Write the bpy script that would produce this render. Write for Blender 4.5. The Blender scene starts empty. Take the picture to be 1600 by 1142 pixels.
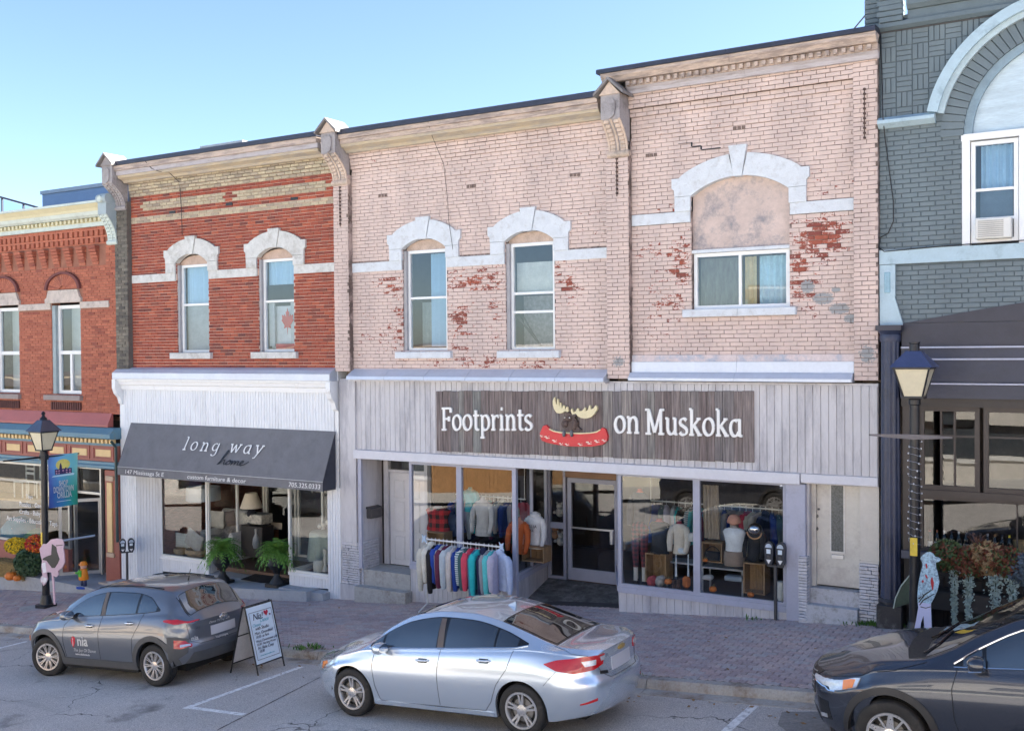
import bpy, bmesh, math, random
from mathutils import Vector, Matrix
from mathutils.bvhtree import BVHTree
random.seed(11)
scn = bpy.context.scene
COL = scn.collection
R = math.radians
# ---------------------------------------------------------------- camera
CAM = Vector((0.0, -17.0, 4.97)); FPX = 1650.0
yw, pt, rl = R(31.27), R(-0.84), R(-0.48)
fwd = Vector((-math.sin(yw)*math.cos(pt), math.cos(yw)*math.cos(pt), math.sin(pt)))
rgt = Vector((math.cos(yw), math.sin(yw), 0)); upv = rgt.cross(fwd)
rg2 = rgt*math.cos(rl) + upv*math.sin(rl); up2 = -rgt*math.sin(rl) + upv*math.cos(rl)
cd = bpy.data.cameras.new('camera'); cam = bpy.data.objects.new('camera', cd); COL.objects.link(cam)
m3 = Matrix((rg2, up2, -fwd)).transposed()
cam.matrix_world = Matrix.Translation(CAM) @ m3.to_4x4()
cd.sensor_width = 36; cd.lens = FPX/1600*36; cd.clip_end = 800; cd.clip_start = .1
scn.camera = cam
# ---------------------------------------------------------------- sky, sun, exposure
SUN_EL, SUN_AZ = R(38), R(50)          # azimuth from +Y towards +X : behind the row of shops
wd = bpy.data.worlds.new('World'); scn.world = wd; wd.use_nodes = True
nt = wd.node_tree; bg = nt.nodes['Background']
sk = nt.nodes.new('ShaderNodeTexSky'); sk.sky_type = 'NISHITA'; sk.sun_disc = False
sk.sun_elevation = SUN_EL; sk.sun_rotation = SUN_AZ
sk.air_density = 0.8; sk.dust_density = 0.8; sk.ozone_density = 2.5; sk.altitude = 300
nt.links.new(sk.outputs[0], bg.inputs[0]); bg.inputs[1].default_value = 0.05
sl = bpy.data.lights.new('sun', 'SUN'); sl.energy = 5.0; sl.angle = R(.5); sl.color = (1, .95, .87)
so = bpy.data.objects.new('sun', sl); COL.objects.link(so)
sd = Vector((math.sin(SUN_AZ)*math.cos(SUN_EL), math.cos(SUN_AZ)*math.cos(SUN_EL), math.sin(SUN_EL)))
so.rotation_euler = sd.to_track_quat('Z', 'Y').to_euler(); so.location = (0, 0, 40)
scn.view_settings.view_transform = 'Standard'; scn.view_settings.look = 'None'
scn.view_settings.gamma = 1; scn.view_settings.exposure = 2.75
# ---------------------------------------------------------------- pixel -> point helpers
def ray(px, py):
    return rg2*((px-800)/FPX) - up2*((py-571)/FPX) + fwd
def at(px, py, Y=0.0):
    r = ray(px, py); t = (Y-CAM.y)/r.y; p = CAM + r*t
    return p.x, p.z
SL = 0.0787
def road(X): return SL*(X+9.3)
def walk(X, Y): return road(X)+.14+(Y+3.5)*.02
def onroad(px, py, dz=0.0):
    r = ray(px, py); t = (SL*9.3+dz-CAM.z+SL*CAM.x)/(r.z-SL*r.x); p = CAM+r*t
    return p
# ---------------------------------------------------------------- mesh builder
OFF = {}
def wl(o): return OFF.get(o.name, Vector((0, 0, 0)))
class MB:
    def __init__(s): s.v = []; s.f = []; s.m = []; s.r = []; s.has_r = False
    def add(s, vs, fs, mi=0, rnd=0.0):
        b = len(s.v); s.v += [tuple(p) for p in vs]
        for f in fs: s.f.append(tuple(i+b for i in f)); s.m.append(mi); s.r.append(rnd)
        return s
    def box(s, x0, x1, y0, y1, z0, z1, mi=0, rnd=0.0):
        if x0 > x1: x0, x1 = x1, x0
        if y0 > y1: y0, y1 = y1, y0
        if z0 > z1: z0, z1 = z1, z0
        return s.add([(x0,y0,z0),(x1,y0,z0),(x1,y1,z0),(x0,y1,z0),(x0,y0,z1),(x1,y0,z1),(x1,y1,z1),(x0,y1,z1)],
              [(0,3,2,1),(4,5,6,7),(0,1,5,4),(1,2,6,5),(2,3,7,6),(3,0,4,7)], mi, rnd)
    def cbox(s, x0, x1, y0, y1, z0, z1, c=.01, mi=0, rnd=0.0):
        b = bmesh.new(); bmesh.ops.create_cube(b, size=1)
        for v in b.verts: v.co = Vector(((x0+x1)/2+v.co.x*(x1-x0), (y0+y1)/2+v.co.y*(y1-y0), (z0+z1)/2+v.co.z*(z1-z0)))
        bmesh.ops.bevel(b, geom=b.edges[:], offset=c, segments=1, affect='EDGES')
        b.verts.ensure_lookup_table(); b.verts.index_update()
        s.add([v.co for v in b.verts], [[v.index for v in f.verts] for f in b.faces], mi, rnd); b.free(); return s
    def prism(s, poly, axis, a, b, mi=0, rnd=0.0):
        n = len(poly)
        def mk(u, v, w):
            return (u, w, v) if axis == 'y' else ((w, u, v) if axis == 'x' else (u, v, w))
        vs = [mk(u, v, a) for u, v in poly]+[mk(u, v, b) for u, v in poly]
        fs = [tuple(range(n)), tuple(range(2*n-1, n-1, -1))]+[(i, i+n, (i+1) % n+n, (i+1) % n) for i in range(n)]
        return s.add(vs, fs, mi, rnd)
    def tube(s, path, r, n=8, mi=0, cap=True, rnd=0.0):
        P = [Vector(p) for p in path]; k = len(P); rr = r if isinstance(r, (list, tuple)) else [r]*k
        vs = []; prev = None
        for i in range(k):
            t = (P[min(i+1, k-1)]-P[max(i-1, 0)]); t = t.normalized() if t.length > 1e-9 else Vector((0, 0, 1))
            if prev is None:
                a = Vector((0, 0, 1)) if abs(t.z) < .9 else Vector((1, 0, 0))
                u = t.cross(a).normalized()
            else:
                u = (prev-t*prev.dot(t)); u = u.normalized() if u.length > 1e-6 else t.orthogonal().normalized()
            prev = u; w = t.cross(u)
            for j in range(n):
                A = 2*math.pi*j/n; vs.append(P[i]+(u*math.cos(A)+w*math.sin(A))*rr[i])
        fs = [(i*n+j, i*n+(j+1) % n, (i+1)*n+(j+1) % n, (i+1)*n+j) for i in range(k-1) for j in range(n)]
        if cap: fs += [tuple(range(n-1, -1, -1)), tuple(range((k-1)*n, k*n))]
        return s.add(vs, fs, mi, rnd)
    def lathe(s, prof, c=(0, 0, 0), n=20, mi=0, axis='z', a0=0.0):
        vs = []; k = len(prof)
        for r, h in prof:
            for j in range(n):
                A = a0+2*math.pi*j/n; u, v = r*math.cos(A), r*math.sin(A)
                p = (u, v, h) if axis == 'z' else ((u, h, v) if axis == 'y' else (h, u, v))
                vs.append((c[0]+p[0], c[1]+p[1], c[2]+p[2]))
        fs = [(i*n+j, i*n+(j+1) % n, (i+1)*n+(j+1) % n, (i+1)*n+j) for i in range(k-1) for j in range(n)]
        fs += [tuple(range(n-1, -1, -1)), tuple(range((k-1)*n, k*n))]
        return s.add(vs, fs, mi)
    def ball(s, c, rx, ry, rz, nu=14, nv=9, mi=0, rnd=0.0):
        vs = []; fs = []
        for i in range(nv+1):
            t = math.pi*i/nv
            for j in range(nu):
                A = 2*math.pi*j/nu; vs.append((c[0]+rx*math.sin(t)*math.cos(A), c[1]+ry*math.sin(t)*math.sin(A), c[2]+rz*math.cos(t)))
        for i in range(nv):
            for j in range(nu): fs.append((i*nu+j, (i+1)*nu+j, (i+1)*nu+(j+1) % nu, i*nu+(j+1) % nu))
        return s.add(vs, fs, mi, rnd)
    def grid(s, G, mi=0, rnd=0.0, flip=False):
        n, m = len(G), len(G[0]); vs = [p for row in G for p in row]
        fs = [(i*m+j, i*m+j+1, (i+1)*m+j+1, (i+1)*m+j) for i in range(n-1) for j in range(m-1)]
        if flip: fs = [f[::-1] for f in fs]
        return s.add(vs, fs, mi, rnd)
    def shell(s, G, off, mi=0):
        """closed slab from grid G and the vector offset off"""
        n, m = len(G), len(G[0]); A = [Vector(p) for row in G for p in row]; o = Vector(off)
        B = [p+o for p in A]; N = n*m
        fs = [(i*m+j, i*m+j+1, (i+1)*m+j+1, (i+1)*m+j) for i in range(n-1) for j in range(m-1)]
        fs += [tuple(q+N for q in f[::-1]) for f in fs]
        rim = [j for j in range(m)]+[i*m+m-1 for i in range(1, n)]+[(n-1)*m+j for j in range(m-2, -1, -1)]+[i*m for i in range(n-2, 0, -1)]
        fs += [(rim[i], rim[i]+N, rim[(i+1) % len(rim)]+N, rim[(i+1) % len(rim)]) for i in range(len(rim))]
        return s.add(A+B, fs, mi)
    def mesh(s, name, mats, smooth=None, attr=False):
        me = bpy.data.meshes.new(name); me.from_pydata(s.v, [], s.f)
        if not isinstance(mats, (list, tuple)): mats = [mats]
        for m in mats: me.materials.append(m)
        if len(mats) > 1: me.polygons.foreach_set('material_index', s.m)
        if attr:
            a = me.attributes.new('rnd', 'FLOAT', 'FACE'); a.data.foreach_set('value', s.r)
        me.validate(); me.update()
        b = bmesh.new(); b.from_mesh(me); bmesh.ops.recalc_face_normals(b, faces=b.faces[:]); b.to_mesh(me); b.free()
        if smooth is not None:
            me.shade_smooth(); me.set_sharp_from_angle(angle=R(smooth))
        return me
    def build(s, name, mats, parent=None, smooth=None, kind=None, attr=False):
        return link(name, s.mesh(name, mats, smooth, attr), parent, kind)
def link(name, me, parent=None, kind=None, loc=None):
    o = bpy.data.objects.new(name, me); COL.objects.link(o)
    L = Vector(loc) if loc is not None else Vector((0, 0, 0))
    if parent is not None: o.parent = parent; L = L-wl(parent)
    o.location = L
    if kind: o['kind'] = kind
    return o
def tag(o, label=None, cat=None, group=None, kind=None):
    if label: o['label'] = label
    if cat: o['category'] = cat
    if group: o['group'] = group
    if kind: o['kind'] = kind
    return o
def thing(name, label, cat, loc=(0, 0, 0), rot=None, group=None, local=False):
    o = bpy.data.objects.new(name, None); COL.objects.link(o); o.empty_display_size = .2
    o.location = loc
    if rot: o.rotation_euler = rot
    if not local: OFF[o.name] = Vector(loc)
    return tag(o, label, cat, group)
def copy_tree(o, parent=None):
    c = o.copy(); COL.objects.link(c)
    if parent: c.parent = parent
    for ch in list(o.children): copy_tree(ch, c)
    return c
# ---------------------------------------------------------------- materials
def NN(nt, typ, **kw):
    n = nt.nodes.new(typ)
    for k, v in kw.items():
        if k.startswith('i_'):
            key = k[2:]; key = int(key) if key.isdigit() else key.replace('_', ' ')
            if hasattr(v, 'is_linked') or hasattr(v, 'links'): nt.links.new(v, n.inputs[key])
            else: n.inputs[key].default_value = v
        else: setattr(n, k, v)
    return n
def mathn(nt, op, a, b=None, c=None, clamp=False):
    n = nt.nodes.new('ShaderNodeMath'); n.operation = op; n.use_clamp = clamp
    for i, x in enumerate((a, b, c)):
        if x is None: continue
        if hasattr(x, 'links'): nt.links.new(x, n.inputs[i])
        else: n.inputs[i].default_value = x
    return n.outputs[0]
def mixc(nt, f, a, b, mode='MIX'):
    n = nt.nodes.new('ShaderNodeMix'); n.data_type = 'RGBA'; n.blend_type = mode
    for i, x in ((0, f), (6, a), (7, b)):
        if hasattr(x, 'links'): nt.links.new(x, n.inputs[i])
        else: n.inputs[i].default_value = x if i == 0 else (x[0], x[1], x[2], 1)
    return n.outputs[2]
def ramp(nt, f, stops, interp='LINEAR'):
    n = nt.nodes.new('ShaderNodeValToRGB'); cr = n.color_ramp; cr.interpolation = interp
    while len(cr.elements) < len(stops): cr.elements.new(.5)
    for e, (p, c) in zip(cr.elements, stops): e.position = p; e.color = (c[0], c[1], c[2], 1)
    nt.links.new(f, n.inputs[0]); return n.outputs[0]
def noise(nt, vec, scale, detail=4, rough=.6):
    n = nt.nodes.new('ShaderNodeTexNoise'); n.inputs['Scale'].default_value = scale
    n.inputs['Detail'].default_value = detail; n.inputs['Roughness'].default_value = rough
    if vec is not None: nt.links.new(vec, n.inputs['Vector'])
    return n.outputs['Fac']
def base(name):
    m = bpy.data.materials.new(name); m.use_nodes = True; nt = m.node_tree
    return m, nt, nt.nodes['Principled BSDF']
def scl(nt, vec, s):
    n = nt.nodes.new('ShaderNodeMapping'); n.inputs['Scale'].default_value = s; nt.links.new(vec, n.inputs[0]); return n.outputs[0]
MATS = {}
def PM(name, col, rough=.6, metal=0.0, var=.12, vs=5.0, bump=.15, bs=60.0, coat=0.0, spec=.5, stretch=(1, 1, 1), dirt=None, dirt_amt=.5, dirt_scale=3.0, coord='Object', emit=None):
    """painted / plain surface with cloudy colour variation, fine relief and optional dirt patches"""
    if name in MATS: return MATS[name]
    m, nt, b = base(name); MATS[name] = m
    tc = nt.nodes.new('ShaderNodeTexCoord').outputs[coord]
    v = scl(nt, tc, stretch)
    n1 = noise(nt, v, vs, 6, .65)
    n2 = noise(nt, v, vs*7, 3, .6)
    f = mathn(nt, 'ADD', mathn(nt, 'MULTIPLY', n1, .65), mathn(nt, 'MULTIPLY', n2, .35))
    lo = [max(0, c*(1-var*1.6)) for c in col]; hi = [min(1, c*(1+var*1.6)) for c in col]
    c = ramp(nt, f, [(.3, lo), (.7, hi)])
    if dirt:
        d = noise(nt, v, dirt_scale, 8, .75)
        k = mathn(nt, 'MULTIPLY', mathn(nt, 'SUBTRACT', d, .62-dirt_amt*.25), 6, clamp=True)
        c = mixc(nt, k, c, dirt)
    nt.links.new(c, b.inputs['Base Color'])
    rr = mathn(nt, 'ADD', mathn(nt, 'MULTIPLY', mathn(nt, 'SUBTRACT', n2, .5), .25 if rough > .4 else rough*.15), rough, clamp=True)
    nt.links.new(rr, b.inputs['Roughness'])
    b.inputs['Metallic'].default_value = metal; b.inputs['Specular IOR Level'].default_value = spec
    if coat: b.inputs['Coat Weight'].default_value = coat; b.inputs['Coat Roughness'].default_value = .03
    if bump:
        bn = nt.nodes.new('ShaderNodeBump'); bn.inputs['Strength'].default_value = bump; bn.inputs['Distance'].default_value = .01
        nt.links.new(noise(nt, v, bs, 4, .6), bn.inputs['Height']); nt.links.new(bn.outputs[0], b.inputs['Normal'])
    if emit: b.inputs['Emission Color'].default_value = (*col, 1); b.inputs['Emission Strength'].default_value = emit
    return m
def glass(name, ior=1.5, tint=(.9, .93, .92), wob=.02, rough=.0):
    if name in MATS: return MATS[name]
    m = bpy.data.materials.new(name); m.use_nodes = True; nt = m.node_tree; nt.nodes.clear(); MATS[name] = m
    out = nt.nodes.new('ShaderNodeOutputMaterial'); mx = nt.nodes.new('ShaderNodeMixShader')
    tr = nt.nodes.new('ShaderNodeBsdfTransparent'); tr.inputs[0].default_value = (*tint, 1)
    gl = nt.nodes.new('ShaderNodeBsdfGlossy'); gl.inputs['Roughness'].default_value = rough
    fr = nt.nodes.new('ShaderNodeFresnel'); bf = nt.nodes.new('ShaderNodeNewGeometry').outputs['Backfacing']
    nt.links.new(mathn(nt, 'ADD', mathn(nt, 'MULTIPLY', bf, 1/ior-ior), ior), fr.inputs[0])
    tc = nt.nodes.new('ShaderNodeTexCoord').outputs['Object']
    bn = nt.nodes.new('ShaderNodeBump'); bn.inputs['Strength'].default_value = wob; bn.inputs['Distance'].default_value = .1
    nt.links.new(noise(nt, tc, 1.3, 1, .4), bn.inputs['Height']); nt.links.new(bn.outputs[0], gl.inputs['Normal'])
    nt.links.new(fr.outputs[0], mx.inputs[0]); nt.links.new(tr.outputs[0], mx.inputs[1]); nt.links.new(gl.outputs[0], mx.inputs[2])
    nt.links.new(mx.outputs[0], out.inputs[0]); return m
def brickmat(name, stops, paint=None, blobs=(), peel=.0, grime=(.1, .08, .07), grime_amt=.25, grey=()):
    """single bricks: colour by the brick's own random value; optional paint with peeled patches"""
    m, nt, b = base(name); MATS[name] = m
    pos = nt.nodes.new('ShaderNodeNewGeometry').outputs['Position']
    at_ = nt.nodes.new('ShaderNodeAttribute'); at_.attribute_name = 'rnd'
    rv = at_.outputs['Fac']
    c = ramp(nt, rv, stops)
    n1 = noise(nt, pos, 22, 6, .7); n2 = noise(nt, pos, 1.1, 5, .6)
    c = mixc(nt, 1.0, c, ramp(nt, n1, [(.3, (.72, .70, .70)), (.7, (1.12, 1.1, 1.1))]), 'MULTIPLY')
    g = mathn(nt, 'MULTIPLY', mathn(nt, 'SUBTRACT', noise(nt, pos, 2.3, 8, .75), .62-grime_amt*.3), 4, clamp=True)
    c = mixc(nt, mathn(nt, 'MULTIPLY', g, .55), c, grime)
    def blob(B):
        acc = None
        for (x, z, rx, rz, st) in B:
            s_ = nt.nodes.new('ShaderNodeVectorMath'); s_.operation = 'SUBTRACT'; nt.links.new(pos, s_.inputs[0]); s_.inputs[1].default_value = (x, 0, z)
            q = nt.nodes.new('ShaderNodeVectorMath'); q.operation = 'MULTIPLY'; nt.links.new(s_.outputs[0], q.inputs[0]); q.inputs[1].default_value = (1/rx, 0, 1/rz)
            l = nt.nodes.new('ShaderNodeVectorMath'); l.operation = 'LENGTH'; nt.links.new(q.outputs[0], l.inputs[0])
            v = mathn(nt, 'MULTIPLY', mathn(nt, 'SUBTRACT', 1.0, l.outputs['Value'], clamp=True), st)
            acc = v if acc is None else mathn(nt, 'MAXIMUM', acc, v)
        return acc
    if paint:
        pc = mixc(nt, noise(nt, pos, 3.0, 6, .7), [q*.93 for q in paint], [min(1, q*1.05) for q in paint])
        pc = mixc(nt, mathn(nt, 'MULTIPLY', rv, .35), pc, [q*.88 for q in paint])
        pc = mixc(nt, 1, pc, ramp(nt, noise(nt, scl(nt, pos, (1, 1, .45)), 1.4, 7, .65), [(.32, (.80, .80, .81)), (.62, (1.04, 1.03, 1.02))]), 'MULTIPLY')
        big = noise(nt, scl(nt, pos, (1, 1, 2.2)), 7.0, 8, .72)
        sm = noise(nt, pos, 30, 4, .7)
        f = mathn(nt, 'ADD', mathn(nt, 'MULTIPLY', big, .7), mathn(nt, 'MULTIPLY', sm, .3))
        f = mathn(nt, 'ADD', mathn(nt, 'ADD', f, peel), mathn(nt, 'MULTIPLY', mathn(nt, 'SUBTRACT', rv, .5), .15))
        bb = blob(blobs) if blobs else None
        if bb is not None: f = mathn(nt, 'ADD', f, bb)
        k = mathn(nt, 'MULTIPLY', mathn(nt, 'SUBTRACT', f, .685), 30, clamp=True)
        edge = mathn(nt, 'MULTIPLY', mathn(nt, 'SUBTRACT', f, .65), 30, clamp=True)
        c = mixc(nt, k, mixc(nt, edge, pc, [min(1, q*1.08) for q in paint]), c)
        if grey:
            k2 = mathn(nt, 'MULTIPLY', mathn(nt, 'SUBTRACT', mathn(nt, 'ADD', sm, blob(grey)), .95), 20, clamp=True)
            c = mixc(nt, k2, c, (.30, .30, .30))
    nt.links.new(c, b.inputs['Base Color'])
    b.inputs['Roughness'].default_value = .82 if not paint else .6
    bn = nt.nodes.new('ShaderNodeBump'); bn.inputs['Strength'].default_value = .45; bn.inputs['Distance'].default_value = .006
    nt.links.new(n1, bn.inputs['Height']); nt.links.new(bn.outputs[0], b.inputs['Normal'])
    return m
def lerp(a, b, t): return a+(b-a)*t
def arc(cx, cy, rx, ry, a0, a1, n=12):
    return [(cx+rx*math.cos(R(lerp(a0, a1, i/n))), cy+ry*math.sin(R(lerp(a0, a1, i/n)))) for i in range(n+1)]
def interp(kn, x):
    """monotone cubic through knots [(x, v)]"""
    n = len(kn)
    if x <= kn[0][0]: return kn[0][1]
    if x >= kn[-1][0]: return kn[-1][1]
    d = [(kn[i+1][1]-kn[i][1])/(kn[i+1][0]-kn[i][0]) for i in range(n-1)]
    def sl_(i):
        if i == 0: return d[0]
        if i == n-1: return d[-1]
        if d[i-1]*d[i] <= 0: return 0.0
        h0, h1 = kn[i][0]-kn[i-1][0], kn[i+1][0]-kn[i][0]
        return 3*(h0+h1)/((2*h1+h0)/d[i-1]+(h1+2*h0)/d[i])
    for i in range(n-1):
        if x <= kn[i+1][0]:
            h = kn[i+1][0]-kn[i][0]; t = (x-kn[i][0])/h
            return ((1+2*t)*(1-t)**2*kn[i][1]+t*(1-t)**2*h*sl_(i)+t*t*(3-2*t)*kn[i+1][1]+t*t*(t-1)*h*sl_(i+1))
# ---------------------------------------------------------------- lettering
def text_mesh(txt, size, depth=.004, shear=0.0, spacing=1.0, bold=0.0, align='LEFT'):
    cu = bpy.data.curves.new('t', 'FONT'); cu.body = txt; cu.size = size; cu.extrude = depth/2
    cu.shear = shear; cu.space_character = spacing; cu.offset = bold; cu.align_x = align; cu.resolution_u = 4
    ob = bpy.data.objects.new('t', cu); COL.objects.link(ob)
    dg = bpy.context.evaluated_depsgraph_get(); me = bpy.data.meshes.new_from_object(ob.evaluated_get(dg))
    bpy.data.objects.remove(ob); return me
def text_on(name, txt, size, mat, org, ux, uy, parent=None, **kw):
    """flat text as a thin mesh: origin org, reading direction ux, up direction uy"""
    me = text_mesh(txt, size, **kw); ux = Vector(ux).normalized(); uy = Vector(uy).normalized(); uz = ux.cross(uy)
    org = Vector(org)
    for v in me.vertices: v.co = org+ux*v.co.x+uy*v.co.y+uz*v.co.z
    me.materials.clear(); me.materials.append(mat); me.name = name
    return link(name, me, parent)
def pen(mb, pts, hi, lo, nib=25, to3=None, depth=.02, mi=0, k=[0]):
    """one stroke of a broad pen along pts (2D), as a thin slab; to3 maps (u, v, w) to space"""
    k[0] += 1; e = .0006*(k[0] % 5)
    P = [Vector(p) for p in pts]; n = len(P); L = []; Rr = []; nb = Vector((math.cos(R(nib)), math.sin(R(nib))))
    for i in range(n):
        t = (P[min(i+1, n-1)]-P[max(i-1, 0)]).normalized(); nn = Vector((-t.y, t.x))
        h = lo+(hi-lo)*abs(t.x*nb.y-t.y*nb.x)
        L.append(P[i]+nn*h); Rr.append(P[i]-nn*h)
    vs = []
    for w in (0, depth+e):
        vs += [to3(p.x, p.y, w) for p in L]+[to3(p.x, p.y, w) for p in Rr]
    fs = []
    for i in range(n-1):
        fs += [(2*n+i, 2*n+i+1, 3*n+i+1, 3*n+i), (i, n+i, n+i+1, i+1), (i, i+1, 2*n+i+1, 2*n+i), (n+i, 3*n+i, 3*n+i+1, n+i+1)]
    fs += [(0, 2*n, 3*n, n), (n-1, 2*n-1, 4*n-1, 3*n-1)]
    mb.add(vs, fs, mi)
def glyph(c):
    """strokes (polylines) and advance width; x-height .5, capitals .72"""
    S = []; sf = lambda x, y, w=.11: S.append(('s', [(x-w, y), (x+w, y)]))
    ar = arc
    if c == 'o': S.append(('p', ar(.27, .25, .2, .235, 0, 360, 22))); return S, .54
    if c in 'nr':
        S.append(('p', [(.13, .0), (.13, .47)])); sf(.13, .02, .10); S.append(('s', [(.03, .47), (.13, .47)]))
        if c == 'n':
            S.append(('p', [(.13, .32)]+ar(.30, .30, .14, .17, 165, 0, 9)+[(.44, 0)])); sf(.44, .02, .10); return S, .58
        S.append(('p', [(.13, .30)]+ar(.31, .32, .15, .14, 150, 60, 6))); S.append(('s', [(.36, .43), (.40, .40)])); return S, .43
    if c == 'u':
        S.append(('p', [(.12, .48), (.12, .2)]+ar(.27, .19, .15, .17, 180, 320, 8)+[(.44, .16)])); S.append(('p', [(.44, .48), (.44, .0)]))
        S.append(('s', [(.02, .47), (.12, .47)])); S.append(('s', [(.34, .47), (.44, .47)])); S.append(('s', [(.44, .02), (.54, .02)])); return S, .58
    if c == 't':
        S.append(('p', [(.16, .64), (.16, .12)]+ar(.27, .11, .11, .09, 180, 300, 6))); S.append(('s', [(.03, .47), (.33, .47)])); return S, .36
    if c == 'i': S.append(('p', [(.12, 0), (.12, .47)])); S.append(('s', [(.02, .47), (.12, .47)])); sf(.12, .02, .10); S.append(('p', [(.075, .66), (.165, .66)])); S.append(('s', [(.08, .69), (.16, .69)])); return S, .27
    if c == 'l': S.append(('p', [(.12, 0), (.12, .74)])); S.append(('s', [(.02, .74), (.12, .74)])); sf(.12, .02, .10); return S, .27
    if c == 'p':
        S.append(('p', [(.13, -.24), (.13, .47)])); sf(.13, -.23, .10); S.append(('s', [(.03, .47), (.13, .47)]))
        S.append(('p', [(.13, .34)]+ar(.28, .24, .19, .23, 140, -140, 14)+[(.13, .1)])); return S, .55
    if c == 's': S.append(('p', ar(.21, .36, .14, .11, 30, 210, 9)+[(.16, .27), (.27, .22)]+ar(.2, .12, .15, .11, 40, -160, 10))); return S, .42
    if c == 'k':
        S.append(('p', [(.13, 0), (.13, .74)])); S.append(('s', [(.03, .74), (.13, .74)])); sf(.13, .02, .10)
        S.append(('p', [(.15, .22), (.42, .46)])); S.append(('p', [(.23, .28), (.46, .01)])); sf(.42, .47, .08); sf(.46, .02, .09); return S, .56
    if c == 'a':
        S.append(('p', ar(.23, .23, .17, .22, 60, 330, 14))); S.append(('p', [(.42, .48), (.42, .0)])); S.append(('s', [(.42, .02), (.53, .02)])); S.append(('s', [(.3, .45), (.42, .46)])); return S, .56
    if c == 'g':
        S.append(('p', ar(.23, .26, .17, .2, 60, 330, 14))); S.append(('p', [(.42, .48), (.42, -.05)]+ar(.26, -.08, .16, .15, 0, -150, 9))); return S, .54
    if c == 'w': S.append(('p', [(.05, .48), (.2, .02)])); S.append(('p', [(.2, .02), (.35, .46)])); S.append(('p', [(.35, .46), (.5, .02)])); S.append(('p', [(.5, .02), (.66, .48)])); sf(.05, .47, .08); sf(.66, .47, .08); return S, .72
    if c == 'y': S.append(('p', [(.06, .48), (.26, .02)])); S.append(('p', [(.46, .48), (.26, .02), (.16, -.2), (.04, -.22)])); sf(.06, .47, .09); sf(.46, .47, .08); return S, .52
    if c == 'F':
        S.append(('p', [(.14, 0), (.14, .72)])); S.append(('s', [(.03, .71), (.50, .71)])); S.append(('s', [(.14, .37), (.40, .37)])); sf(.14, .02, .12)
        S.append(('p', [(.50, .72), (.50, .57)])); S.append(('p', [(.40, .45), (.40, .29)])); return S, .55
    if c == 'M':
        S.append(('p', [(.16, 0), (.16, .72)])); S.append(('p', [(.16, .70), (.42, .06)])); S.append(('p', [(.42, .06), (.68, .70)])); S.append(('p', [(.68, .72), (.68, 0)]))
        sf(.14, .02, .12); sf(.70, .02, .12); sf(.10, .71, .09); sf(.74, .71, .09); return S, .86
    return S, .3
def serif_word(name, word, size, mat, to3, hi, lo, depth, parent, slant=0.0, track=0.0, single=True):
    """one mesh per letter"""
    x = 0.0
    for ch in word:
        st, adv = glyph(ch)
        if st:
            mb = MB()
            for kind, pts in st:
                q = [(x+(u+slant*v)*size, v*size) for u, v in pts]
                pen(mb, q, hi*size if kind == 'p' else .034*size, lo*size if kind == 'p' else .034*size, 18, to3, depth)
            mb.build(name, mat, parent)
        x += (adv+track)*size
    return x
# ================================================================ SETTING: ground, road, kerb, sidewalk
def asphalt():
    m, nt, b = base('asphalt'); tc = nt.nodes.new('ShaderNodeTexCoord').outputs['Object']
    n1 = noise(nt, tc, .55, 6, .6); n2 = noise(nt, tc, 60, 3, .85); n3 = noise(nt, scl(nt, tc, (.25, 1, 1)), 1.6, 6, .7)
    c = ramp(nt, n1, [(.3, (.38, .36, .34)), (.7, (.48, .455, .43))])
    c = mixc(nt, 1, c, ramp(nt, n2, [(.28, (.38, .38, .38)), (.5, (1, 1, 1)), (.74, (1.9, 1.86, 1.82))]), 'MULTIPLY')
    c = mixc(nt, mathn(nt, 'MULTIPLY', mathn(nt, 'SUBTRACT', n3, .56), 3, clamp=True), c, (.26, .25, .24))
    vo = nt.nodes.new('ShaderNodeTexVoronoi'); vo.feature = 'DISTANCE_TO_EDGE'; vo.inputs['Scale'].default_value = .42
    dn = nt.nodes.new('ShaderNodeTexNoise'); dn.inputs['Scale'].default_value = 2.5; nt.links.new(tc, dn.inputs['Vector'])
    ad = nt.nodes.new('ShaderNodeVectorMath'); ad.operation = 'ADD'; nt.links.new(tc, ad.inputs[0])
    sc_ = nt.nodes.new('ShaderNodeVectorMath'); sc_.operation = 'SCALE'; sc_.inputs['Scale'].default_value = .6; nt.links.new(dn.outputs['Color'], sc_.inputs[0])
    nt.links.new(sc_.outputs[0], ad.inputs[1]); nt.links.new(ad.outputs[0], vo.inputs['Vector'])
    cr = mathn(nt, 'SUBTRACT', 1, mathn(nt, 'MULTIPLY', vo.outputs[0], 140), clamp=True)
    cr = mathn(nt, 'MULTIPLY', cr, mathn(nt, 'MULTIPLY', mathn(nt, 'SUBTRACT', n1, .5), 12, clamp=True))
    n4 = noise(nt, tc, 1.3, 4, .55)
    c = mixc(nt, mathn(nt, 'MULTIPLY', mathn(nt, 'SUBTRACT', n4, .60), 5, clamp=True), c, (.13, .125, .12))
    c = mixc(nt, cr, c, (.02, .02, .02))
    nt.links.new(c, b.inputs['Base Color']); b.inputs['Roughness'].default_value = .85
    bn = nt.nodes.new('ShaderNodeBump'); bn.inputs['Strength'].default_value = .6; bn.inputs['Distance'].default_value = .01
    nt.links.new(n2, bn.inputs['Height']); nt.links.new(bn.outputs[0], b.inputs['Normal']); return m
ASPH = asphalt()
def sheet(mb, xs, ys, zf, mi=0):
    mb.grid([[(x, y, zf(x, y)) for x in xs] for y in ys], mi)
g = MB(); sheet(g, [-160, 160], [-160, 160], lambda x, y: road(x)-.35)
g.build('ground', PM('ground_dirt', (.16, .15, .12), .9), kind='structure')
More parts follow.
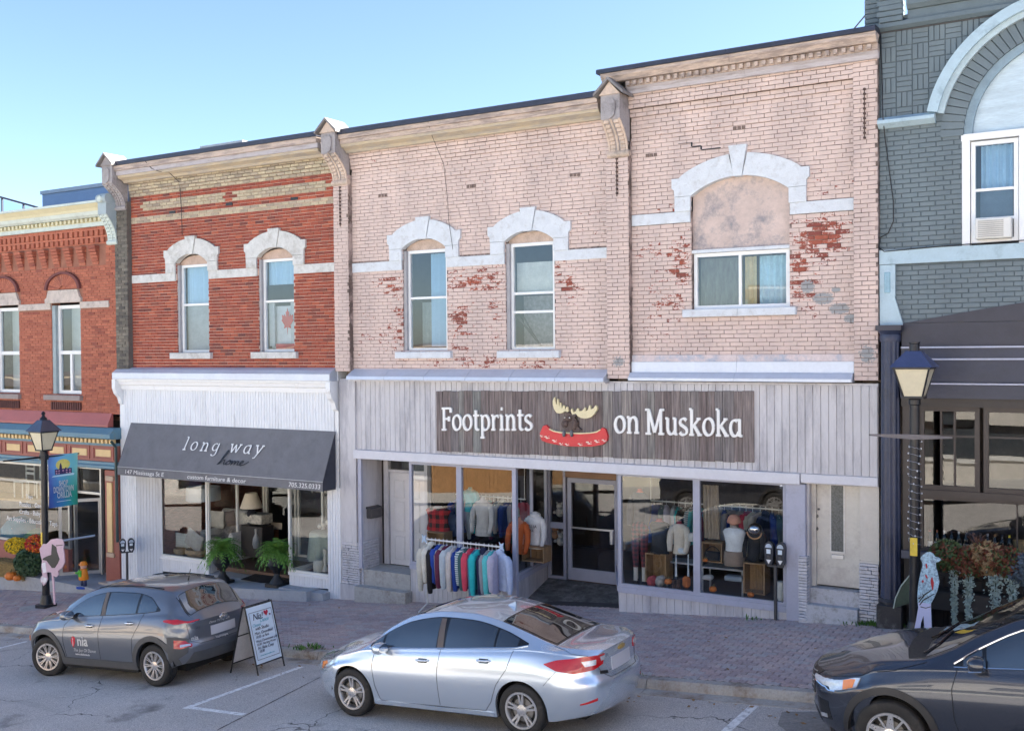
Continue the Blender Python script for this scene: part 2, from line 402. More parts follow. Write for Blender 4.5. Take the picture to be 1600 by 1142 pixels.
g = MB(); sheet(g, [-90, -45, -30, -20, -10, 0, 15, 60], [-17.2, -12, -8, -3.55], lambda x, y: road(x))
ROAD = g.build('road', ASPH, kind='structure')
LINEM = PM('road_paint', (.80, .80, .78), .7, var=.10, vs=9, bump=.2, dirt=(.35, .35, .35), dirt_amt=.55, dirt_scale=14)
def roadstrip(pts, w):
    """painted stripe along pts (x, y) on the road"""
    mb = MB(); P = [Vector((p[0], p[1], 0)) for p in pts]
    t = (P[-1]-P[0]).normalized(); n = Vector((-t.y, t.x, 0))*w/2; G = []
    for i in range(13):
        q = P[0].lerp(P[-1], i/12); j = random.uniform(-.006, .006)
        G.append([(q.x+n.x*(1+j), q.y+n.y*(1+j), road(q.x+n.x)+.004), (q.x-n.x, q.y-n.y, road(q.x-n.x)+.004)])
    mb.grid(G); return mb.build('parking_line', LINEM, ROAD)
roadstrip([(-11.98, -4.02), (-12.08, -6.4)], .11); roadstrip([(-12.1, -6.33), (-10.95, -6.33)], .10)
roadstrip([(-4.37, -3.9), (-4.37, -6.4)], .12); roadstrip([(-4.9, -6.34), (-3.7, -6.34)], .10)
roadstrip([(-19.3, -4.05), (-19.5, -6.4)], .11); roadstrip([(-20.2, -6.34), (-18.7, -6.34)], .10)
# crack sealed with tar that runs under the silver car
mb = MB(); a = onroad(340, 1140); b_ = onroad(500, 1058); G = []
for i in range(25):
    q = a.lerp(b_, i/24); w = random.uniform(.012, .032); j = random.uniform(-.012, .012)
    G.append([(q.x-w*.5, q.y+w+j, road(q.x)+.005), (q.x+w*.5, q.y-w+j, road(q.x)+.005)])
mb.grid(G); mb.build('tar_seam', PM('tar', (.015, .015, .015), .6), ROAD)
KERBM = PM('kerb_concrete', (.40, .38, .35), .85, var=.22, vs=5, bump=.5, bs=40, dirt=(.20, .15, .11), dirt_amt=.62, dirt_scale=2.5)
KERB = MB()
def kerbrun(mb, x0, x1):
    prof = [(-3.86, -.2), (-3.86, .006), (-3.62, .012), (-3.60, .11), (-3.575, .135), (-3.45, .142), (-3.40, .13), (-3.40, -.2)]
    A = [(x0, y, road(x0)+z) for y, z in prof]; B = [(x1, y, road(x1)+z) for y, z in prof]; n = len(prof)
    mb.add(A+B, [(i, (i+1) % n, n+(i+1) % n, n+i) for i in range(n)]+[tuple(range(n)), tuple(range(2*n-1, n-1, -1))])
KR = None
x = -33.0
first = True
while x < 4:
    mb = MB(); kerbrun(mb, x+.006, x+3.0-.006)
    if first: KR = mb.build('kerb', KERBM, kind='structure', smooth=40); first = False
    else: mb.build('kerb_stone', KERBM, KR, smooth=40)
    x += 3.0
# sidewalk: bed + zigzag pavers
SWM = PM('paver_bed', (.07, .062, .06), .95)
g = MB(); sheet(g, [-90, -33, 4.2, 40], [-3.42, .6], lambda x, y: walk(x, y)-.012)
SIDEWALK = g.build('sidewalk', SWM, kind='structure')
def pavermat():
    m, nt, b = base('paver'); pos = nt.nodes.new('ShaderNodeNewGeometry').outputs['Position']
    a = nt.nodes.new('ShaderNodeAttribute'); a.attribute_name = 'rnd'
    c = ramp(nt, a.outputs['Fac'], [(0, (.37, .30, .29)), (.3, (.44, .335, .315)), (.55, (.41, .365, .36)), (.8, (.48, .365, .335)), (1, (.43, .395, .385))])
    n1 = noise(nt, pos, .9, 6, .7); n2 = noise(nt, pos, 35, 4, .7)
    c = mixc(nt, 1, c, ramp(nt, n1, [(.3, (.82, .84, .9)), (.7, (1.2, 1.15, 1.1))]), 'MULTIPLY')
    c = mixc(nt, 1, c, ramp(nt, n2, [(.3, (.75, .75, .75)), (.7, (1.2, 1.2, 1.2))]), 'MULTIPLY')
    nt.links.new(c, b.inputs['Base Color']); b.inputs['Roughness'].default_value = .8
    bn = nt.nodes.new('ShaderNodeBump'); bn.inputs['Strength'].default_value = .5; bn.inputs['Distance'].default_value = .006
    nt.links.new(n2, bn.inputs['Height']); nt.links.new(bn.outputs[0], b.inputs['Normal']); return m
PAVM = pavermat()
PL, PWd = .226, .114
def paver_poly(inset):
    a = .017; e = inset
    lowr = [(0, 0), (PL/8, a), (3*PL/8, -a), (5*PL/8, a), (7*PL/8, -a), (PL, 0)]
    lo_ = [(min(max(u, e), PL-e)-PL/2, v+e-PWd/2) for u, v in lowr]; hi_ = [(min(max(u, e), PL-e)-PL/2, v+PWd-e-PWd/2) for u, v in lowr]
    return lo_+hi_[::-1]
pp0, pp1 = paver_poly(.0045), paver_poly(.010)
def paver_geo(mb, cx, cy, cz, rnd):
    n = len(pp0); f = lambda u, v, h: (cx+u, cy+v, cz+SL*u+.02*v+h)
    vs = [f(u, v, -.02) for u, v in pp0]+[f(u, v, -.004) for u, v in pp0]+[f(u, v, 0) for u, v in pp1]
    fs = [tuple(range(2*n, 3*n))]+[(k*n+i, k*n+(i+1) % n, (k+1)*n+(i+1) % n, (k+1)*n+i) for k in (0, 1) for i in range(n)]
    mb.add(vs, fs, 0, rnd)
pav = []
row = 0; y = -3.40+PWd/2
while y < .28:
    x = -28.5+(PL/2 if row % 2 else 0)
    while x < 1.5:
        if not (y > -.72 and x < -21.5) and not (y > -.35 and -21.5 <= x < -15.2): pav.append((x, y))
        x += PL
    y += PWd; row += 1
pav.sort(key=lambda p: (p[0]-CAM.x)**2+(p[1]-CAM.y)**2+(50 if p[0] > -3.2 else 0))
PVAR = []
for i in range(8):
    mb = MB(); paver_geo(mb, 0, 0, 0, i/7); PVAR.append(mb.mesh('paver', PAVM, attr=True))
rest = MB()
for i, (x, y) in enumerate(pav):
    z = walk(x, y)+random.uniform(-.003, .003)
    if i < 300:
        o = link('paver', random.choice(PVAR), SIDEWALK, loc=(x, y, z)); o.rotation_euler.z = random.uniform(-.012, .012)
    else: paver_geo(rest, x+random.uniform(-.001, .001), y, z, random.random())
rest.build('paver_field', PAVM, SIDEWALK, kind='stuff', attr=True)
# ================================================================ BUILDING HELPERS
CONC = PM('concrete', (.42, .41, .39), .85, var=.15, vs=3, bump=.4, bs=30, dirt=(.25, .23, .21), dirt_amt=.55)
STONE = PM('grey_stone', (.60, .59, .56), .8, var=.12, vs=7, bump=.5, bs=55, dirt=(.42, .40, .36), dirt_amt=.5, dirt_scale=5)
STONEW = PM('painted_stone', (.62, .645, .67), .65, var=.07, vs=6, bump=.35, bs=50, dirt=(.50, .50, .50), dirt_amt=.4, dirt_scale=7)
SANDST = PM('sandstone', (.55, .47, .41), .85, var=.12, vs=7, bump=.5, bs=50, dirt=(.33, .28, .25), dirt_amt=.5, dirt_scale=4)
WHITE = PM('white_paint', (.78, .79, .80), .45, var=.04, vs=5, bump=.12, bs=40, dirt=(.55, .54, .52), dirt_amt=.2, dirt_scale=5)
WHITES = PM('white_siding', (.74, .76, .79), .5, var=.05, vs=4, bump=.15, bs=40, stretch=(1, 1, .25), dirt=(.55, .56, .58), dirt_amt=.35, dirt_scale=3)
VINYL = PM('window_white', (.80, .80, .79), .4, var=.03, vs=5, bump=.05)
GREYP = PM('grey_siding_paint', (.55, .535, .55), .55, var=.07, vs=4, bump=.25, bs=45, stretch=(1, 1, .2), dirt=(.36, .35, .375), dirt_amt=.55, dirt_scale=3)
GREYT = PM('grey_trim', (.40, .41, .50), .5, var=.06, vs=4, bump=.15, bs=40, dirt=(.30, .30, .36), dirt_amt=.3)
METALC = PM('flashing_light', (.56, .60, .68), .38, metal=.25, var=.06, vs=2.5, bump=.12, bs=6)
NAVY = PM('flashing_navy', (.035, .037, .055), .4, metal=.2, var=.2, vs=3, bump=.1, bs=8)
BLACKM = PM('black_metal', (.012, .012, .014), .4, var=.3, bump=.1)
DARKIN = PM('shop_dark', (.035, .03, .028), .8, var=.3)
ROOFM = PM('roof_felt', (.07, .07, .075), .9)
SIDEM = PM('side_wall', (.30, .24, .20), .9, var=.2, vs=3)
GL_UP = glass('window_glass', 2.0, (.78, .86, .90), .02)
GL_SHOP = glass('shop_glass', 1.8, (.90, .92, .91), .006)
CURT = PM('curtain', (.42, .58, .70), .9, var=.05, vs=3, bump=.0)
def rects(x0, x1, z0, z1, holes):
    zs = sorted({z0, z1, *[min(max(h[2], z0), z1) for h in holes], *[min(max(h[3], z0), z1) for h in holes]}); out = []
    for a, b in zip(zs, zs[1:]):
        if b-a < 1e-5: continue
        m = (a+b)/2; iv = [(x0, x1)]
        for h in holes:
            if h[2] < m < h[3]:
                nv = []
                for p, q in iv:
                    if h[1] <= p or h[0] >= q: nv.append((p, q)); continue
                    if h[0] > p: nv.append((p, h[0]))
                    if h[1] < q: nv.append((h[1], q))
                iv = nv
        out += [(p, q, a, b) for p, q in iv]
    return out
BV = {}
def brick_geo(mb, x0, x1, z0, z1, y, rnd, d=.03, j=.0015):
    c = .004; r = lambda: random.uniform(-j, j)
    vs = [(x0+r(), y+.005, z0+r()), (x1+r(), y+.005, z0+r()), (x1+r(), y+.005, z1+r()), (x0+r(), y+.005, z1+r())]
    fr = [(vs[0][0]+c, y+r(), vs[0][2]+c), (vs[1][0]-c, y+r(), vs[1][2]+c), (vs[2][0]-c, y+r(), vs[2][2]-c), (vs[3][0]+c, y+r(), vs[3][2]-c)]
    bk = [(v[0], y+d, v[2]) for v in vs]
    mb.add(fr+vs+bk, [(0, 1, 2, 3)]+[(i, i+4, (i+1) % 4+4, (i+1) % 4) for i in range(4)]+[(i+4, i+8, (i+1) % 4+8, (i+1) % 4+4) for i in range(4)], 0, rnd)
def brick_wall(parent, x0, x1, z0, z1, y, mat, mortar, holes=(), skip=(), n_ind=0, L=.228, H=.0705, yoff=None, sel=None, alt=None, back=.26, name='brick_wall', jit=.004, gap=.011):
    """mortar slab with window openings (part) + single bricks (sub-parts, the far ones joined)"""
    mb = MB()
    for p, q, a, b in rects(x0, x1, z0, z1, holes): mb.box(p, q, y+.011, y+back, a, b)
    W = mb.build(name, mortar, parent)
    bl = []; z = z0; row = 0; allh = list(holes)+list(skip)
    while z+H <= z1+.02:
        zt = min(z+H-gap+random.uniform(-.0015, .0015), z1); iv = [(x0, x1)]
        for h in allh:
            if h[2] < z+H*.6 and h[3] > z+H*.4:
                nv = []
                for p, q in iv:
                    if h[1] <= p or h[0] >= q: nv.append((p, q)); continue
                    if h[0] > p: nv.append((p, h[0]))
                    if h[1] < q: nv.append((h[1], q))
                iv = nv
        for p, q in iv:
            k = math.floor((p-x0)/L)-1; e = x0+k*L+(L/2 if row % 2 else 0)
            while e < q:
                nx = e+L+random.uniform(-.014, .014); a, b = max(e, p), min(nx-gap, q)
                if b-a > .035: bl.append((a, b, z+random.uniform(-.001, .001), zt))
                e = nx
        z += H; row += 1
    bl.sort(key=lambda t: (t[0]-CAM.x)**2+(t[2]-CAM.z)**2)
    groups = {}
    for i, (a, b, zz, zt) in enumerate(bl):
        m = mat
        if sel and sel((a+b)/2, (zz+zt)/2): m = alt
        yy = y+random.uniform(-jit, jit*.3)+(yoff((a+b)/2, (zz+zt)/2) if yoff else 0)
        if i < n_ind:
            key = m.name
            if key not in BV:
                BV[key] = []
                for k in range(8):
                    mm = MB(); brick_geo(mm, -.1085, .1085, -.02975, .02975, 0, k/7, j=.0025); BV[key].append(mm.mesh('brick', m, attr=True))
            o = link('brick', random.choice(BV[key]), W, loc=((a+b)/2, yy, (zz+zt)/2)); o.scale = ((b-a)/.217, 1, (zt-zz)/.0595)
        else:
            g_ = groups.setdefault(m.name, (MB(), m)); brick_geo(g_[0], a, b, zz, zt, yy, random.random())
    for mb, m in groups.values(): mb.build('brick_field', m, W, kind='stuff', attr=True)
    return W
def curtain(parent, x0, x1, z0, z1, y, mat=None, n=10, amp=.025):
    k = n*4; G = [[(lerp(x0, x1, i/k), y+amp*math.sin(i/k*n*2*math.pi)+random.uniform(-.004, .004), z) for i in range(k+1)] for z in (z0, z1)]
    mb = MB(); mb.grid(G); return mb.build('curtain', mat or CURT, parent, smooth=80)
def window(parent, x0, x1, z0, z1, y, fw=.06, rails=(), posts=(), mat=None, gm=None, d=.07, sash=.03):
    """frame mesh (part) with pane sub-parts; rails / posts split the opening"""
    mat = mat or VINYL; gm = gm or GL_UP
    mb = MB()
    mb.box(x0, x0+fw, y, y+d, z0, z1); mb.box(x1-fw, x1, y, y+d, z0, z1)
    mb.box(x0+fw, x1-fw, y, y+d, z0, z0+fw); mb.box(x0+fw, x1-fw, y, y+d, z1-fw, z1)
    W = mb.build('window', mat, parent)
    zs = [z0+fw]+sorted(rails)+[z1-fw]; xs = [x0+fw]+sorted(posts)+[x1-fw]
    for r_ in rails:
        m2 = MB(); m2.box(x0+fw, x1-fw, y+.01, y+d-.01, r_-sash/2, r_+sash/2); m2.build('sash_rail', mat, W)
    for p_ in posts:
        m2 = MB(); m2.box(p_-sash/2, p_+sash/2, y+.012, y+d-.012, z0+fw, z1-fw); m2.build('mullion', mat, W)
    for a, b in zip(xs, xs[1:]):
        for c, e in zip(zs, zs[1:]):
            m2 = MB(); yy = y+d*.5+random.uniform(-.004, .004); t = random.uniform(-.004, .004)
            m2.add([(a, yy, c), (b, yy, c), (b, yy+t, e), (a, yy+t, e)], [(0, 1, 2, 3)]); m2.build('pane', gm, W)
    return W
def hood(parent, cx, w, zs, crown, ow, ear, top, legb, mat, y0=-.05, y1=.09, kb=.09, kt=.17, ktop=.05):
    """stone window hood: two arch stones, keystone, two leg stones"""
    rise = crown-zs; rad = (w*w+rise*rise)/(2*rise); cz = crown-rad
    zin = lambda x: cz+math.sqrt(max(rad*rad-x*x, 0))
    e0 = ow-.13
    zout = lambda x: ear+(top-ear)*max(0.0, math.cos(math.pi/2*min(1, x/e0)))**.75
    for sgn in (-1, 1):
        P = []
        for i in range(13):
            x = lerp(w, kb, i/12); P.append((cx+sgn*x, zin(x)))
        for i in range(15):
            x = lerp(kt, e0, i/14); P.append((cx+sgn*x, zout(x)))
        P += [(cx+sgn*ow, ear), (cx+sgn*ow, ear-.16), (cx+sgn*(ow-.045), ear-.20), (cx+sgn*(ow-.05), zs+.012), (cx+sgn*w, zs+.012)]
        mb = MB(); mb.prism(P, 'y', y0, y1); mb.build('arch_stone', mat, parent)
        mb = MB(); mb.box(cx+sgn*w, cx+sgn*(ow-.052), y0+.004, y1, legb, zs+.006); mb.build('leg_stone', mat, parent)
    mb = MB(); mb.prism([(cx-kb+.004, zin(kb)-.01), (cx+kb-.004, zin(kb)-.01), (cx+kt-.004, top+ktop), (cx-kt+.004, top+ktop)], 'y', y0-.022, y1); mb.build('keystone', mat, parent)
    n = 14; A = [(cx+lerp(-w, w, i/n), zin(lerp(-w, w, i/n))) for i in range(n+1)]
    return A
def stones(parent, segs, z0, z1, mat, y0=-.025, name='band_stone', step=1.3):
    for a, b in segs:
        k = max(1, round((b-a)/step))
        for i in range(k):
            mb = MB(); mb.cbox(lerp(a, b, i/k)+.003, lerp(a, b, (i+1)/k)-.003, y0, .06, z0, z1, .004); mb.build(name, mat, parent)
def sill(parent, x0, x1, z0, z1, mat, y0=-.09, n=1):
    for i in range(n):
        mb = MB(); mb.cbox(lerp(x0, x1, i/n)+.002, lerp(x0, x1, (i+1)/n)-.002, y0, .12, z0, z1, .008); mb.build('sill', mat, parent)
def bracket(parent, cx, zt, zb, mats, w=.2, proj=.5, gable=True):
    """scrolled cornice bracket: curved body, stud rows, shield, gable cap, foot roll"""
    body, face, cap = mats
    H = zt-zb; hb = zt-.42*1.0
    def yp(t): return -.10-(proj-.14)*(1-math.sin(t*math.pi/2))**1.15-.03     # t 0 at head, 1 at foot
    P = [(-.05, zb), (-.05, zt)]+[(-proj, zt), (-proj, hb)]
    cur = [(yp(i/10), lerp(hb, zb, i/10)) for i in range(11)]
    P += cur
    mb = MB(); mb.prism(P, 'x', cx-w, cx+w); B = mb.build('bracket', body, parent, smooth=30)
    mb = MB()
    for sx in (-w-.004, -.018, w-.032):                      # three raised ribs down the curve
        G = [[(cx+sx, y-.02, z), (cx+sx+.036, y-.02, z)] for y, z in cur]; mb.shell(G, (0, .03, 0))
    mb.build('rib', face, B)
    for k in range(8):
        t = (k+.5)/8; i = t*10; a = int(i); y = lerp(cur[a][0], cur[min(a+1, 10)][0], i-a); z = lerp(hb, zb, t)
        for sx in (-w/2-.005, w/2+.005):
            mb = MB(); mb.cbox(cx+sx-.05, cx+sx+.05, y-.022, y+.05, z-.034, z+.034, .012); mb.build('stud', face, B)
    mb = MB(); mb.lathe([(.0, -w-.03), (.055, -w-.03), (.065, -w*.6), (.06, 0), (.065, w*.6), (.055, w+.03), (.0, w+.03)], (cx, -.12, zb-.03), 12, axis='x'); mb.build('foot_roll', face, B, smooth=40)
    if gable:
        S = [(-.0, -.20), (-.08, -.15), (-.105, -.03), (-.10, .10), (-.05, .15), (0, .13), (.05, .15), (.10, .10), (.105, -.03), (.08, -.15)]
        mb = MB(); mb.prism([(cx+u, zt-.22+v) for u, v in S], 'y', -proj-.035, -proj+.01); mb.build('shield', body, B)
        mb = MB(); mb.prism([(cx-w-.1, zt-.02), (cx, zt+.24), (cx+w+.1, zt-.02), (cx+w+.1, zt+.03), (cx, zt+.295), (cx-w-.1, zt+.03)], 'y', -proj-.1, .0); mb.build('gable_cap', cap, B)
        mb = MB(); mb.prism([(cx-w-.02, zt-.001), (cx, zt+.22), (cx+w+.02, zt-.001)], 'y', -proj-.03, -.02); mb.build('gable_face', face, B)
    return B
def shell_box(parent, x0, x1, zb, zt, yb=9.0, mat=None, floors=()):
    """side walls, back wall, roof and floors behind a facade"""
    mb = MB(); m = mat or SIDEM
    mb.box(x0, x0+.2, .27, yb, zb, zt-.1); mb.box(x1-.2, x1, .27, yb, zb, zt-.1); mb.box(x0+.2, x1-.2, yb-.2, yb, zb, zt-.1); mb.build('side_wall', m, parent)
    mb = MB(); mb.box(x0, x1, -.02, yb, zt-.1, zt+.02); mb.build('roof', ROOFM, parent)
    for i, f in enumerate(floors):
        mb = MB(); mb.box(x0+.2, x1-.2, .27 if i else .6, yb-.2, f-.1, f); mb.build('floor', PM('wood_floor', (.13, .075, .05), .5, var=.25, stretch=(.3, 3, 1)), parent)
def siding(parent, x0, x1, z0, z1, y, w, mat, gap=.006, th=.022, name='siding_board'):
    n = max(1, round((x1-x0)/w))
    for i in range(n):
        a, b = lerp(x0, x1, i/n)+gap/2, lerp(x0, x1, (i+1)/n)-gap/2; j = random.uniform(-.0015, .0015)
        mb = MB(); mb.prism([(a, y+th), (a, y+.006+j), (a+.006, y+j), (b-.006, y+j), (b, y+.006+j), (b, y+th)], 'z', z0, z1); mb.build(name, mat, parent)
# ================================================================ BRICKS
RED_OLD = brickmat('brick_red_old', [(0, (.28, .06, .034)), (.25, (.38, .085, .045)), (.5, (.24, .052, .036)), (.75, (.44, .11, .055)), (.9, (.14, .04, .034)), (1, (.34, .08, .044))], grime_amt=.3)
BUFF = brickmat('brick_buff', [(0, (.42, .36, .25)), (.35, (.56, .48, .33)), (.7, (.46, .39, .29)), (1, (.34, .29, .22))], grime=(.2, .17, .13), grime_amt=.35)
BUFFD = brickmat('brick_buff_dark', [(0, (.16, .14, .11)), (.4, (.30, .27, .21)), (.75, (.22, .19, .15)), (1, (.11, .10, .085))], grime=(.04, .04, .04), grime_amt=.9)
RED_WARM = brickmat('brick_red_warm', [(0, (.42, .13, .075)), (.3, (.50, .165, .095)), (.6, (.37, .11, .065)), (.85, (.46, .15, .085)), (1, (.30, .085, .055))], grime_amt=.25)
PINK = (.66, .515, .455)
REDS = [(0, (.30, .06, .03)), (.5, (.38, .085, .04)), (1, (.24, .05, .03))]
PINKM = brickmat('brick_pink_mid', REDS, PINK, [(-13.15, 6.3, .75, .4, .2), (-12.95, 5.6, .35, 1.1, .17), (-11.15, 6.3, 1.1, .42, .21), (-11.5, 5.5, .5, 1.2, .17), (-9.15, 6.1, .4, .8, .18), (-10.7, 5.6, .35, .9, .13), (-10.9, 4.75, 3.2, .2, .15), (-13.5, 5.3, .9, .8, .10)], peel=.045)
PINKR = brickmat('brick_pink_right', REDS, PINK, [(-7.25, 6.6, .9, .35, .2), (-6.95, 6.3, .42, 1.0, .22), (-4.5, 6.72, .8, .55, .27), (-4.85, 6.2, .45, 1.0, .23), (-4.4, 7.55, .6, .5, .11), (-7.2, 5.8, 1.1, 1.1, .13), (-7.1, 7.3, .35, .4, .14)], peel=.03, grey=[(-4.75, 5.95, .2, .2, 1.0), (-4.5, 5.75, .28, .17, 1.1), (-4.25, 5.58, .28, .15, 1.1), (-4.05, 5.42, .22, .13, 1.1), (-4.3, 5.88, .15, .1, .9)])
PINKP = brickmat('brick_pink_pier', REDS, PINK, [], peel=-.03, grey=[(-8.05, 4.75, .3, .22, .75), (-3.8, 4.85, .3, .35, .75)])
TEAL = (.15, .19, .208)
TEALB = brickmat('brick_slate', [(0, (.2, .1, .08)), (1, (.3, .15, .1))], TEAL, [], peel=-.12)
MORT_L = PM('mortar_light', (.56, .38, .30), .9, var=.15)
MORT_R = PM('mortar_red', (.30, .13, .085), .9, var=.15)
MORT_P = PM('mortar_pink', (.50, .385, .34), .8, var=.2, dirt=(.13, .095, .08), dirt_amt=.95, dirt_scale=2.5)
MORT_D = PM('mortar_dark', (.13, .12, .105), .9, var=.2)
MORT_T = PM('mortar_slate', (.085, .11, .122), .7, var=.15)
PEELW = PM('peeling_wood', (.60, .47, .385), .75, var=.15, vs=5, bump=.5, bs=30, stretch=(.35, 1, 2.5), dirt=(.30, .24, .21), dirt_amt=.85, dirt_scale=5)
PEELY = PM('peeling_yellow', (.54, .44, .30), .75, var=.16, vs=5, bump=.5, bs=30, stretch=(.3, 1, 2.5), dirt=(.36, .32, .27), dirt_amt=.85, dirt_scale=5)
PEELG = PM('peeling_grey', (.47, .43, .44), .75, var=.14, vs=5, bump=.4, bs=30, stretch=(.3, 1, 2.5), dirt=(.30, .26, .25), dirt_amt=.6, dirt_scale=5)
BRKG = PM('bracket_grey', (.36, .33, .33), .7, var=.15, vs=6, bump=.4, bs=40, dirt=(.2, .18, .18), dirt_amt=.6)
BRKP = PM('bracket_pink', (.60, .47, .38), .7, var=.15, vs=6, bump=.4, bs=40, dirt=(.33, .27, .22), dirt_amt=.6)
CAPM = PM('cap_lead', (.20, .185, .18), .7, var=.2, vs=6)
def runx(parent, name, prof, x0, x1, mat, n=1, gap=.002):
    """moulding: (Y, Z) profile extruded along X in n lengths"""
    for i in range(n):
        mb = MB(); mb.prism(prof, 'x', lerp(x0, x1, i/n)+gap, lerp(x0, x1, (i+1)/n)-gap); mb.build(name, mat, parent)
def rect(y0, y1, z0, z1): return [(y0, z0), (y1, z0), (y1, z1), (y0, z1)]
# ================================================================ B2: red brick shop with white storefront
B2 = thing('brick_shop_building', 'red brick two-storey shop with buff brick trim and white storefront', 'building', (-18, 0, -.6))
w2 = [(-19.44, -18.40), (-16.84, -15.80)]
h2 = [(a, b, 4.97, 7.26) for a, b in w2]
def buffsel(x, z):
    if 8.36 < z < 8.56 and (-20.61 < x < -17.82 or -17.55 < x < -14.78): return True
    return 8.09 < z < 8.22 or z > 8.70
def corb2(x, z):
    o = 0.0
    for q in (8.71, 8.78, 8.85, 8.99): o -= .022 if z > q else 0
    if 8.36 < z < 8.56 and (-20.61 < x < -17.82 or -17.55 < x < -14.78): o -= .012
    return o
brick_wall(B2, -21.0, -14.56, 4.55, 9.05, 0, RED_OLD, MORT_L, h2, [(-21.0, -14.56, 6.64, 6.83)], 300, yoff=corb2, sel=buffsel, alt=BUFF)
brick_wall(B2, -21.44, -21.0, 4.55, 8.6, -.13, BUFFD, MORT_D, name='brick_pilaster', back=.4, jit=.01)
stones(B2, [(-20.98, -19.46), (-18.38, -16.86), (-15.78, -14.57)], 6.64, 6.83, STONE)
for a, b in w2:
    cx = (a+b)/2
    hood(B2, cx, .54, 7.03, 7.25, .90, 7.36, 7.60, 6.83, STONE)
    mb = MB(); n = 12; P = [(cx-.52, 7.0), (cx+.52, 7.0)]+[(cx+.52*math.cos(math.pi*i/n), 7.0+.22*math.sin(math.pi*i/n)) for i in range(1, n)]
    mb.prism(P, 'y', .12, .16); mb.build('arch_board', PM('arch_board', (.50, .37, .30), .75, var=.15, bump=.4), B2)
    sill(B2, a-.18, b+.12, 4.83, 4.97, STONE)
    mb = MB(); mb.box(a-.01, a+.06, .03, .2, 4.97, 7.0); mb.box(b-.03, b+.01, .05, .2, 4.97, 7.0); mb.build('jamb', PM('jamb_grey', (.36, .35, .36), .7), B2)
    W = window(B2, a+.06, b-.03, 4.975, 7.0, .10, .055, rails=[6.08], sash=.05)
    if cx < -18:
        curtain(W, a+.08, b-.05, 6.1, 6.97, .26, n=8); mb = MB(); mb.box(a+.1, b-.07, .24, .25, 4.99, 6.06); mb.build('screen', PM('insect_screen', (.33, .33, .34), .7), W)
    else:
        curtain(W, a+.08, b-.05, 6.45, 6.97, .26, n=8)
        mb = MB(); mb.box(a+.1, a+.26, .22, .25, 5.1, 6.05); mb.box(b-.3, b-.07, .22, .25, 5.1, 6.05); mb.build('curtain', PM('sheer', (.45, .46, .47), .9), W)
        leaf = [(0, -.5), (.03, -.2), (.28, -.25), (.24, -.13), (.5, .08), (.42, .12), (.45, .3), (.27, .25), (.24, .32), (.1, .2), (.14, .42), (.07, .4), (0, .55)]
        P = [(cx+.14+u*.36, 5.62+v*.55) for u, v in leaf]+[(cx+.14-u*.36, 5.62+v*.55) for u, v in leaf[-2:0:-1]]
        fl = MB(); fl.prism(P, 'y', .20, .205); fl = fl.build('leaf_decal', PM('leaf_red', (.50, .015, .015), .7, var=.05), W)
        mb = MB(); mb.box(a+.1, b-.07, .3, .32, 5.05, 5.98); mb.build('flag_sheet', PM('flag_white', (.55, .54, .55), .9), W)
        mb = MB(); mb.box(a+.34, b-.1, .17, .28, 5.03, 5.15); mb.build('red_cushion', PM('cushion_red', (.40, .02, .03), .8), W)
# cornice
runx(B2, 'soffit_moulding', [(-.12, 9.02), (-.20, 9.02), (-.24, 9.07), (-.36, 9.12), (-.38, 9.17), (-.1, 9.17)], -21.0, -14.75, PEELY, 2)
runx(B2, 'cornice_board', rect(-.41, -.1, 9.172, 9.275), -21.02, -14.72, PEELG, 3)
runx(B2, 'cornice_board', rect(-.45, -.1, 9.278, 9.395), -21.04, -14.72, PEELW, 2)
runx(B2, 'roof_flashing', [(-.475, 9.40), (-.475, 9.485), (-.45, 9.505), (.3, 9.55), (.3, 9.40)], -21.06, -14.7, NAVY, 3)
bracket(B2, -21.22, 9.42, 8.48, (BRKG, BRKG, CAPM), w=.185, proj=.50)
bracket(B2, -14.36, 9.42, 8.48, (BRKG, BRKP, CAPM), w=.185, proj=.50)
for x_, z_ in ((-19.55, 8.245), (-17.7, 8.29), (-15.75, 8.25)):
    mb = MB(); mb.box(x_-.1, x_+.1, -.012, .02, z_-.03, z_+.03); mb.build('wall_vent', BLACKM, B2)
shell_box(B2, -21.42, -14.56, -.7, 9.4, 9, floors=(-.05, 4.5))
mb = MB(); mb.box(-21.2, -14.8, 2.2, 2.25, 4.5, 9.2); mb.build('room_wall', PM('room_wall', (.06, .06, .065), .9), B2)
# white storefront
CORW = WHITE
runx(B2, 'storefront_cornice', [(-.02, 4.63), (-.17, 4.58), (-.28, 4.50), (-.28, 4.36), (-.02, 4.36)], -21.42, -14.58, METALC, 1)
runx(B2, 'storefront_cornice', [(-.02, 4.355), (-.24, 4.355), (-.24, 4.31), (-.19, 4.30), (-.17, 4.22), (-.12, 4.20), (-.11, 4.10), (-.02, 4.10)], -21.46, -14.56, WHITE, 1)
for cx_ in (-21.36, -14.62):
    mb = MB(); mb.prism([(-.03, 3.72), (-.10, 3.76), (-.14, 3.9), (-.24, 4.0), (-.29, 4.14), (-.29, 4.34), (-.03, 4.34)], 'x', cx_-.06, cx_+.06); mb.build('console', WHITE, B2)
siding(B2, -21.30, -14.66, 2.15, 4.10, -.06, .083, WHITES)
mb = MB(); mb.box(-21.46, -14.56, -.03, .25, 2.1, 4.6); mb.build('fascia_backing', WHITE, B2)
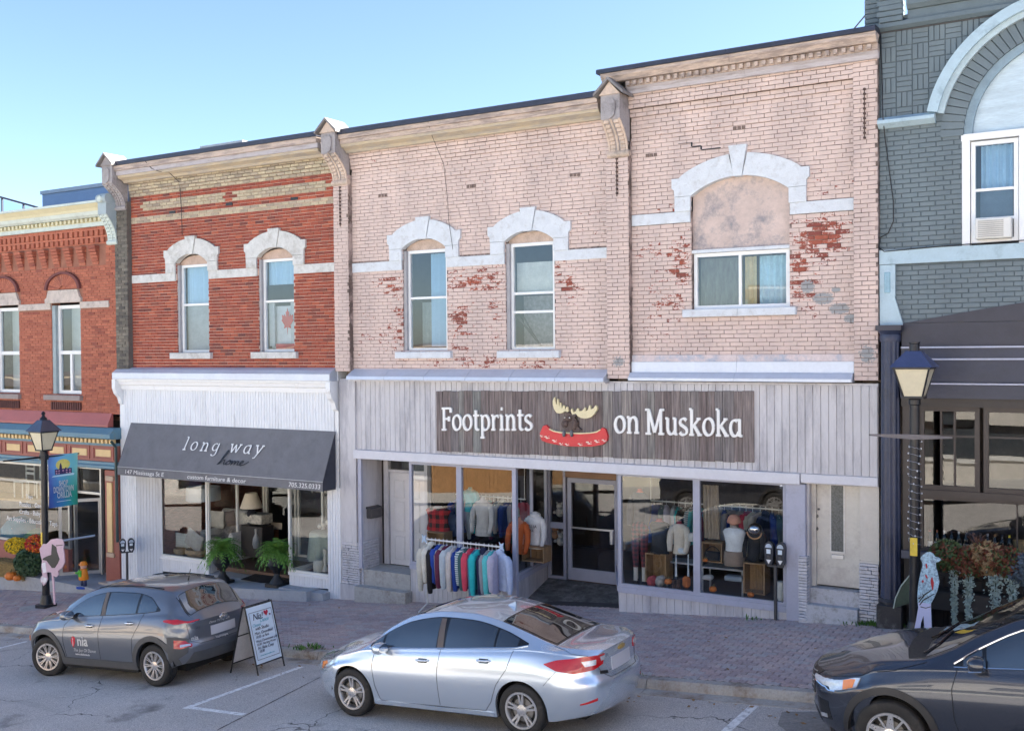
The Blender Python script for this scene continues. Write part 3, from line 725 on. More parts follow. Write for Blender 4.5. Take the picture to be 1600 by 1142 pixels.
# awning
AW = PM('awning_canvas', (.16, .16, .172), .75, var=.12, vs=2.5, bump=.2, bs=200, dirt=(.12, .12, .125), dirt_amt=.25, dirt_scale=2)
ax0, ax1, ayt, azt, ayb, azb = -21.02, -14.62, -.07, 3.30, -.47, 2.285
mb = MB()
nx = 26
def aw(u, v):
    sag = -.012*math.sin(u*math.pi*6)*math.sin(v*math.pi)
    return (lerp(ax0, ax1, u), lerp(ayt, ayb, v)-sag*.5, lerp(azt, azb, v)+sag-.02*math.sin(math.pi*v))
mb.shell([[aw(i/nx, j/6) for i in range(nx+1)] for j in range(7)], (0, .008, -.006))
AWN = mb.build('awning', AW, B2, smooth=40)
mb = MB()
for xx in (ax0, ax1-.006): mb.prism([(ayt, azt-.01), (ayb, azb), (ayb, 2.09), (ayt, 2.09)], 'x', xx, xx+.006)
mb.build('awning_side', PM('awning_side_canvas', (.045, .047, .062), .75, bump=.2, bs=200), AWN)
mb = MB(); mb.shell([[(lerp(ax0, ax1, i/40), ayb-.004-.004*math.sin(i*1.3), z) for i in range(41)] for z in (azb, 2.09)], (0, .006, 0)); mb.build('valance', AW, AWN)
mb = MB(); mb.tube([(ax0, ayb-.006, azb), (ax1, ayb-.006, azb)], .007, 6); mb.build('piping', PM('piping', (.5, .5, .5), .6), AWN)
LETW = PM('letter_white', (.80, .80, .79), .5, var=.03, bump=.05)
sl_up = Vector((0, ayt-ayb, azt-azb)).normalized(); sl_n = Vector((1, 0, 0)).cross(sl_up)
if sl_n.y > 0: sl_n = -sl_n
def onplane(px, py, p0, n):
    r = ray(px, py); t = (Vector(p0)-CAM).dot(n)/r.dot(n); return CAM+r*t
A0 = (ax0, ayb, azb)
def awmap(P, sx=1.0):
    return lambda u, v, w: tuple(P+Vector((u*sx, 0, 0))+sl_up*v+sl_n*(w+.024))
pA, pB = onplane(286, 703, A0, sl_n), onplane(414, 712, A0, sl_n)
def wordw(w, size, track): return sum(glyph(c)[1]+track for c in w)*size
sz = .41; rw = wordw('long way', sz, .22); sx = (pB.x-pA.x)/rw
serif_word('letter', 'long way', sz, LETW, awmap(pA, sx), .040, .014, .004, AWN, slant=.18, track=.22)
pH = onplane(340, 726, A0, sl_n)
hm = [[(0, 0), (.10, .25), (.2, .55), (.24, .78), (.19, .8), (.12, .45), (.07, .02), (.15, .22), (.24, .28), (.26, .1), (.3, .02), (.38, .1)],
      [(.42, .25), (.36, .12), (.4, .02), (.5, .06), (.54, .2), (.47, .29), (.42, .22), (.6, .22)],
      [(.6, .26), (.6, .02), (.67, .24), (.73, .24), (.73, .04), (.8, .25), (.87, .24), (.86, .05), (.95, .06)],
      [(.95, .12), (1.05, .16), (1.07, .27), (1.0, .28), (.96, .12), (1.02, .02), (1.14, .08), (1.3, .26)]]
mb = MB()
for s_ in hm:
    q = []
    for i in range(len(s_)-1):
        for k in range(4): q.append((lerp(s_[i][0], s_[i+1][0], k/4), lerp(s_[i][1], s_[i+1][1], k/4)))
    q.append(s_[-1]); pen(mb, [(u*.70+v*.12, v*.42) for u, v in q], .016, .006, 35, awmap(pH), .004)
mb.build('script_letters', PM('letter_black', (.008, .008, .012), .5), AWN)
def valtext(txt, px0, px1, size):
    x0_, _ = at(px0, 745, ayb); x1_, _ = at(px1, 745, ayb)
    me = text_mesh(txt, size, .003, shear=.12); w_ = max(v.co.x for v in me.vertices)
    k = (x1_-x0_)/w_
    for v in me.vertices: v.co = Vector((x0_+v.co.x*k, ayb-.016-v.co.z, 2.135+v.co.y))
    me.materials.clear(); me.materials.append(LETW); link('letters', me, AWN)
valtext('147 Mississaga St E', 195, 257, .135); valtext('custom furniture & decor', 293, 385, .135); valtext('705.325.0333', 451, 501, .14)
# posts, windows, recessed entrance
apron = PM('apron_concrete', (.36, .375, .40), .8, var=.1, vs=2, bump=.25, bs=40, dirt=(.25, .26, .27), dirt_amt=.4)
mb = MB(); mb.prism([(-21.5, -.78), (-15.15, -.30), (-15.15, -.05), (-21.5, -.52)], 'y', -.42, .36); mb.build('apron', apron, B2)
mb = MB(); mb.prism([(-.0, -.4), (.36, -.2), (2.3, -.02), (2.3, -.6), (-.0, -.6)], 'x', -18.88, -15.98); mb.build('entry_floor', apron, B2)
siding(B2, -21.44, -20.86, -.5, 2.12, -.07, .083, WHITES)
mb = MB(); mb.box(-21.44, -20.86, -.05, .3, -.5, 2.12); mb.build('post', WHITE, B2)
G = []
for i in range(9):
    t = i/8; X = lerp(-20.84, -20.44, t); Y = lerp(-.06, .34, t)
    mb = MB(); a, b = (X, Y), (lerp(-20.84, -20.44, (i+.93)/8), lerp(-.06, .34, (i+.93)/8))
    if i < 8: mb.prism([a, b, (b[0]-.02, b[1]+.02), (a[0]-.02, a[1]+.02)], 'z', -.45, 2.12); mb.build('siding_board', WHITES, B2)
WY = .35
xA, xB = at(250, 800, WY)[0], at(325, 800, WY)[0]; zS = at(290, 873, WY)[1]
FR = PM('shop_frame_white', (.76, .75, .70), .45, var=.04, bump=.08)
window(B2, xA, xB, zS, 2.12, WY-.03, .05, mat=FR, gm=GL_SHOP, posts=[])
def kick(parent, p, q, zs, zb0, zb1, mat, w=.075, lip=.06):
    """boarded stall riser from p to q (plan points) below a sill, following the sloping ground"""
    p, q = Vector((p[0], p[1], 0)), Vector((q[0], q[1], 0)); d = (q-p); L_ = d.length; d.normalize(); nrm = Vector((d.y, -d.x, 0))
    n = max(1, round(L_/w))
    for i in range(n):
        a, b = p+d*(L_*i/n+.003), p+d*(L_*(i+1)/n-.003); zb = lerp(zb0, zb1, i/n)
        vs = [];
        for z in (zb, zs-lip):
            for s_ in (a+nrm*.012, b+nrm*.012, b-nrm*.03, a-nrm*.03): vs.append((s_.x, s_.y, z))
        mb = MB(); mb.add(vs, [(0, 1, 2, 3), (4, 5, 6, 7), (0, 1, 5, 4), (1, 2, 6, 5), (2, 3, 7, 6), (3, 0, 4, 7)]); mb.build('riser_board', mat, parent)
    vs = []
    for z in (zs-lip, zs):
        for s_ in (p+nrm*.05, q+nrm*.05, q-nrm*.09, p-nrm*.09): vs.append((s_.x, s_.y, z))
    mb = MB(); mb.add(vs, [(0, 1, 2, 3), (4, 5, 6, 7), (0, 1, 5, 4), (1, 2, 6, 5), (2, 3, 7, 6), (3, 0, 4, 7)]); return mb
kick(B2, (xA, WY), (xB, WY), zS, -.30, -.22, WHITES).build('window_sill', WHITE, B2)
kick(B2, (xB, WY), (xB, 2.2), zS, -.22, -.05, WHITES).build('window_sill', WHITE, B2)
def glaze(parent, p, q, z0, z1, posts, mat, gm=None, fw=.05):
    """glazed screen along a plan line: frame part with pane sub-parts"""
    p, q = Vector((p[0], p[1], 0)), Vector((q[0], q[1], 0)); d = q-p; L_ = d.length; d.normalize(); nr = Vector((d.y, -d.x, 0))*.03
    mb = MB()
    def bar(a, b, za, zb):
        vs = [tuple(v+Vector((0, 0, z))) for z in (za, zb) for v in (p+d*a+nr, p+d*b+nr, p+d*b-nr, p+d*a-nr)]
        mb.add(vs, [(0, 1, 2, 3), (4, 5, 6, 7), (0, 1, 5, 4), (1, 2, 6, 5), (2, 3, 7, 6), (3, 0, 4, 7)])
    ps = [0]+list(posts)+[1]
    bar(fw, L_-fw, z0, z0+fw); bar(fw, L_-fw, z1-fw, z1)
    for t in ps: c = min(max(t*L_, fw/2), L_-fw/2); bar(c-fw/2, c+fw/2, z0, z1)
    W = mb.build('window', mat, parent)
    for a, b in zip(ps, ps[1:]):
        m2 = MB(); A, Bq = p+d*(a*L_+fw*.4), p+d*(b*L_-fw*.4)
        m2.add([(A.x, A.y, z0+fw*.9), (Bq.x, Bq.y, z0+fw*.9), (Bq.x, Bq.y, z1-fw*.9), (A.x, A.y, z1-fw*.9)], [(0, 1, 2, 3)]); m2.build('pane', gm or GL_SHOP, W)
    return W
glaze(B2, (xB, WY), (xB, 2.2), zS, 2.12, [.5], FR)
# shop door across the back of the recess
dX0 = xB+.05; dX1 = -15.98
D = glaze(B2, (dX0, 2.2), (dX0+1.0, 2.2), .0, 2.12, [], FR); D2 = glaze(B2, (dX0+1.05, 2.2), (dX1+.2, 2.2), .0, 2.12, [], FR)
mb = MB(); mb.tube([(dX0+.93, 2.12, .95), (dX0+.93, 2.1, 1.0), (dX0+.93, 2.1, 1.25), (dX0+.93, 2.12, 1.3)], .015, 8); mb.build('handle', PM('chrome', (.7, .7, .7), .15, metal=1.0, var=.02, bump=0), D)
xC, xD = at(452, 850, .02)[0], -14.86; zS2 = at(480, 896, .02)[1]
window(B2, xC, xD, zS2, 2.12, -.01, .05, mat=FR, gm=GL_SHOP)
glaze(B2, (xC, .03), (xC, 2.2), zS2, 2.12, [.5], FR)
kick(B2, (xC, .02), (xD, .02), zS2, -.12, -.04, WHITES).build('window_sill', WHITE, B2)
kick(B2, (xC, 2.2), (xC, .05), zS2, -.05, -.1, WHITES).build('window_sill', WHITE, B2)
mb = MB(); mb.box(xC-.02, xD+.05, -.3, .0, -.32, -.08); mb.build('step', apron, B2)
siding(B2, -14.86, -14.50, walk(-14.7, 0)-.02, 2.12, -.07, .075, WHITES)
mb = MB(); mb.box(-14.86, -14.50, -.05, .3, walk(-14.7, 0)-.05, 2.12); mb.build('post', WHITE, B2)
# interior of the furniture shop
BRI = PM('interior_brick', (.22, .09, .06), .85, var=.35, vs=9, stretch=(1, 1, 4), bump=.6, bs=14)
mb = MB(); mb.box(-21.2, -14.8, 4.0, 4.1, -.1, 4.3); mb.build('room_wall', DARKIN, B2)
mb = MB(); mb.box(-21.2, -20.62, .42, 4.0, -.1, 4.3); mb.build('interior_brick_wall', BRI, B2)
mb = MB(); mb.box(-20.62, -14.8, .36, 4.0, 2.7, 2.75); mb.build('ceiling', PM('shop_ceiling', (.18, .17, .16), .9), B2)
mb = MB(); mb.box(-20.6, xB-.05, WY+.08, 2.15, zS-.15, zS-.04); mb.build('display_deck', PM('deck_wood', (.11, .06, .045), .5, var=.2), B2)
mb = MB(); mb.box(xC+.06, xD+.3, .08, 2.15, zS2-.15, zS2-.05); mb.build('display_deck', MATS['deck_wood'], B2)
# ================================================================ B3 / B4: pale pink painted brick
B3 = thing('painted_brick_building', 'pale pink painted brick building with two tall arched windows', 'building', (-11.2, 0, 4.4))
w3 = [(-12.87, -11.80), (-10.45, -9.40)]
def corb3(x, z):
    o = 0.0
    for q in (8.72, 8.80, 8.94): o -= .024 if z > q else 0
    if 8.35 < z < 8.53 and (-13.8 < x < -11.31 or -10.95 < x < -8.44): o -= .016
    return o
brick_wall(B3, -14.17, -8.27, 4.56, 9.06, 0, PINKM, MORT_P, [(a, b, 4.96, 7.21) for a, b in w3], [(-14.17, -8.27, 6.59, 6.78)], 300, yoff=corb3, gap=.0075)
brick_wall(B3, -14.555, -14.17, 4.56, 8.6, -.13, PINKP, MORT_P, name='brick_pilaster', back=.4, gap=.0075)
stones(B3, [(-14.16, -12.88), (-11.79, -10.46), (-9.39, -8.28)], 6.59, 6.78, STONEW)
ARB = PM('arch_infill', (.52, .40, .33), .8, var=.2, vs=6, bump=.5)
for a, b in w3:
    cx = (a+b)/2
    hood(B3, cx, .535, 7.0, 7.19, .89, 7.30, 7.56, 6.78, STONEW)
    n = 12; P = [(cx-.53, 6.96), (cx+.53, 6.96)]+[(cx+.53*math.cos(math.pi*i/n), 6.98+.20*math.sin(math.pi*i/n)) for i in range(1, n)]
    mb = MB(); mb.prism(P, 'y', .12, .16); mb.build('arch_board', ARB, B3)
    sill(B3, a-.16, b+.13, 4.82, 4.95, STONEW)
    mb = MB(); mb.box(a-.01, a+.07, .03, .2, 4.96, 6.97); mb.box(b-.02, b+.01, .05, .2, 4.96, 6.97); mb.build('jamb', MATS['jamb_grey'], B3)
    W = window(B3, a+.06, b-.02, 4.965, 6.97, .09, .06, rails=[6.02] if cx < -11 else [6.03, 5.68], sash=.045)
    if cx < -11:
        curtain(W, cx-.02, b-.06, 5.05, 6.9, .26, n=7); curtain(W, a+.15, cx-.1, 5.05, 5.95, .45, PM('blind', (.32, .35, .34), .8), n=14, amp=.006)
    else:
        curtain(W, a+.1, b-.06, 6.05, 6.62, .26, PM('cream_blind', (.62, .58, .50), .9), n=3, amp=.012)
        mb = MB(); mb.box(a+.1, b-.06, .5, .52, 5.0, 6.0); mb.build('blind', PM('old_blind', (.30, .27, .26), .9, var=.3, vs=14), W)
        mb = MB(); mb.tube([(a+.12, .2, 5.62), (cx+.12, .2, 5.05)], .02, 6); mb.tube([(a+.26, .22, 5.58), (cx+.02, .22, 5.15)], .015, 6); mb.build('prop_stick', PM('dark_wood', (.05, .04, .035), .6), W)
runx(B3, 'soffit_moulding', [(-.10, 9.03), (-.17, 9.03), (-.21, 9.08), (-.33, 9.13), (-.35, 9.18), (-.1, 9.18)], -14.16, -8.3, PEELY, 2)
runx(B3, 'cornice_board', rect(-.37, -.1, 9.182, 9.275), -14.16, -8.3, PEELW, 2)
runx(B3, 'cornice_board', rect(-.41, -.1, 9.278, 9.365), -14.17, -8.3, PEELW, 1)
runx(B3, 'roof_flashing', [(-.44, 9.37), (-.44, 9.46), (-.41, 9.48), (.3, 9.54), (.3, 9.37)], -14.17, -8.32, NAVY, 2)
def cable(pts, r=.008, label='', name='cable', mat=None):
    mb = MB(); mb.tube(pts, r, 6); o = mb.build(name, mat or BLACKM); tag(o, label, 'cable'); return o
for x_, z_ in ((-13.35, 8.12), (-11.2, 8.12), (-8.95, 8.13)):
    mb = MB()
    for k in range(3): mb.box(x_-.11+k*.075, x_-.11+k*.075+.06, -.008, .02, z_-.03, z_+.03)
    mb.build('wall_vent', PM('vent_brown', (.17, .12, .10), .8, var=.3, vs=30), B3)
shell_box(B3, -14.56, -8.05, 2.9, 9.38, 9, floors=(4.5,))
mb = MB(); mb.box(-14.3, -8.3, 2.2, 2.25, 4.5, 9.2); mb.build('room_wall', MATS['room_wall'], B3)
B4 = thing('painted_brick_building', 'taller pale pink painted brick building with one wide arch boarded above a sliding window', 'building', (-5.9, 0, 4.4))
def rec4(x, z):
    o = 0.0
    if z > 9.02: o -= .035
    if z > 9.15: o -= .065
    if 8.68 < z < 8.93 and (-7.55 < x < -6.0 or -5.75 < x < -4.22): o -= .016
    return o
brick_wall(B4, -7.84, -4.0, 4.86, 9.50, 0, PINKR, MORT_P, [(-6.73, -5.04, 5.62, 7.84)], [(-7.84, -4.0, 7.12, 7.31)], 300, yoff=rec4, gap=.0075)
brick_wall(B4, -8.27, -7.84, 4.45, 8.6, -.13, PINKP, MORT_P, name='brick_pilaster', back=.4, gap=.0075)
brick_wall(B4, -4.0, -3.635, 4.45, 9.50, -.105, PINKP, MORT_P, name='brick_pier', back=.37, gap=.0075)
stones(B4, [(-7.83, -6.74), (-5.03, -4.01)], 7.12, 7.31, STONEW)
A = hood(B4, -5.885, .845, 7.55, 7.83, 1.18, 7.87, 8.20, 7.31, STONEW, kb=.075, kt=.16, ktop=.13)
BRDM = PM('boarded_panel', (.56, .44, .385), .7, var=.12, vs=2.2, bump=.3, bs=30, dirt=(.27, .25, .26), dirt_amt=.55, dirt_scale=2.8)
mb = MB(); mb.prism([(-6.73, 6.62), (-5.04, 6.62)]+[(x, z+.005) for x, z in A[::-1]], 'y', .09, .13); mb.build('boarded_panel', BRDM, B4)
mb = MB(); mb.box(-6.75, -5.02, .02, .13, 6.585, 6.64); mb.build('window_head', STONEW, B4)
W = window(B4, -6.71, -5.06, 5.635, 6.58, .07, .06, posts=[-5.90], sash=.05)
sill(B4, -6.87, -4.92, 5.50, 5.63, STONEW, n=2)
mb = MB(); mb.box(-6.64, -5.93, .2, .22, 5.7, 6.5); mb.build('blind', PM('olive_blind', (.17, .16, .13), .9, var=.25, vs=4, stretch=(6, 1, 1)), W)
curtain(W, -5.86, -5.66, 5.7, 6.5, .22, PM('cream_curtain', (.62, .48, .25), .9), n=2); curtain(W, -5.62, -5.1, 5.7, 6.5, .25, PM('blue_curtain', (.45, .62, .68), .9), n=5)
# cornice with dentils
runx(B4, 'cornice_board', [(-.11, 9.40), (-.17, 9.40), (-.19, 9.46), (-.24, 9.50), (-.10, 9.50)], -7.82, -3.60, PEELG, 2)
runx(B4, 'cornice_board', rect(-.22, -.1, 9.50, 9.615), -7.84, -3.60, PEELW, 2)
x = -7.8
while x < -3.64:
    mb = MB(); mb.cbox(x, x+.062, -.285, -.21, 9.525, 9.60, .004); mb.build('dentil', PEELW, B4); x += .1265
runx(B4, 'cornice_board', [(-.22, 9.617), (-.30, 9.617), (-.33, 9.66), (-.37, 9.70), (-.37, 9.76), (-.1, 9.76)], -8.25, -3.60, PEELW, 2)
runx(B4, 'roof_flashing', [(-.40, 9.765), (-.40, 9.83), (-.37, 9.85), (.3, 9.90), (.3, 9.765)], -8.32, -3.60, NAVY, 2)
bracket(B4, -8.02, 9.36, 8.42, (BRKG, BRKP, CAPM), w=.18, proj=.46)
for x_, z_ in ((-7.45, 8.33), (-5.87, 8.62), (-4.3, 8.70)):
    mb = MB()
    for k in range(3): mb.box(x_-.11+k*.075, x_-.11+k*.075+.06, -.008, .02, z_-.03, z_+.03)
    mb.build('wall_vent', MATS['vent_brown'], B4)
for x_, zt_, zb_ in ((-14.36, 8.35, 7.55), (-8.05, 8.3, 7.65), (-3.82, 8.95, 8.2)):
    mb = MB(); z = zt_
    while z > zb_:
        mb.cbox(x_-.018, x_+.018, -.165, -.12, z-.012, z+.02, .004); z -= .075
    mb.tube([(x_, -.15, zt_), (x_, -.15, zb_)], .008, 6)
    mb.build('wall_tie', PM('rust', (.09, .055, .045), .8), B3 if x_ < -14 else B4)
# stepped crack beside the keystone
mb = MB(); pts = [(-6.95, 8.47), (-6.72, 8.47), (-6.70, 8.40), (-6.55, 8.39), (-6.53, 8.33), (-6.2, 8.32)]
for (a, z0_), (b, z1_) in zip(pts, pts[1:]): mb.box(min(a, b)-.004, max(a, b)+.004, -.0065, .01, min(z0_, z1_)-.004, max(z0_, z1_)+.004)
mb.build('crack', BLACKM, B4)
shell_box(B4, -8.05, -3.635, 2.9, 9.7, 9, floors=(4.6,))
mb = MB(); mb.box(-7.9, -3.8, 2.2, 2.25, 4.5, 9.3); mb.build('room_wall', MATS['room_wall'], B4)
runx(B4, 'flashing_board', rect(-.045, .05, 4.745, 4.86), -7.83, -4.01, PM('pink_board', (.62, .52, .50), .6, dirt=(.36, .40, .48), dirt_amt=.6, dirt_scale=3), 2)
runx(B4, 'flashing', rect(-.07, .05, 4.56, 4.743), -7.83, -4.01, METALC, 2)
runx(B4, 'flashing', [(.0, 4.558), (-.13, 4.558), (-.22, 4.47), (-.22, 4.42), (.0, 4.42)], -7.83, -4.01, METALC, 2)
runx(B3, 'flashing', [(.02, 4.62), (-.10, 4.56), (-.26, 4.46), (-.27, 4.395), (-.02, 4.395)], -14.15, -8.28, METALC, 6, .004)
runx(B3, 'flashing', rect(-.2, -.02, 4.36, 4.39), -14.15, -8.28, GREYP, 1)
# ================================================================ clothing shop front (grey siding)
SF = thing('clothing_shop', 'lilac grey boarded shop front with big display windows and recessed entrance', 'shop', (-9, 0, 0))
GREYW = PM('shop_window_frame', (.36, .37, .45), .45, var=.06, bump=.1)
siding(SF, -14.06, -3.655, 2.95, 4.36, -.06, .125, GREYP)
mb = MB(); mb.box(-14.5, -3.65, -.036, .25, 2.78, 4.40); mb.build('fascia_backing', GREYP, SF)
mb = MB(); mb.cbox(-14.10, -4.86, -.13, .0, 2.765, 2.945, .008); mb.build('lintel_beam', PM('beam_paint', (.62, .62, .66), .5, var=.05), SF)
mb = MB(); mb.cbox(-4.85, -3.645, -.10, .0, 2.80, 2.945, .008); mb.build('lintel_beam', MATS['beam_paint'], SF)
mb = MB(); mb.box(-14.49, -14.07, -.075, -.0, .95, 4.36); mb.box(-14.12, -14.05, -.11, -.0, 2.95, 4.36); mb.build('corner_board', GREYP, SF)
# stone veneer piers
VEN = PM('veneer_stone', (.55, .54, .57), .7, var=.12, vs=9, bump=.6, bs=30, dirt=(.36, .35, .36), dirt_amt=.4, dirt_scale=6)
def veneer(x0, x1, z0, z1, y, parent=SF, axis='x', th=.06):
    z = z0
    while z < z1-.02:
        h = random.uniform(.04, .062); a = x0
        while a < x1-.02:
            l = random.uniform(.12, .3); b = min(a+l, x1); p = random.uniform(-.012, .012)
            if x1-b < .05: b = x1
            mb = MB()
            if axis == 'x': mb.cbox(a+.003, b-.003, y+p, y+th, z+.004, min(z+h, z1)-.004, .006)
            else: mb.cbox(y-th, y-p, a+.003, b-.003, z+.004, min(z+h, z1)-.004, .006)
            mb.build('veneer_stone', VEN, parent); a = b
        z += h
zg = walk(-14.3, 0)
mb = MB(); mb.box(-14.5, -14.0, -.02, .3, zg-.1, 2.8); mb.box(-14.5, -13.985, -.10, .0, zg-.1, .14); mb.build('pier', GREYP, SF)
veneer(-14.48, -14.0, .14, 1.02, -.075)
# left recess with panelled door
mb = MB(); mb.box(-14.0, -13.97, -.0, .66, .05, 2.8); mb.build('recess_wall', GREYP, SF)
veneer(-.05, .5, .14, 1.05, -13.925, axis='y', th=.05)
mb = MB(); mb.box(-14.01, -13.93, -.085, -.03, .5, 2.78); mb.build('corner_post', GREYT, SF)
DOORP = PM('door_paint', (.60, .585, .59), .45, var=.05, bump=.1)
zd0, zd1 = .50, 2.42
D = MB(); D.box(-13.72, -12.80, .61, .65, zd0, zd1); D = D.build('door', DOORP, SF)
for (u0, u1, v0, v1) in ((.12, .42, .72, .93), (.55, .85, .72, .93), (.12, .42, .36, .70), (.55, .85, .36, .70), (.12, .42, .05, .32), (.55, .85, .05, .32)):
    a, b = -13.72+.92*u0, -13.72+.92*u1; c, e = lerp(zd0, zd1, v0), lerp(zd0, zd1, v1)
    m2 = MB(); m2.cbox(a+.02, b-.02, .598, .62, c+.02, e-.02, .008)
    for q in ((a, b, c, c+.012), (a, b, e-.012, e), (a, a+.012, c+.012, e-.012), (b-.012, b, c+.012, e-.012)): m2.box(q[0], q[1], .603, .615, q[2], q[3])
    m2.build('door_panel', DOORP, D)
mb = MB(); mb.box(-13.85, -13.73, .56, .68, zd0, 2.80); mb.box(-12.80, -12.72, .56, .68, zd0, 2.80); mb.box(-13.73, -12.80, .57, .67, 2.43, 2.49); mb.build('door_frame', GREYP, SF)
mb = MB(); mb.add([(-13.73, .62, 2.49), (-12.8, .62, 2.49), (-12.8, .62, 2.8), (-13.73, .62, 2.8)], [(0, 1, 2, 3)]); TR = mb.build('transom', GL_SHOP, SF)
mb = MB(); mb.box(-13.45, -12.9, .66, .665, 2.52, 2.76); mb.build('exit_card', PM('card', (.62, .62, .50), .7), TR)
text_on('letters', 'EXIT', .2, BLACKM, (-12.93, .652, 2.57), (-1, 0, 0), (0, 0, 1), TR, bold=.004)
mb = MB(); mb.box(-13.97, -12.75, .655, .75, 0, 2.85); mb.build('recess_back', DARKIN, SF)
mb = MB(); mb.box(-13.97, -12.74, -.02, .68, .10, .475); mb.build('step', CONC, SF)
mb = MB(); mb.box(-14.0, -12.70, -.25, -.02, zg-.2, .16); mb.build('step', CONC, SF)
# windows 1 and 2, splayed return, entrance
sZ = .70; WT = 2.765
x1a, x1b, x1c = -12.74, -11.54, -10.27
window(SF, x1a, x1b, sZ, WT, -.03, .06, mat=GREYW, gm=GL_SHOP); window(SF, x1b, x1c, sZ, WT, -.03, .06, mat=GREYW, gm=GL_SHOP)
kick(SF, (x1a, .0), (x1c, .0), sZ, walk(-12.7, 0)-.05, walk(-10.3, 0)-.05, GREYP, w=.11, lip=.09).build('window_sill', GREYT, SF)
rX, rY = -10.52, 1.62
glaze(SF, (x1c, .0), (rX, rY), sZ, WT, [.5], GREYW)
kick(SF, (x1c, .02), (rX, rY), sZ, .1, .3, GREYP, w=.11, lip=.09).build('window_sill', GREYT, SF)
mb = MB(); mb.box(x1c-.05, x1c+.03, -.04, .04, .0, WT); mb.build('corner_post', GREYT, SF)
DY = 1.66
s0, s1 = rX, at(884, 820, DY)[0]; d0, d1 = at(887, 820, DY)[0], -8.93
FL = .34
W = window(SF, s0, s1, FL, WT, DY, .06, rails=[1.42], mat=GREYW, gm=GL_SHOP, sash=.12)
D = MB(); fw = .085
D.box(d0, d0+fw, DY, DY+.05, FL+.02, 2.40); D.box(d1-fw, d1, DY, DY+.05, FL+.02, 2.40); D.box(d0+fw, d1-fw, DY, DY+.05, FL+.02, FL+.26); D.box(d0+fw, d1-fw, DY, DY+.05, 2.31, 2.40)
D = D.build('door', GREYW, SF)
mb = MB(); mb.add([(d0+fw, DY+.025, FL+.25), (d1-fw, DY+.025, FL+.25), (d1-fw, DY+.025, 2.32), (d0+fw, DY+.025, 2.32)], [(0, 1, 2, 3)]); mb.build('pane', GL_SHOP, D)
ALU = PM('aluminium', (.62, .62, .64), .3, metal=.8, var=.05, bump=.05)
mb = MB(); mb.box(d0+fw, d1-fw, DY-.05, DY-.03, 1.40, 1.435); mb.cbox(d1-.16, d1-.09, DY-.07, DY+.0, 1.15, 1.42, .008); mb.build('push_bar', ALU, D)
mb = MB(); mb.box(d0-.05, d1+.1, DY, DY+.06, 2.41, WT); mb.build('transom_panel', PM('transom_wood', (.30, .17, .10), .6), SF)
mb = MB(); mb.prism([(-.10, .08), (1.7, .335), (1.7, -.1), (-.10, -.1)], 'x', -10.6, -8.0); mb.build('entry_floor', PM('entry_concrete', (.19, .185, .18), .8, var=.35, vs=3, bump=.4, bs=40, dirt=(.09, .085, .08), dirt_amt=.75, dirt_scale=4), SF)
x3a, x3b, x3c = -8.13, -6.655, -5.10; sZ3 = .755
glaze(SF, (-8.92, 1.62), (x3a, .03), sZ3, WT, [.5], GREYW)
kick(SF, (-8.92, 1.62), (x3a, .03), sZ3, .3, .2, GREYP, w=.11, lip=.09).build('window_sill', GREYT, SF)
window(SF, x3a, x3b, sZ3, WT+.02, -.03, .06, mat=GREYW, gm=GL_SHOP); window(SF, x3b, x3c, sZ3, WT+.02, -.03, .06, mat=GREYW, gm=GL_SHOP)
kick(SF, (x3a, .0), (x3c, .0), sZ3, walk(-8.1, 0)-.05, walk(-5.1, 0)-.05, GREYP, w=.15, lip=.10).build('window_sill', GREYT, SF)
mb = MB(); mb.cbox(-5.10, -4.78, -.075, .2, walk(-5, 0)-.05, 2.77, .01); mb.build('pilaster', GREYT, SF)
# right recess with metal door
mb = MB(); mb.box(-4.78, -4.74, .0, .25, .5, 2.83); mb.build('recess_wall', GREYP, SF)
veneer(-4.88, -4.735, walk(-4.8, 0)-.02, 1.62, -.16, th=.16)
CRM = PM('cream_metal', (.62, .59, .53), .42, var=.07, vs=2.5, bump=.25, bs=8, dirt=(.48, .44, .40), dirt_amt=.55, dirt_scale=2)
zr0 = at(1300, 914, .22)[1]
D = MB(); D.box(-4.67, -3.95, .20, .24, zr0, 2.82); D = D.build('door', CRM, SF)
gx0, gx1 = at(1299, 800, .2)[0], at(1318, 800, .2)[0]; gz0, gz1 = at(1308, 861, .2)[1], at(1308, 749, .2)[1]
mb = MB(); mb.box(gx0, gx1, .192, .21, gz0, gz1); mb.build('door_glass', PM('wired_glass', (.10, .11, .11), .25, var=.5, vs=40, bump=.3, bs=120), D)
mb = MB()
for q in ((gx0-.025, gx0, gz0-.025, gz1+.025), (gx1, gx1+.025, gz0-.025, gz1+.025), (gx0, gx1, gz0-.025, gz0), (gx0, gx1, gz1, gz1+.025)): mb.box(q[0], q[1], .188, .21, q[2], q[3])
mb.build('glass_trim', PM('trim_light', (.66, .64, .60), .5), D)
for px_, py_, r_ in ((1276, 806, .032), (1275.5, 825.5, .036), (1279.5, 795, .018)):
    X, Z = at(px_, py_, .19); mb = MB(); mb.lathe([(0, -.02), (r_, -.02), (r_, .0), (r_*.55, .012), (r_*.5, -.035), (0, -.04)], (X, .19, Z), 14, axis='y'); mb.build('lock', PM('dark_steel', (.12, .12, .12), .35, metal=.7), D, smooth=40)
X, Z = at(1309, 869.5, .19); mb = MB(); mb.cbox(X-.10, X+.10, .175, .2, Z-.035, Z+.035, .006); mb.build('mail_slot', ALU, D)
mb = MB(); mb.box(-4.67, -3.95, .192, .199, zr0+.01, zr0+.30); mb.build('kick_plate', CRM, D)
mb = MB(); mb.box(-4.745, -4.67, .14, .26, zr0-.02, 2.83); mb.box(-3.955, -3.92, .17, .26, zr0-.02, 2.83); mb.build('door_frame', CRM, SF)
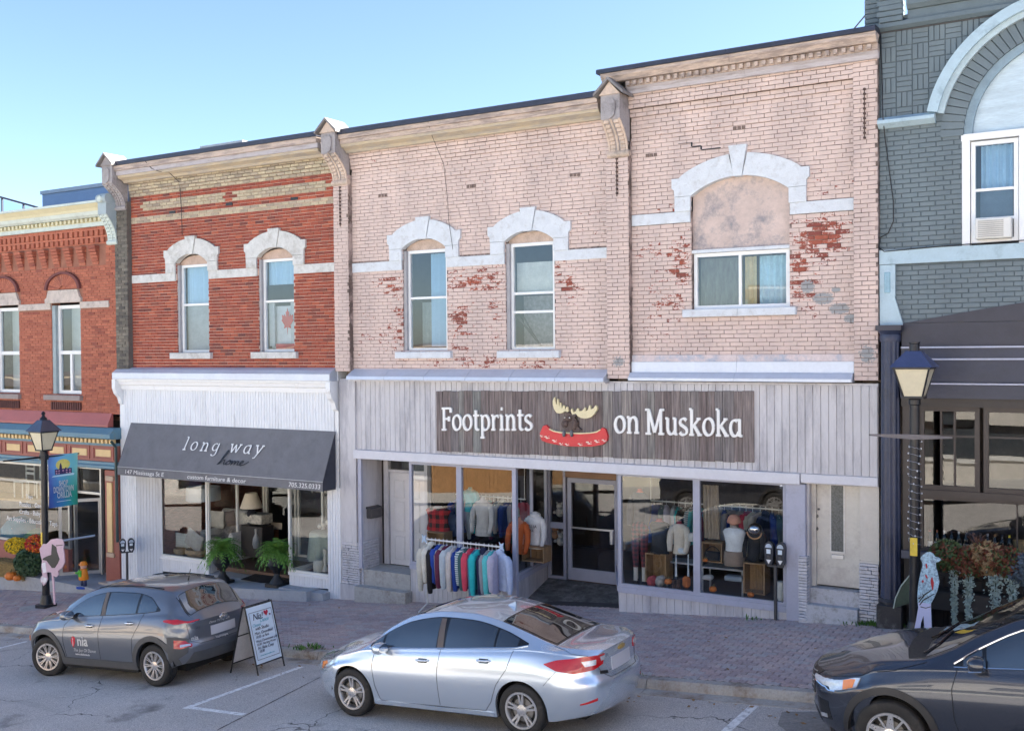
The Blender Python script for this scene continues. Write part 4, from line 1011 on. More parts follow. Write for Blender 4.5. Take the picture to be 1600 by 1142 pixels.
mb = MB(); mb.box(-3.935, -3.65, -.015, .22, 1.60, 2.83); mb.box(-3.95, -3.65, -.03, .2, 1.585, 1.62); mb.build('pier_cladding', PM('pier_cream', (.60, .56, .50), .5, var=.06), SF)
veneer(-3.95, -3.65, walk(-3.8, 0)-.02, 1.585, -.06, th=.2)
mb = MB(); mb.box(-4.735, -3.955, .02, .30, .5, at(1300, 921, .03)[1]); mb.build('step', PM('step_paint', (.50, .50, .53), .7, dirt=(.24, .23, .22), dirt_amt=.6, dirt_scale=5), SF)
mb = MB(); mb.box(-4.78, -3.955, -.15, .02, .3, at(1300, 948, -.13)[1]); mb.build('step', MATS['step_paint'], SF)
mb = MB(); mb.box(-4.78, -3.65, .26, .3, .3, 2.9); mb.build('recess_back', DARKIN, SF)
# shop interior
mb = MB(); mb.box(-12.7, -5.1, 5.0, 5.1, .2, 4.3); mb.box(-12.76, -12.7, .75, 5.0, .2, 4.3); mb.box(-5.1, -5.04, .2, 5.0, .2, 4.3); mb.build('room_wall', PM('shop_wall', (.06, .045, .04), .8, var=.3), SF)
mb = MB(); mb.box(-12.7, -5.1, DY+.06, 5, .30, .34); mb.build('floor', MATS['wood_floor'], SF)
mb = MB(); mb.box(-12.7, -5.1, .26, 5, 2.95, 3.0); mb.build('ceiling', MATS['shop_ceiling'], SF)
DECKM = PM('deck_grey', (.12, .11, .11), .6)
mb = MB(); mb.prism([(x1a+.05, .05), (x1c-.05, .05), (rX-.06, DY), (x1a+.05, DY)], 'z', .45, .62); mb.build('display_deck', DECKM, SF)
mb = MB(); mb.prism([(x3a+.06, .05), (x3c, .05), (x3c, DY), (-8.80, DY)], 'z', .5, .68); mb.build('display_deck', DECKM, SF)
# mailbox on the recess wall
mb = MB(); mb.cbox(-13.965, -13.84, .12, .50, 1.50, 1.70, .012); MBX = mb.build('mailbox', PM('mailbox_grey', (.09, .085, .085), .5, metal=.3)); tag(MBX, 'dark metal mailbox hung beside the panelled door', 'mailbox')
mb = MB(); mb.prism([(-13.97, 1.70), (-13.83, 1.68), (-13.83, 1.70), (-13.97, 1.74)], 'y', .11, .51); mb.build('lid', MATS['mailbox_grey'], MBX)
# ================================================================ sign board
def barn():
    m, nt, b = base('barn_wood'); pos = nt.nodes.new('ShaderNodeNewGeometry').outputs['Position']; a = nt.nodes.new('ShaderNodeAttribute'); a.attribute_name = 'rnd'
    v = scl(nt, pos, (30, 1, 1.4)); n1 = noise(nt, v, 1.0, 8, .7); n2 = noise(nt, scl(nt, pos, (8, 1, .8)), 1.0, 5, .6)
    c = ramp(nt, a.outputs['Fac'], [(0, (.135, .105, .10)), (.35, (.20, .165, .155)), (.6, (.155, .14, .14)), (.8, (.25, .21, .19)), (1, (.14, .165, .16))])
    c = mixc(nt, 1, c, ramp(nt, n1, [(.28, (.35, .33, .33)), (.5, (1, 1, 1)), (.72, (1.9, 1.85, 1.8))]), 'MULTIPLY')
    c = mixc(nt, mathn(nt, 'MULTIPLY', mathn(nt, 'SUBTRACT', n2, .60), 5, clamp=True), c, (.30, .30, .29))
    nt.links.new(c, b.inputs['Base Color']); b.inputs['Roughness'].default_value = .8
    bn = nt.nodes.new('ShaderNodeBump'); bn.inputs['Strength'].default_value = .5; bn.inputs['Distance'].default_value = .006
    nt.links.new(n1, bn.inputs['Height']); nt.links.new(bn.outputs[0], b.inputs['Normal']); return m
BARN = barn()
SG = thing('shop_sign', 'long weathered barn board sign with raised white letters and a moose in a red canoe', 'sign', (-8.86, -.07, 3.0))
sx0, sz0 = at(682, 705, -.1); _, sz1 = at(682, 611, -.1); sx1, tz0 = at(1178, 723, -.1); _, tz1 = at(1178, 611, -.1)
x = sx0
while x < sx1-.03:
    w = min(random.uniform(.13, .21), sx1-x)
    if sx1-x-w < .06: w = sx1-x
    t = (x+w/2-sx0)/(sx1-sx0); zb = lerp(sz0, tz0, t); zt = lerp(sz1, tz1, t); j = random.uniform(-.004, .003)
    mb = MB(); mb.cbox(x+.002, x+w-.002, -.098+j, -.065, zb+random.uniform(-.008, .008), zt+random.uniform(-.008, .008), .004, rnd=random.random()); mb.build('plank', BARN, SG, attr=True)
    x += w
SGY = -.104
def sgmap(px0, px1, py0, py1, word, size):
    x0_, z0_ = at(px0, py0, SGY); x1_, z1_ = at(px1, py1, SGY); rw = wordw(word, size, 0)
    sx = (x1_-x0_)/rw; sh = (z1_-z0_)/rw
    return lambda u, v, w: (x0_+u*sx, SGY-w, z0_+v+u*sh)
SIGNL = PM('sign_letter', (.82, .81, .78), .5, var=.03, bump=.05)
for word, p0, p1, q0, q1 in (('Footprints', 691, 834, 672, 672), ('on', 960, 1001, 676, 677), ('Muskoka', 1009, 1162, 678, 682)):
    size = .60
    serif_word('letter', word, size, SIGNL, sgmap(p0, p1, q0, q1, word, size), .060, .026, .035, SG)
def em(pts, y): return [at(835+x/12.69, 615+y_/12.69, y) for x, y_ in pts]
def emp(name, pts, mat, y0, y1): 
    mb = MB(); mb.prism(em(pts, y0), 'y', y0, y1); return mb.build(name, mat, SG)
RED = PM('canoe_red', (.62, .018, .03), .35, var=.08, bump=.05); CREAM = PM('antler_cream', (.76, .66, .40), .5, var=.08); MBRN = PM('moose_brown', (.10, .065, .055), .6, var=.35, vs=40, bump=.5, bs=50)
emp('canoe', [(110, 780), (170, 640), (230, 620), (290, 690), (370, 740), (520, 775), (700, 785), (900, 790), (1100, 785), (1230, 760), (1300, 715), (1350, 670), (1400, 700), (1450, 840), (1440, 930), (1350, 1010), (1150, 1045), (900, 1048), (650, 1040), (450, 1010), (250, 970), (150, 930), (115, 860)], RED, -.155, -.09)
emp('gunwale', [(290, 690), (370, 730), (520, 760), (700, 770), (900, 775), (1100, 768), (1230, 745), (1300, 705), (1310, 720), (1235, 770), (1100, 792), (900, 800), (700, 795), (520, 785), (370, 752), (285, 708)], CREAM, -.165, -.10)
emp('antler', [(360, 150), (385, 80), (400, 70), (415, 160), (440, 230), (455, 100), (470, 110), (490, 270), (505, 180), (520, 180), (545, 300), (575, 225), (595, 240), (610, 320), (640, 255), (655, 265), (675, 345), (650, 365), (600, 345), (570, 375), (500, 395), (440, 380), (390, 310), (365, 220)], CREAM, -.16, -.11)
emp('antler', [(715, 330), (745, 290), (770, 370), (810, 355), (850, 290), (875, 295), (880, 345), (940, 345), (1000, 270), (1015, 285), (1010, 350), (1060, 320), (1085, 230), (1105, 230), (1115, 310), (1170, 290), (1210, 230), (1235, 250), (1240, 310), (1190, 400), (1110, 470), (1010, 495), (920, 480), (850, 440), (820, 395), (750, 420)], CREAM, -.17, -.11)
emp('moose_head', [(590, 370), (640, 360), (700, 390), (760, 420), (830, 400), (840, 420), (790, 470), (850, 560), (850, 650), (930, 720), (840, 760), (760, 770), (640, 760), (600, 700), (545, 660), (530, 590), (570, 510), (600, 450), (640, 420)], MBRN, -.17, -.10)
def eball(name, x, y_, rx, rz, mat, d=.05, y=-.17):
    X, Z = at(835+x/12.69, 615+y_/12.69, y); mb = MB(); mb.ball((X, y, Z), rx, d, rz, 14, 9); mb.build(name, mat, SG, smooth=60)
eball('muzzle', 620, 595, .052, .065, MBRN, .05); eball('brow', 690, 490, .055, .055, MBRN, .04); eball('neck', 790, 620, .05, .10, MBRN, .04)
for x_ in (595, 690): eball('eye', x_+6, 475, .011, .013, PM('eye_white', (.8, .78, .7), .3), .02, -.205)
for x_ in (585, 735): eball('hoof', x_, 790, .032, .062, PM('hoof_grey', (.14, .15, .16), .5), .035, -.185)
TRK = PM('track_cream', (.78, .68, .58), .5)
for x_, y_, s_ in ((240, 865, 1), (390, 935, .9), (520, 995, .8), (640, 1008, .8), (900, 1005, .9), (1070, 975, 1.1), (1230, 945, 1.0), (1375, 930, .9), (135, 840, .7)):
    for dx, dy in ((-18, -14), (12, 14), (46, -20), (52, 16)):
        k = 30*s_ if dx < 40 else 12*s_
        mb = MB(); c = [(x_+dx*s_+k*math.cos(t*math.pi/4), y_+dy*s_+k*.42*math.sin(t*math.pi/4)) for t in range(8)]
        mb.prism(em(c, -.158), 'y', -.158, -.15); mb.build('painted_track', TRK, SG)
# ================================================================ B1: warm red brick toy shop
B1 = thing('brick_shop_building', 'warm red brick shop with mint cornice and blue and yellow trimmed storefront', 'building', (-25, 0, -.6))
w1 = [(-24.1, -22.95), (-26.62, -25.46)]
h1 = [(a, b, 3.93, 6.27) for a, b in w1]
brick_wall(B1, -29.0, -21.45, 3.48, 8.15, -.0, RED_WARM, MORT_R, h1, [(-29, -21.85, 6.10, 6.26)]+[(a-.2, b+.1, 6.26, 6.57) for a, b in w1]+[(-29, -21.85, 7.66, 8.05), (-29, -21.95, 7.16, 7.64)], 300, H=.068)
stones(B1, [(-25.45, -24.11), (-22.94, -21.84), (-29, -26.63)], 6.10, 6.26, SANDST)
for a, b in w1:
    cx = (a+b)/2
    mb = MB(); mb.prism([(a-.2, 6.262), (b+.08, 6.262), (b+.08, 6.36), (b+.02, 6.40), (b-.05, 6.58), (a-.06, 6.58), (a-.13, 6.40), (a-.2, 6.36)], 'y', -.05, .06); mb.build('lintel', SANDST, B1)
    Wd = b-a
    for k in range(19):                                        # fan of thin bricks in the relief arch
        A0_, A1_ = math.pi*(k+.06)/19, math.pi*(k+.94)/19
        P = [(cx-.06+r_*math.cos(t), 6.60+r_*.62*math.sin(t)) for r_, t in ((.14, A0_), (.60, A0_), (.60, A1_), (.14, A1_))]
        mb = MB(); mb.prism(P, 'y', -.03, .02, rnd=random.random()); mb.build('arch_brick', RED_WARM, B1, attr=True)
    P = [(cx-.06+.70*math.cos(math.pi*i/16), 6.60+.44*math.sin(math.pi*i/16)) for i in range(17)]+[(cx-.06+.61*math.cos(math.pi*i/16), 6.60+.385*math.sin(math.pi*i/16)) for i in range(16, -1, -1)]
    mb = MB(); mb.prism(P, 'y', -.075, .02); mb.build('arch_label', PM('arch_label', (.16, .05, .045), .8), B1)
    mb = MB(); mb.box(a-.02, a+.13, .02, .2, 3.95, 6.2); mb.build('jamb', PM('jamb_sage', (.30, .36, .37), .6), B1)
    W = window(B1, a+.13, b-.02, 3.95, 6.2, .1, .085, rails=[5.0], sash=.09)
    if cx > -25:
        mb = MB(); mb.box(cx+.02, cx+.10, .095, .15, 4.03, 4.96); mb.build('mullion', VINYL, W)
    mb = MB(); mb.box(a+.2, b-.08, .45, .46, 4.0, 6.15); mb.build('blind', PM('sheer_cream', (.52, .52, .50), .9, var=.08), W)
    sill(B1, a-.25, b+.06, 3.79, 3.92, PM('old_sill', (.30, .25, .23), .8), y0=-.10)
    for k in range(14):
        mb = MB(); mb.box(a-.02+k*.086, a-.02+k*.086+.055, -.045, .0, 3.55, 3.74); mb.build('soldier_brick', PM('dark_brick', (.10, .035, .03), .8, var=.3), B1)
DKB = PM('brick_deep_red', (.23, .065, .045), .85, var=.3, vs=20)  # deeper red brick tone with fine mottling
x = -29.0
mb = MB(); mb.box(-29, -21.86, .012, .1, 7.66, 8.05); mb.box(-29, -21.96, .012, .1, 7.16, 7.64); mb.build('frieze_backing', MORT_R, B1)
k = 0
while x < -21.95:                                              # two rows of projecting headers
    for z0_, z1_, ph in ((7.875, 8.01, 0), (7.70, 7.82, .02)):
        mb = MB(); mb.cbox(x+ph, x+ph+.115, -.04, .06, z0_, z1_, .005, rnd=random.random()); mb.build('frieze_brick', RED_WARM, B1, attr=True)
    x += .197; k += 1
fz = MB()
for z0_, z1_ in ((7.665, 7.695), (7.825, 7.87), (8.015, 8.05)): fz.box(-29, -21.87, -.012, .06, z0_, z1_, rnd=.3)
fz.build('frieze_course', RED_WARM, B1, attr=True)
x = -29.0
while x < -22.0:                                               # corbel table: stepped brick teeth
    for r_ in range(6):
        z0_ = 7.16+r_*.078; pr = .015+.022*r_; w_ = .23+.032*r_
        mb = MB(); mb.cbox(x-w_/2+.17+.013*r_, x+w_/2+.17-.013*r_, -pr, .05, z0_+.004, z0_+.074, .004, rnd=random.random()); mb.build('corbel_brick', RED_WARM, B1, attr=True)
    x += .5
MINT = PM('mint_paint', (.54, .60, .55), .55, var=.06, vs=4, bump=.15, dirt=(.40, .44, .40), dirt_amt=.35); CRY = PM('cornice_cream', (.60, .55, .36), .55, var=.06, vs=4, bump=.15)
runx(B1, 'cornice_frieze', rect(-.06, .1, 8.10, 8.20), -29, -21.7, MINT)
runx(B1, 'cornice_frieze', rect(-.05, .1, 8.20, 8.31), -29, -21.7, CRY)
x = -29
while x < -21.75:
    mb = MB(); mb.box(x, x+.08, -.12, -.045, 8.215, 8.30); mb.build('dentil', CRY, B1); x += .165
runx(B1, 'cornice_board', [(.1, 8.31), (-.16, 8.31), (-.22, 8.36), (-.26, 8.44), (.1, 8.44)], -29, -21.72, MINT)
runx(B1, 'cornice_board', [(.1, 8.441), (-.27, 8.441), (-.30, 8.50), (-.40, 8.60), (.1, 8.60)], -29, -21.72, CRY)
runx(B1, 'cornice_board', rect(-.42, .1, 8.602, 8.66), -29, -21.72, MINT)
GBL = PM('bracket_bluegrey', (.34, .40, .42), .55, var=.08, bump=.15)
Bk = bracket(B1, -21.52, 8.72, 7.68, (GBL, MINT, GBL), w=.15, proj=.42, gable=False)
mb = MB(); mb.lathe([(0, -.17), (.115, -.17), (.13, 0), (.115, .17), (0, .17)], (-21.52, -.36, 8.68), 20, axis='x'); mb.build('scroll', GBL, Bk, smooth=50)
mb = MB(); mb.lathe([(0, -.505), (.07, -.505), (.085, -.48), (.085, -.40), (0, -.40)], (-21.52, 0, 8.66), 18, axis='y'); mb.build('rosette', MINT, Bk, smooth=40)
shell_box(B1, -29.0, -21.44, -.9, 8.4, 9, floors=(-.45, 3.4))
mb = MB(); mb.box(-28.8, -21.6, 2.2, 2.25, 3.4, 8.3); mb.build('room_wall', MATS['room_wall'], B1)
mb = MB(); mb.box(-28.8, -21.6, 3.4, 3.5, -.5, 3.3); mb.build('room_wall', DARKIN, B1)
# B1 storefront
RBP = PM('terracotta_paint', (.33, .105, .075), .55, var=.08, vs=4, bump=.2, dirt=(.25, .09, .07), dirt_amt=.3); TBL = PM('teal_paint', (.105, .22, .29), .45, var=.08, vs=3, bump=.12, dirt=(.16, .20, .17), dirt_amt=.35)
YEL = PM('yellow_paint', (.72, .50, .23), .5, var=.06, vs=4, bump=.12)
runx(B1, 'flashing', [(.0, 3.50), (-.04, 3.50), (-.17, 3.22), (-.17, 3.17), (.0, 3.17)], -29, -21.75, PM('flashing_red', (.40, .12, .10), .5, var=.08, vs=2), 3)
runx(B1, 'storefront_cornice', [(.0, 3.16), (-.22, 3.16), (-.37, 3.02), (-.37, 2.92), (-.30, 2.89), (.0, 2.89)], -29, -21.42, TBL, 4)
x = -29
while x < -21.52:
    mb = MB(); mb.cbox(x, x+.085, -.285, -.15, 2.785, 2.885, .006); mb.build('dentil', YEL, B1); x += .155
runx(B1, 'storefront_cornice', rect(-.2, .0, 2.72, 2.785), -29, -21.46, TBL)
runx(B1, 'panel_rail', rect(-.15, .0, 2.33, 2.72), -29, -21.47, RBP)
x = -21.5
while x > -28:
    mb = MB()
    for q in ((x-.82, x-.06, 2.38, 2.41), (x-.82, x-.06, 2.66, 2.69), (x-.82, x-.79, 2.41, 2.66), (x-.09, x-.06, 2.41, 2.66)): mb.box(q[0], q[1], -.17, -.14, q[2], q[3])
    P_ = mb.build('panel_frame', RBP, B1)
    mb = MB(); mb.box(x-.72, x-.16, -.165, -.15, 2.45, 2.62); mb.build('panel', YEL, P_); x -= .90
runx(B1, 'storefront_band', [(.0, 2.325), (-.19, 2.325), (-.19, 2.26), (-.22, 2.23), (-.22, 2.17), (.0, 2.12)], -29, -21.46, TBL)
mb = MB(); mb.cbox(-21.98, -21.47, -.10, .25, -.62, 2.12, .01); mb.build('pilaster', RBP, B1)
mb = MB(); mb.box(-21.86, -21.68, -.135, -.09, .12, 1.82); mb.build('pilaster_panel', YEL, B1)
mb = MB(); mb.box(-21.9, -21.63, -.14, -.09, .0, .10); mb.box(-21.9, -21.63, -.14, -.09, 1.86, 1.98); mb.build('pilaster_block', PM('buff_block', (.52, .38, .26), .6), B1)
mb = MB(); mb.box(-22.0, -21.25, -.3, .2, -.95, -.60); mb.build('plinth', PM('plinth', (.42, .38, .34), .8), B1)
mb = MB(); mb.tube([(-21.46, -.3, 2.85), (-21.46, -.17, 2.7), (-21.46, -.16, .4)], .035, 8); mb.build('downpipe', PM('pipe_dark', (.03, .06, .06), .4), B1)
AL1 = PM('alu_frame', (.45, .45, .44), .35, metal=.6, var=.05, bump=.05)
fl1 = -.56
dA, dB = at(120, 800, .25)[0], at(160, 800, .25)[0]
Wn = window(B1, -28.8, dA-.02, .0, 2.12, .05, .06, posts=[-26.6], mat=AL1, gm=GL_SHOP)
mb = MB(); mb.box(-28.8, dA-.02, .0, .12, -.8, .0); mb.build('stall_riser', RBP, B1)
window(B1, dA, dB+.02, 1.42, 2.12, .22, .06, mat=AL1, gm=GL_SHOP)
# open glass door: hinged at its right jamb, swung towards the street
DR = glaze(B1, (dB, .22), (dB-.62, -.55), fl1+.04, 1.36, [], AL1, fw=.075)
mb = MB(); a = Vector((dB-.1, .10, .42)); b_ = Vector((dB-.58, -.52, .34)); mb.tube([a, b_], .03, 6); mb.build('push_bar', ALU, DR)
mb = MB(); mb.box(dB, dB+.05, .18, .26, fl1, 2.12); mb.box(dA-.03, dA+.02, .18, .26, fl1, 2.12); mb.build('door_frame', AL1, B1)
mb = MB(); mb.prism([(-29.2, -1.62), (-21.5, -1.02), (-21.5, -.66), (-23.4, -.62), (-29.2, -.66)], 'y', -.70, .6); mb.build('apron', apron, B1)
for txt, px_, py_, s_ in (('Toys', 40, 778, .15), ('Dolls', 58, 778, .0), ('Puzzles - Games', 30, 790, .17), ('Crafts - Baby', 30, 802, .17), ('Art Supplies - Educational Toys', 10, 812, .17)):
    if s_: X, Z = at(px_, py_, .04); text_on('letters', txt, s_, LETW, (X, .045, Z), (1, 0, 0), (0, 0, 1), Wn, depth=.002)
# ================================================================ B5: slate painted building
B5 = thing('slate_brick_building', 'slate blue painted brick building with pale blue round arch', 'building', (-1.5, 0, .5))
ACX, AZ = -1.02, 8.10
SLT = PM('slate_paint', (.12, .155, .172), .55, var=.08, vs=4, bump=.25, bs=40); PBL = PM('pale_blue_paint', (.40, .52, .58), .5, var=.06, vs=5, bump=.2, dirt=(.27, .36, .41), dirt_amt=.35)
WH5 = [(-2.43, .4, 6.44, 9.4)]
def wallspec(x0_, x1_, z0_, z1_, hol, skp, n_): brick_wall(B5, x0_, x1_, z0_, z1_, 0, TEALB, MORT_T, hol, skp, n_, L=.236, H=.074)
wallspec(-3.63, 1.2, 5.25, 8.47, [(-2.43, .4, 6.44, 8.47)], [(-3.63, 1.2, 6.22, 6.46)], 240)
# basket-weave panel above the string course
mb = MB(); mb.prism([(-3.63, 8.47)]+[(ACX-1.4*math.cos(R(lerp(15.4, 164.6, i/24))), AZ+1.4*math.sin(R(lerp(15.4, 164.6, i/24)))) for i in range(25)]+[(1.2, 8.47), (1.2, 9.9), (-3.63, 9.9)], 'y', .011, .26); mb.build('parapet_wall', MORT_T, B5)
bw = MB(); s_ = .235
for i in range(-1, 22):
    for j in range(0, 7):
        cx, cz = -3.63+s_*(i+.5)+.02, 8.40+s_*(j+.5)
        if math.hypot(cx-ACX, cz-AZ) < 1.80: continue
        for q in range(3):
            o_ = -s_/2+q*s_/3+.006
            if (i+j) % 2: brick_geo(bw, max(cx-s_/2+.006, -3.628), cx+s_/2-.006, cz+o_, cz+o_+s_/3-.011, random.uniform(-.006, .0), random.random())
            elif cx+o_ > -3.62: brick_geo(bw, cx+o_, cx+o_+s_/3-.011, cz-s_/2+.006, cz+s_/2-.006, random.uniform(-.006, .0), random.random())
bw.build('basketweave_brick', TEALB, B5, kind='stuff', attr=True)
for k in range(44):                                             # voussoirs of the window arch
    a0_, a1_ = math.pi*(k+.06)/44, math.pi*(k+.94)/44
    P = [(ACX+r_*math.cos(t), AZ+r_*math.sin(t)) for r_, t in ((1.40, a0_), (1.72, a0_), (1.72, a1_), (1.40, a1_))]
    mb = MB(); mb.prism(P, 'y', -.02, .2, rnd=random.random()); mb.build('arch_brick', TEALB, B5, attr=True)
def ringx(r0, r1, y0_, y1_, a0=0, a1=180, n=36, cz=AZ): 
    return [(ACX+r1*math.cos(R(lerp(a0, a1, i/n))), cz+r1*math.sin(R(lerp(a0, a1, i/n)))) for i in range(n+1)]+[(ACX+r0*math.cos(R(lerp(a0, a1, i/n))), cz+r0*math.sin(R(lerp(a0, a1, i/n)))) for i in range(n, -1, -1)]
mb = MB(); mb.prism(ringx(1.78, 1.93, 0, 0, -0, 168), 'y', -.16, .01); mb.build('arch_moulding', PBL, B5, smooth=30)
mb = MB(); mb.prism(ringx(1.70, 1.785, 0, 0, 0, 168), 'y', -.08, .01); mb.build('arch_moulding', PM('pale_blue_grey', (.42, .52, .56), .5), B5, smooth=30)
runx(B5, 'string_course', [(.01, 8.50), (-.05, 8.50), (-.16, 8.44), (-.16, 8.39), (-.06, 8.33), (.01, 8.33)], -3.63, -2.80, PBL)
# tympanum, transom and sash windows of the arched opening
mb = MB(); P = ringx(1.28, 1.40, 0, 0, 0, 180); mb.prism(P, 'y', .02, .2); mb.build('arch_frame', PM('slate_light', (.22, .30, .35), .5), B5, smooth=30)
P = [(ACX+1.28*math.cos(math.pi*i/30), AZ+1.28*math.sin(math.pi*i/30)) for i in range(31)]
mb = MB(); mb.prism(P, 'y', .10, .13); mb.build('tympanum', PM('tympanum_film', (.50, .60, .65), .4, var=.12, vs=3, stretch=(.5, 1, 3), bump=.4, bs=9), B5)
mb = MB(); mb.box(-2.45, .42, -.01, .16, 8.02, 8.12); mb.box(-2.44, -2.33, -.005, .16, 6.46, 8.02); mb.box(-1.67, -1.36, -.005, .16, 6.46, 8.02); mb.build('window_surround', VINYL, B5)
W = window(B5, -2.32, -1.68, 6.50, 8.0, .03, .06, rails=[7.28, 6.85], sash=.04)
curtain(W, -2.2, -1.75, 7.3, 7.95, .2, n=5)
mb = MB(); mb.box(-2.22, -1.78, .25, .26, 6.9, 7.28); mb.build('blind', PM('dark_blue_room', (.10, .14, .19), .8), W)
W2 = window(B5, -1.35, -.7, 6.50, 8.0, .03, .06, rails=[7.28], sash=.04)
mb = MB(); mb.box(-3.63, 1.2, 2.2, 2.25, 4.9, 9.8); mb.build('room_wall', MATS['room_wall'], B5)
AC = MB(); AC.cbox(-2.24, -1.76, -.16, .12, 6.54, 6.84, .012); AC = AC.build('air_conditioner', PM('ac_beige', (.68, .67, .63), .5, var=.04)); tag(AC, 'beige window air conditioner in the slate building', 'air conditioner')
for k in range(9):
    mb = MB(); mb.box(-2.20, -1.86, -.172, -.15, 6.565+k*.028, 6.565+k*.028+.016); mb.build('louvre', PM('ac_louvre', (.42, .41, .39), .5), AC)
# parapet top
runx(B5, 'parapet_course', [(.01, 9.82), (-.06, 9.82), (-.12, 9.86), (-.12, 9.92), (.01, 9.92)], -3.63, 1.2, SLT)
runx(B5, 'parapet_course', rect(-.06, .2, 9.925, 10.08), -3.2, 1.2, SLT); runx(B5, 'parapet_course', [(.01, 10.085), (-.10, 10.085), (-.16, 10.14), (-.16, 10.3), (.01, 10.3)], -3.2, 1.2, SLT)
for r_ in range(8):
    mb = MB(); a = -3.63 if r_ % 2 else -3.60; mb.cbox(a, -3.26, -.14-.01*(r_ % 3), .1, 9.93+r_*.085, 9.93+r_*.085+.078, .006); mb.build('pier_block', SLT, B5)
for r_ in range(12):
    mb = MB(); mb.cbox(-3.86, -3.64, .06, .6, 9.86+r_*.075, 9.86+r_*.075+.068, .006); mb.build('side_brick', SLT, B5)
runx(B5, 'string_course', rect(-.05, .02, 6.24, 6.46), -3.63, 1.2, PBL, 2, .004)
mb = MB(); mb.box(-3.62, -3.39, -.06, .02, 5.74, 6.23); mb.prism([(-3.62, 5.28), (-3.27, 5.28), (-3.40, 5.74), (-3.62, 5.74)], 'y', -.055, .02); mb.build('corner_block', PBL, B5)
mb = MB(); mb.cbox(-3.55, -3.46, -.075, -.05, 5.80, 6.12, .01); mb.build('block_panel', PM('pale_blue_shade', (.28, .44, .52), .6), B5)
shell_box(B5, -3.63, 1.2, .2, 9.9, 9, floors=(.9, 4.9))
# lower half: dark fascia and shop window
CHAR = PM('charcoal_paint', (.040, .038, .052), .5, var=.15, vs=3, bump=.15); CHAR2 = PM('charcoal_blue', (.042, .045, .068), .5, var=.12, vs=3, bump=.12)
mb = MB(); mb.box(-3.28, 1.2, .02, .2, 5.2, 5.8); mb.build('arch_backing', SLT, B5)
P = [(-3.26, 5.33)]+[(lerp(-3.2, .6, i/12), 5.34+.42*math.sin(math.pi/2*i/12)) for i in range(13)]+[(1.2, 5.72), (1.2, 5.33)]
mb = MB(); mb.prism(P, 'y', -.03, .05); mb.build('segment_arch', CHAR, B5)
for z0_, z1_, y_, m_ in ((4.97, 5.325, -.05, CHAR), (4.79, 4.945, -.09, CHAR2), (4.43, 4.765, -.11, CHAR2), (4.19, 4.39, -.16, CHAR2)):
    runx(B5, 'fascia_board', rect(y_, .2, z0_, z1_), -3.30, 1.2, m_)
for z_, y_ in ((4.957, -.12), (4.777, -.13), (4.41, -.18)): runx(B5, 'fascia_trim', rect(y_, .1, z_-.012, z_+.012), -3.30, 1.2, PM('trim_silver', (.45, .46, .55), .4))
runx(B5, 'fascia_board', rect(-.10, .2, 4.06, 4.186), -3.30, 1.2, PM('brown_black', (.035, .028, .026), .5))
BRB = PM('brown_frame', (.045, .033, .030), .45, var=.15, bump=.1)
# fluted corner column
col = MB(); n = 40; prof = []
zb_ = walk(-3.45, 0)
for z, r in ((1.10, .155), (1.25, .15), (5.05, .135)):
    prof.append([(-3.46+(r-(.014 if k % 4 < 2 else 0))*math.cos(2*math.pi*k/n), -.08+(r-(.014 if k % 4 < 2 else 0))*math.sin(2*math.pi*k/n), z) for k in range(n)])
vs = [p for r in prof for p in r]; col.add(vs, [(i*n+j, i*n+(j+1) % n, (i+1)*n+(j+1) % n, (i+1)*n+j) for i in range(2) for j in range(n)])
col.lathe([(.0, 5.05), (.15, 5.05), (.16, 5.12), (.15, 5.16), (.19, 5.22), (0, 5.22)], (-3.46, -.08, 0), 24)
COLM = PM('column_blue', (.030, .038, .075), .4, var=.25, vs=3, bump=.15)
col.build('column', COLM, B5, smooth=30)
mb = MB(); mb.box(-3.64, -3.27, -.27, .1, 5.22, 5.30); mb.build('column_cap', CHAR, B5)
mb = MB(); mb.cbox(-3.64, -3.26, -.28, .12, zb_-.1, 1.02, .015); mb.lathe([(0, 1.02), (.185, 1.02), (.19, 1.06), (.165, 1.10), (0, 1.12)], (-3.46, -.08, 0), 24); mb.build('column_base', PM('base_black', (.022, .021, .026), .5, var=.3, dirt=(.10, .10, .10), dirt_amt=.4, dirt_scale=6), B5, smooth=30)
mb = MB(); mb.box(-3.29, -3.05, -.05, .15, 1.85, 4.06); mb.build('side_panel', BRB, B5)
window(B5, -3.05, -2.2, 2.80, 4.06, -.02, .07, posts=[-2.74, -2.55], rails=[3.62], mat=BRB, gm=GL_SHOP, sash=.03)
window(B5, -2.15, -1.3, 2.80, 4.06, -.02, .07, posts=[-1.55, ], rails=[3.62], mat=BRB, gm=GL_SHOP, sash=.03)
window(B5, -1.27, -.4, 2.80, 4.06, -.02, .07, posts=[-.8, ], rails=[3.62], mat=BRB, gm=GL_SHOP, sash=.03)
window(B5, -.37, 1.1, 2.80, 4.06, -.02, .07, posts=[.3, ], rails=[3.62], mat=BRB, gm=GL_SHOP, sash=.03)
mb = MB(); mb.box(-3.05, 1.2, -.06, .1, 2.70, 2.80); mb.build('transom_bar', BRB, B5)
window(B5, -3.05, 1.1, 1.86, 2.70, -.02, .05, posts=[-1.7, -.3], mat=BRB, gm=GL_SHOP, sash=.02)
mb = MB(); mb.box(-3.3, 1.2, -.14, .1, 1.74, 1.86); mb.build('window_ledge', PM('ledge_slate', (.06, .065, .095), .5), B5)
mb = MB(); mb.box(-3.28, 1.2, .0, .2, .3, 1.74); mb.build('stall_riser', PM('riser_black', (.022, .02, .022), .6), B5)
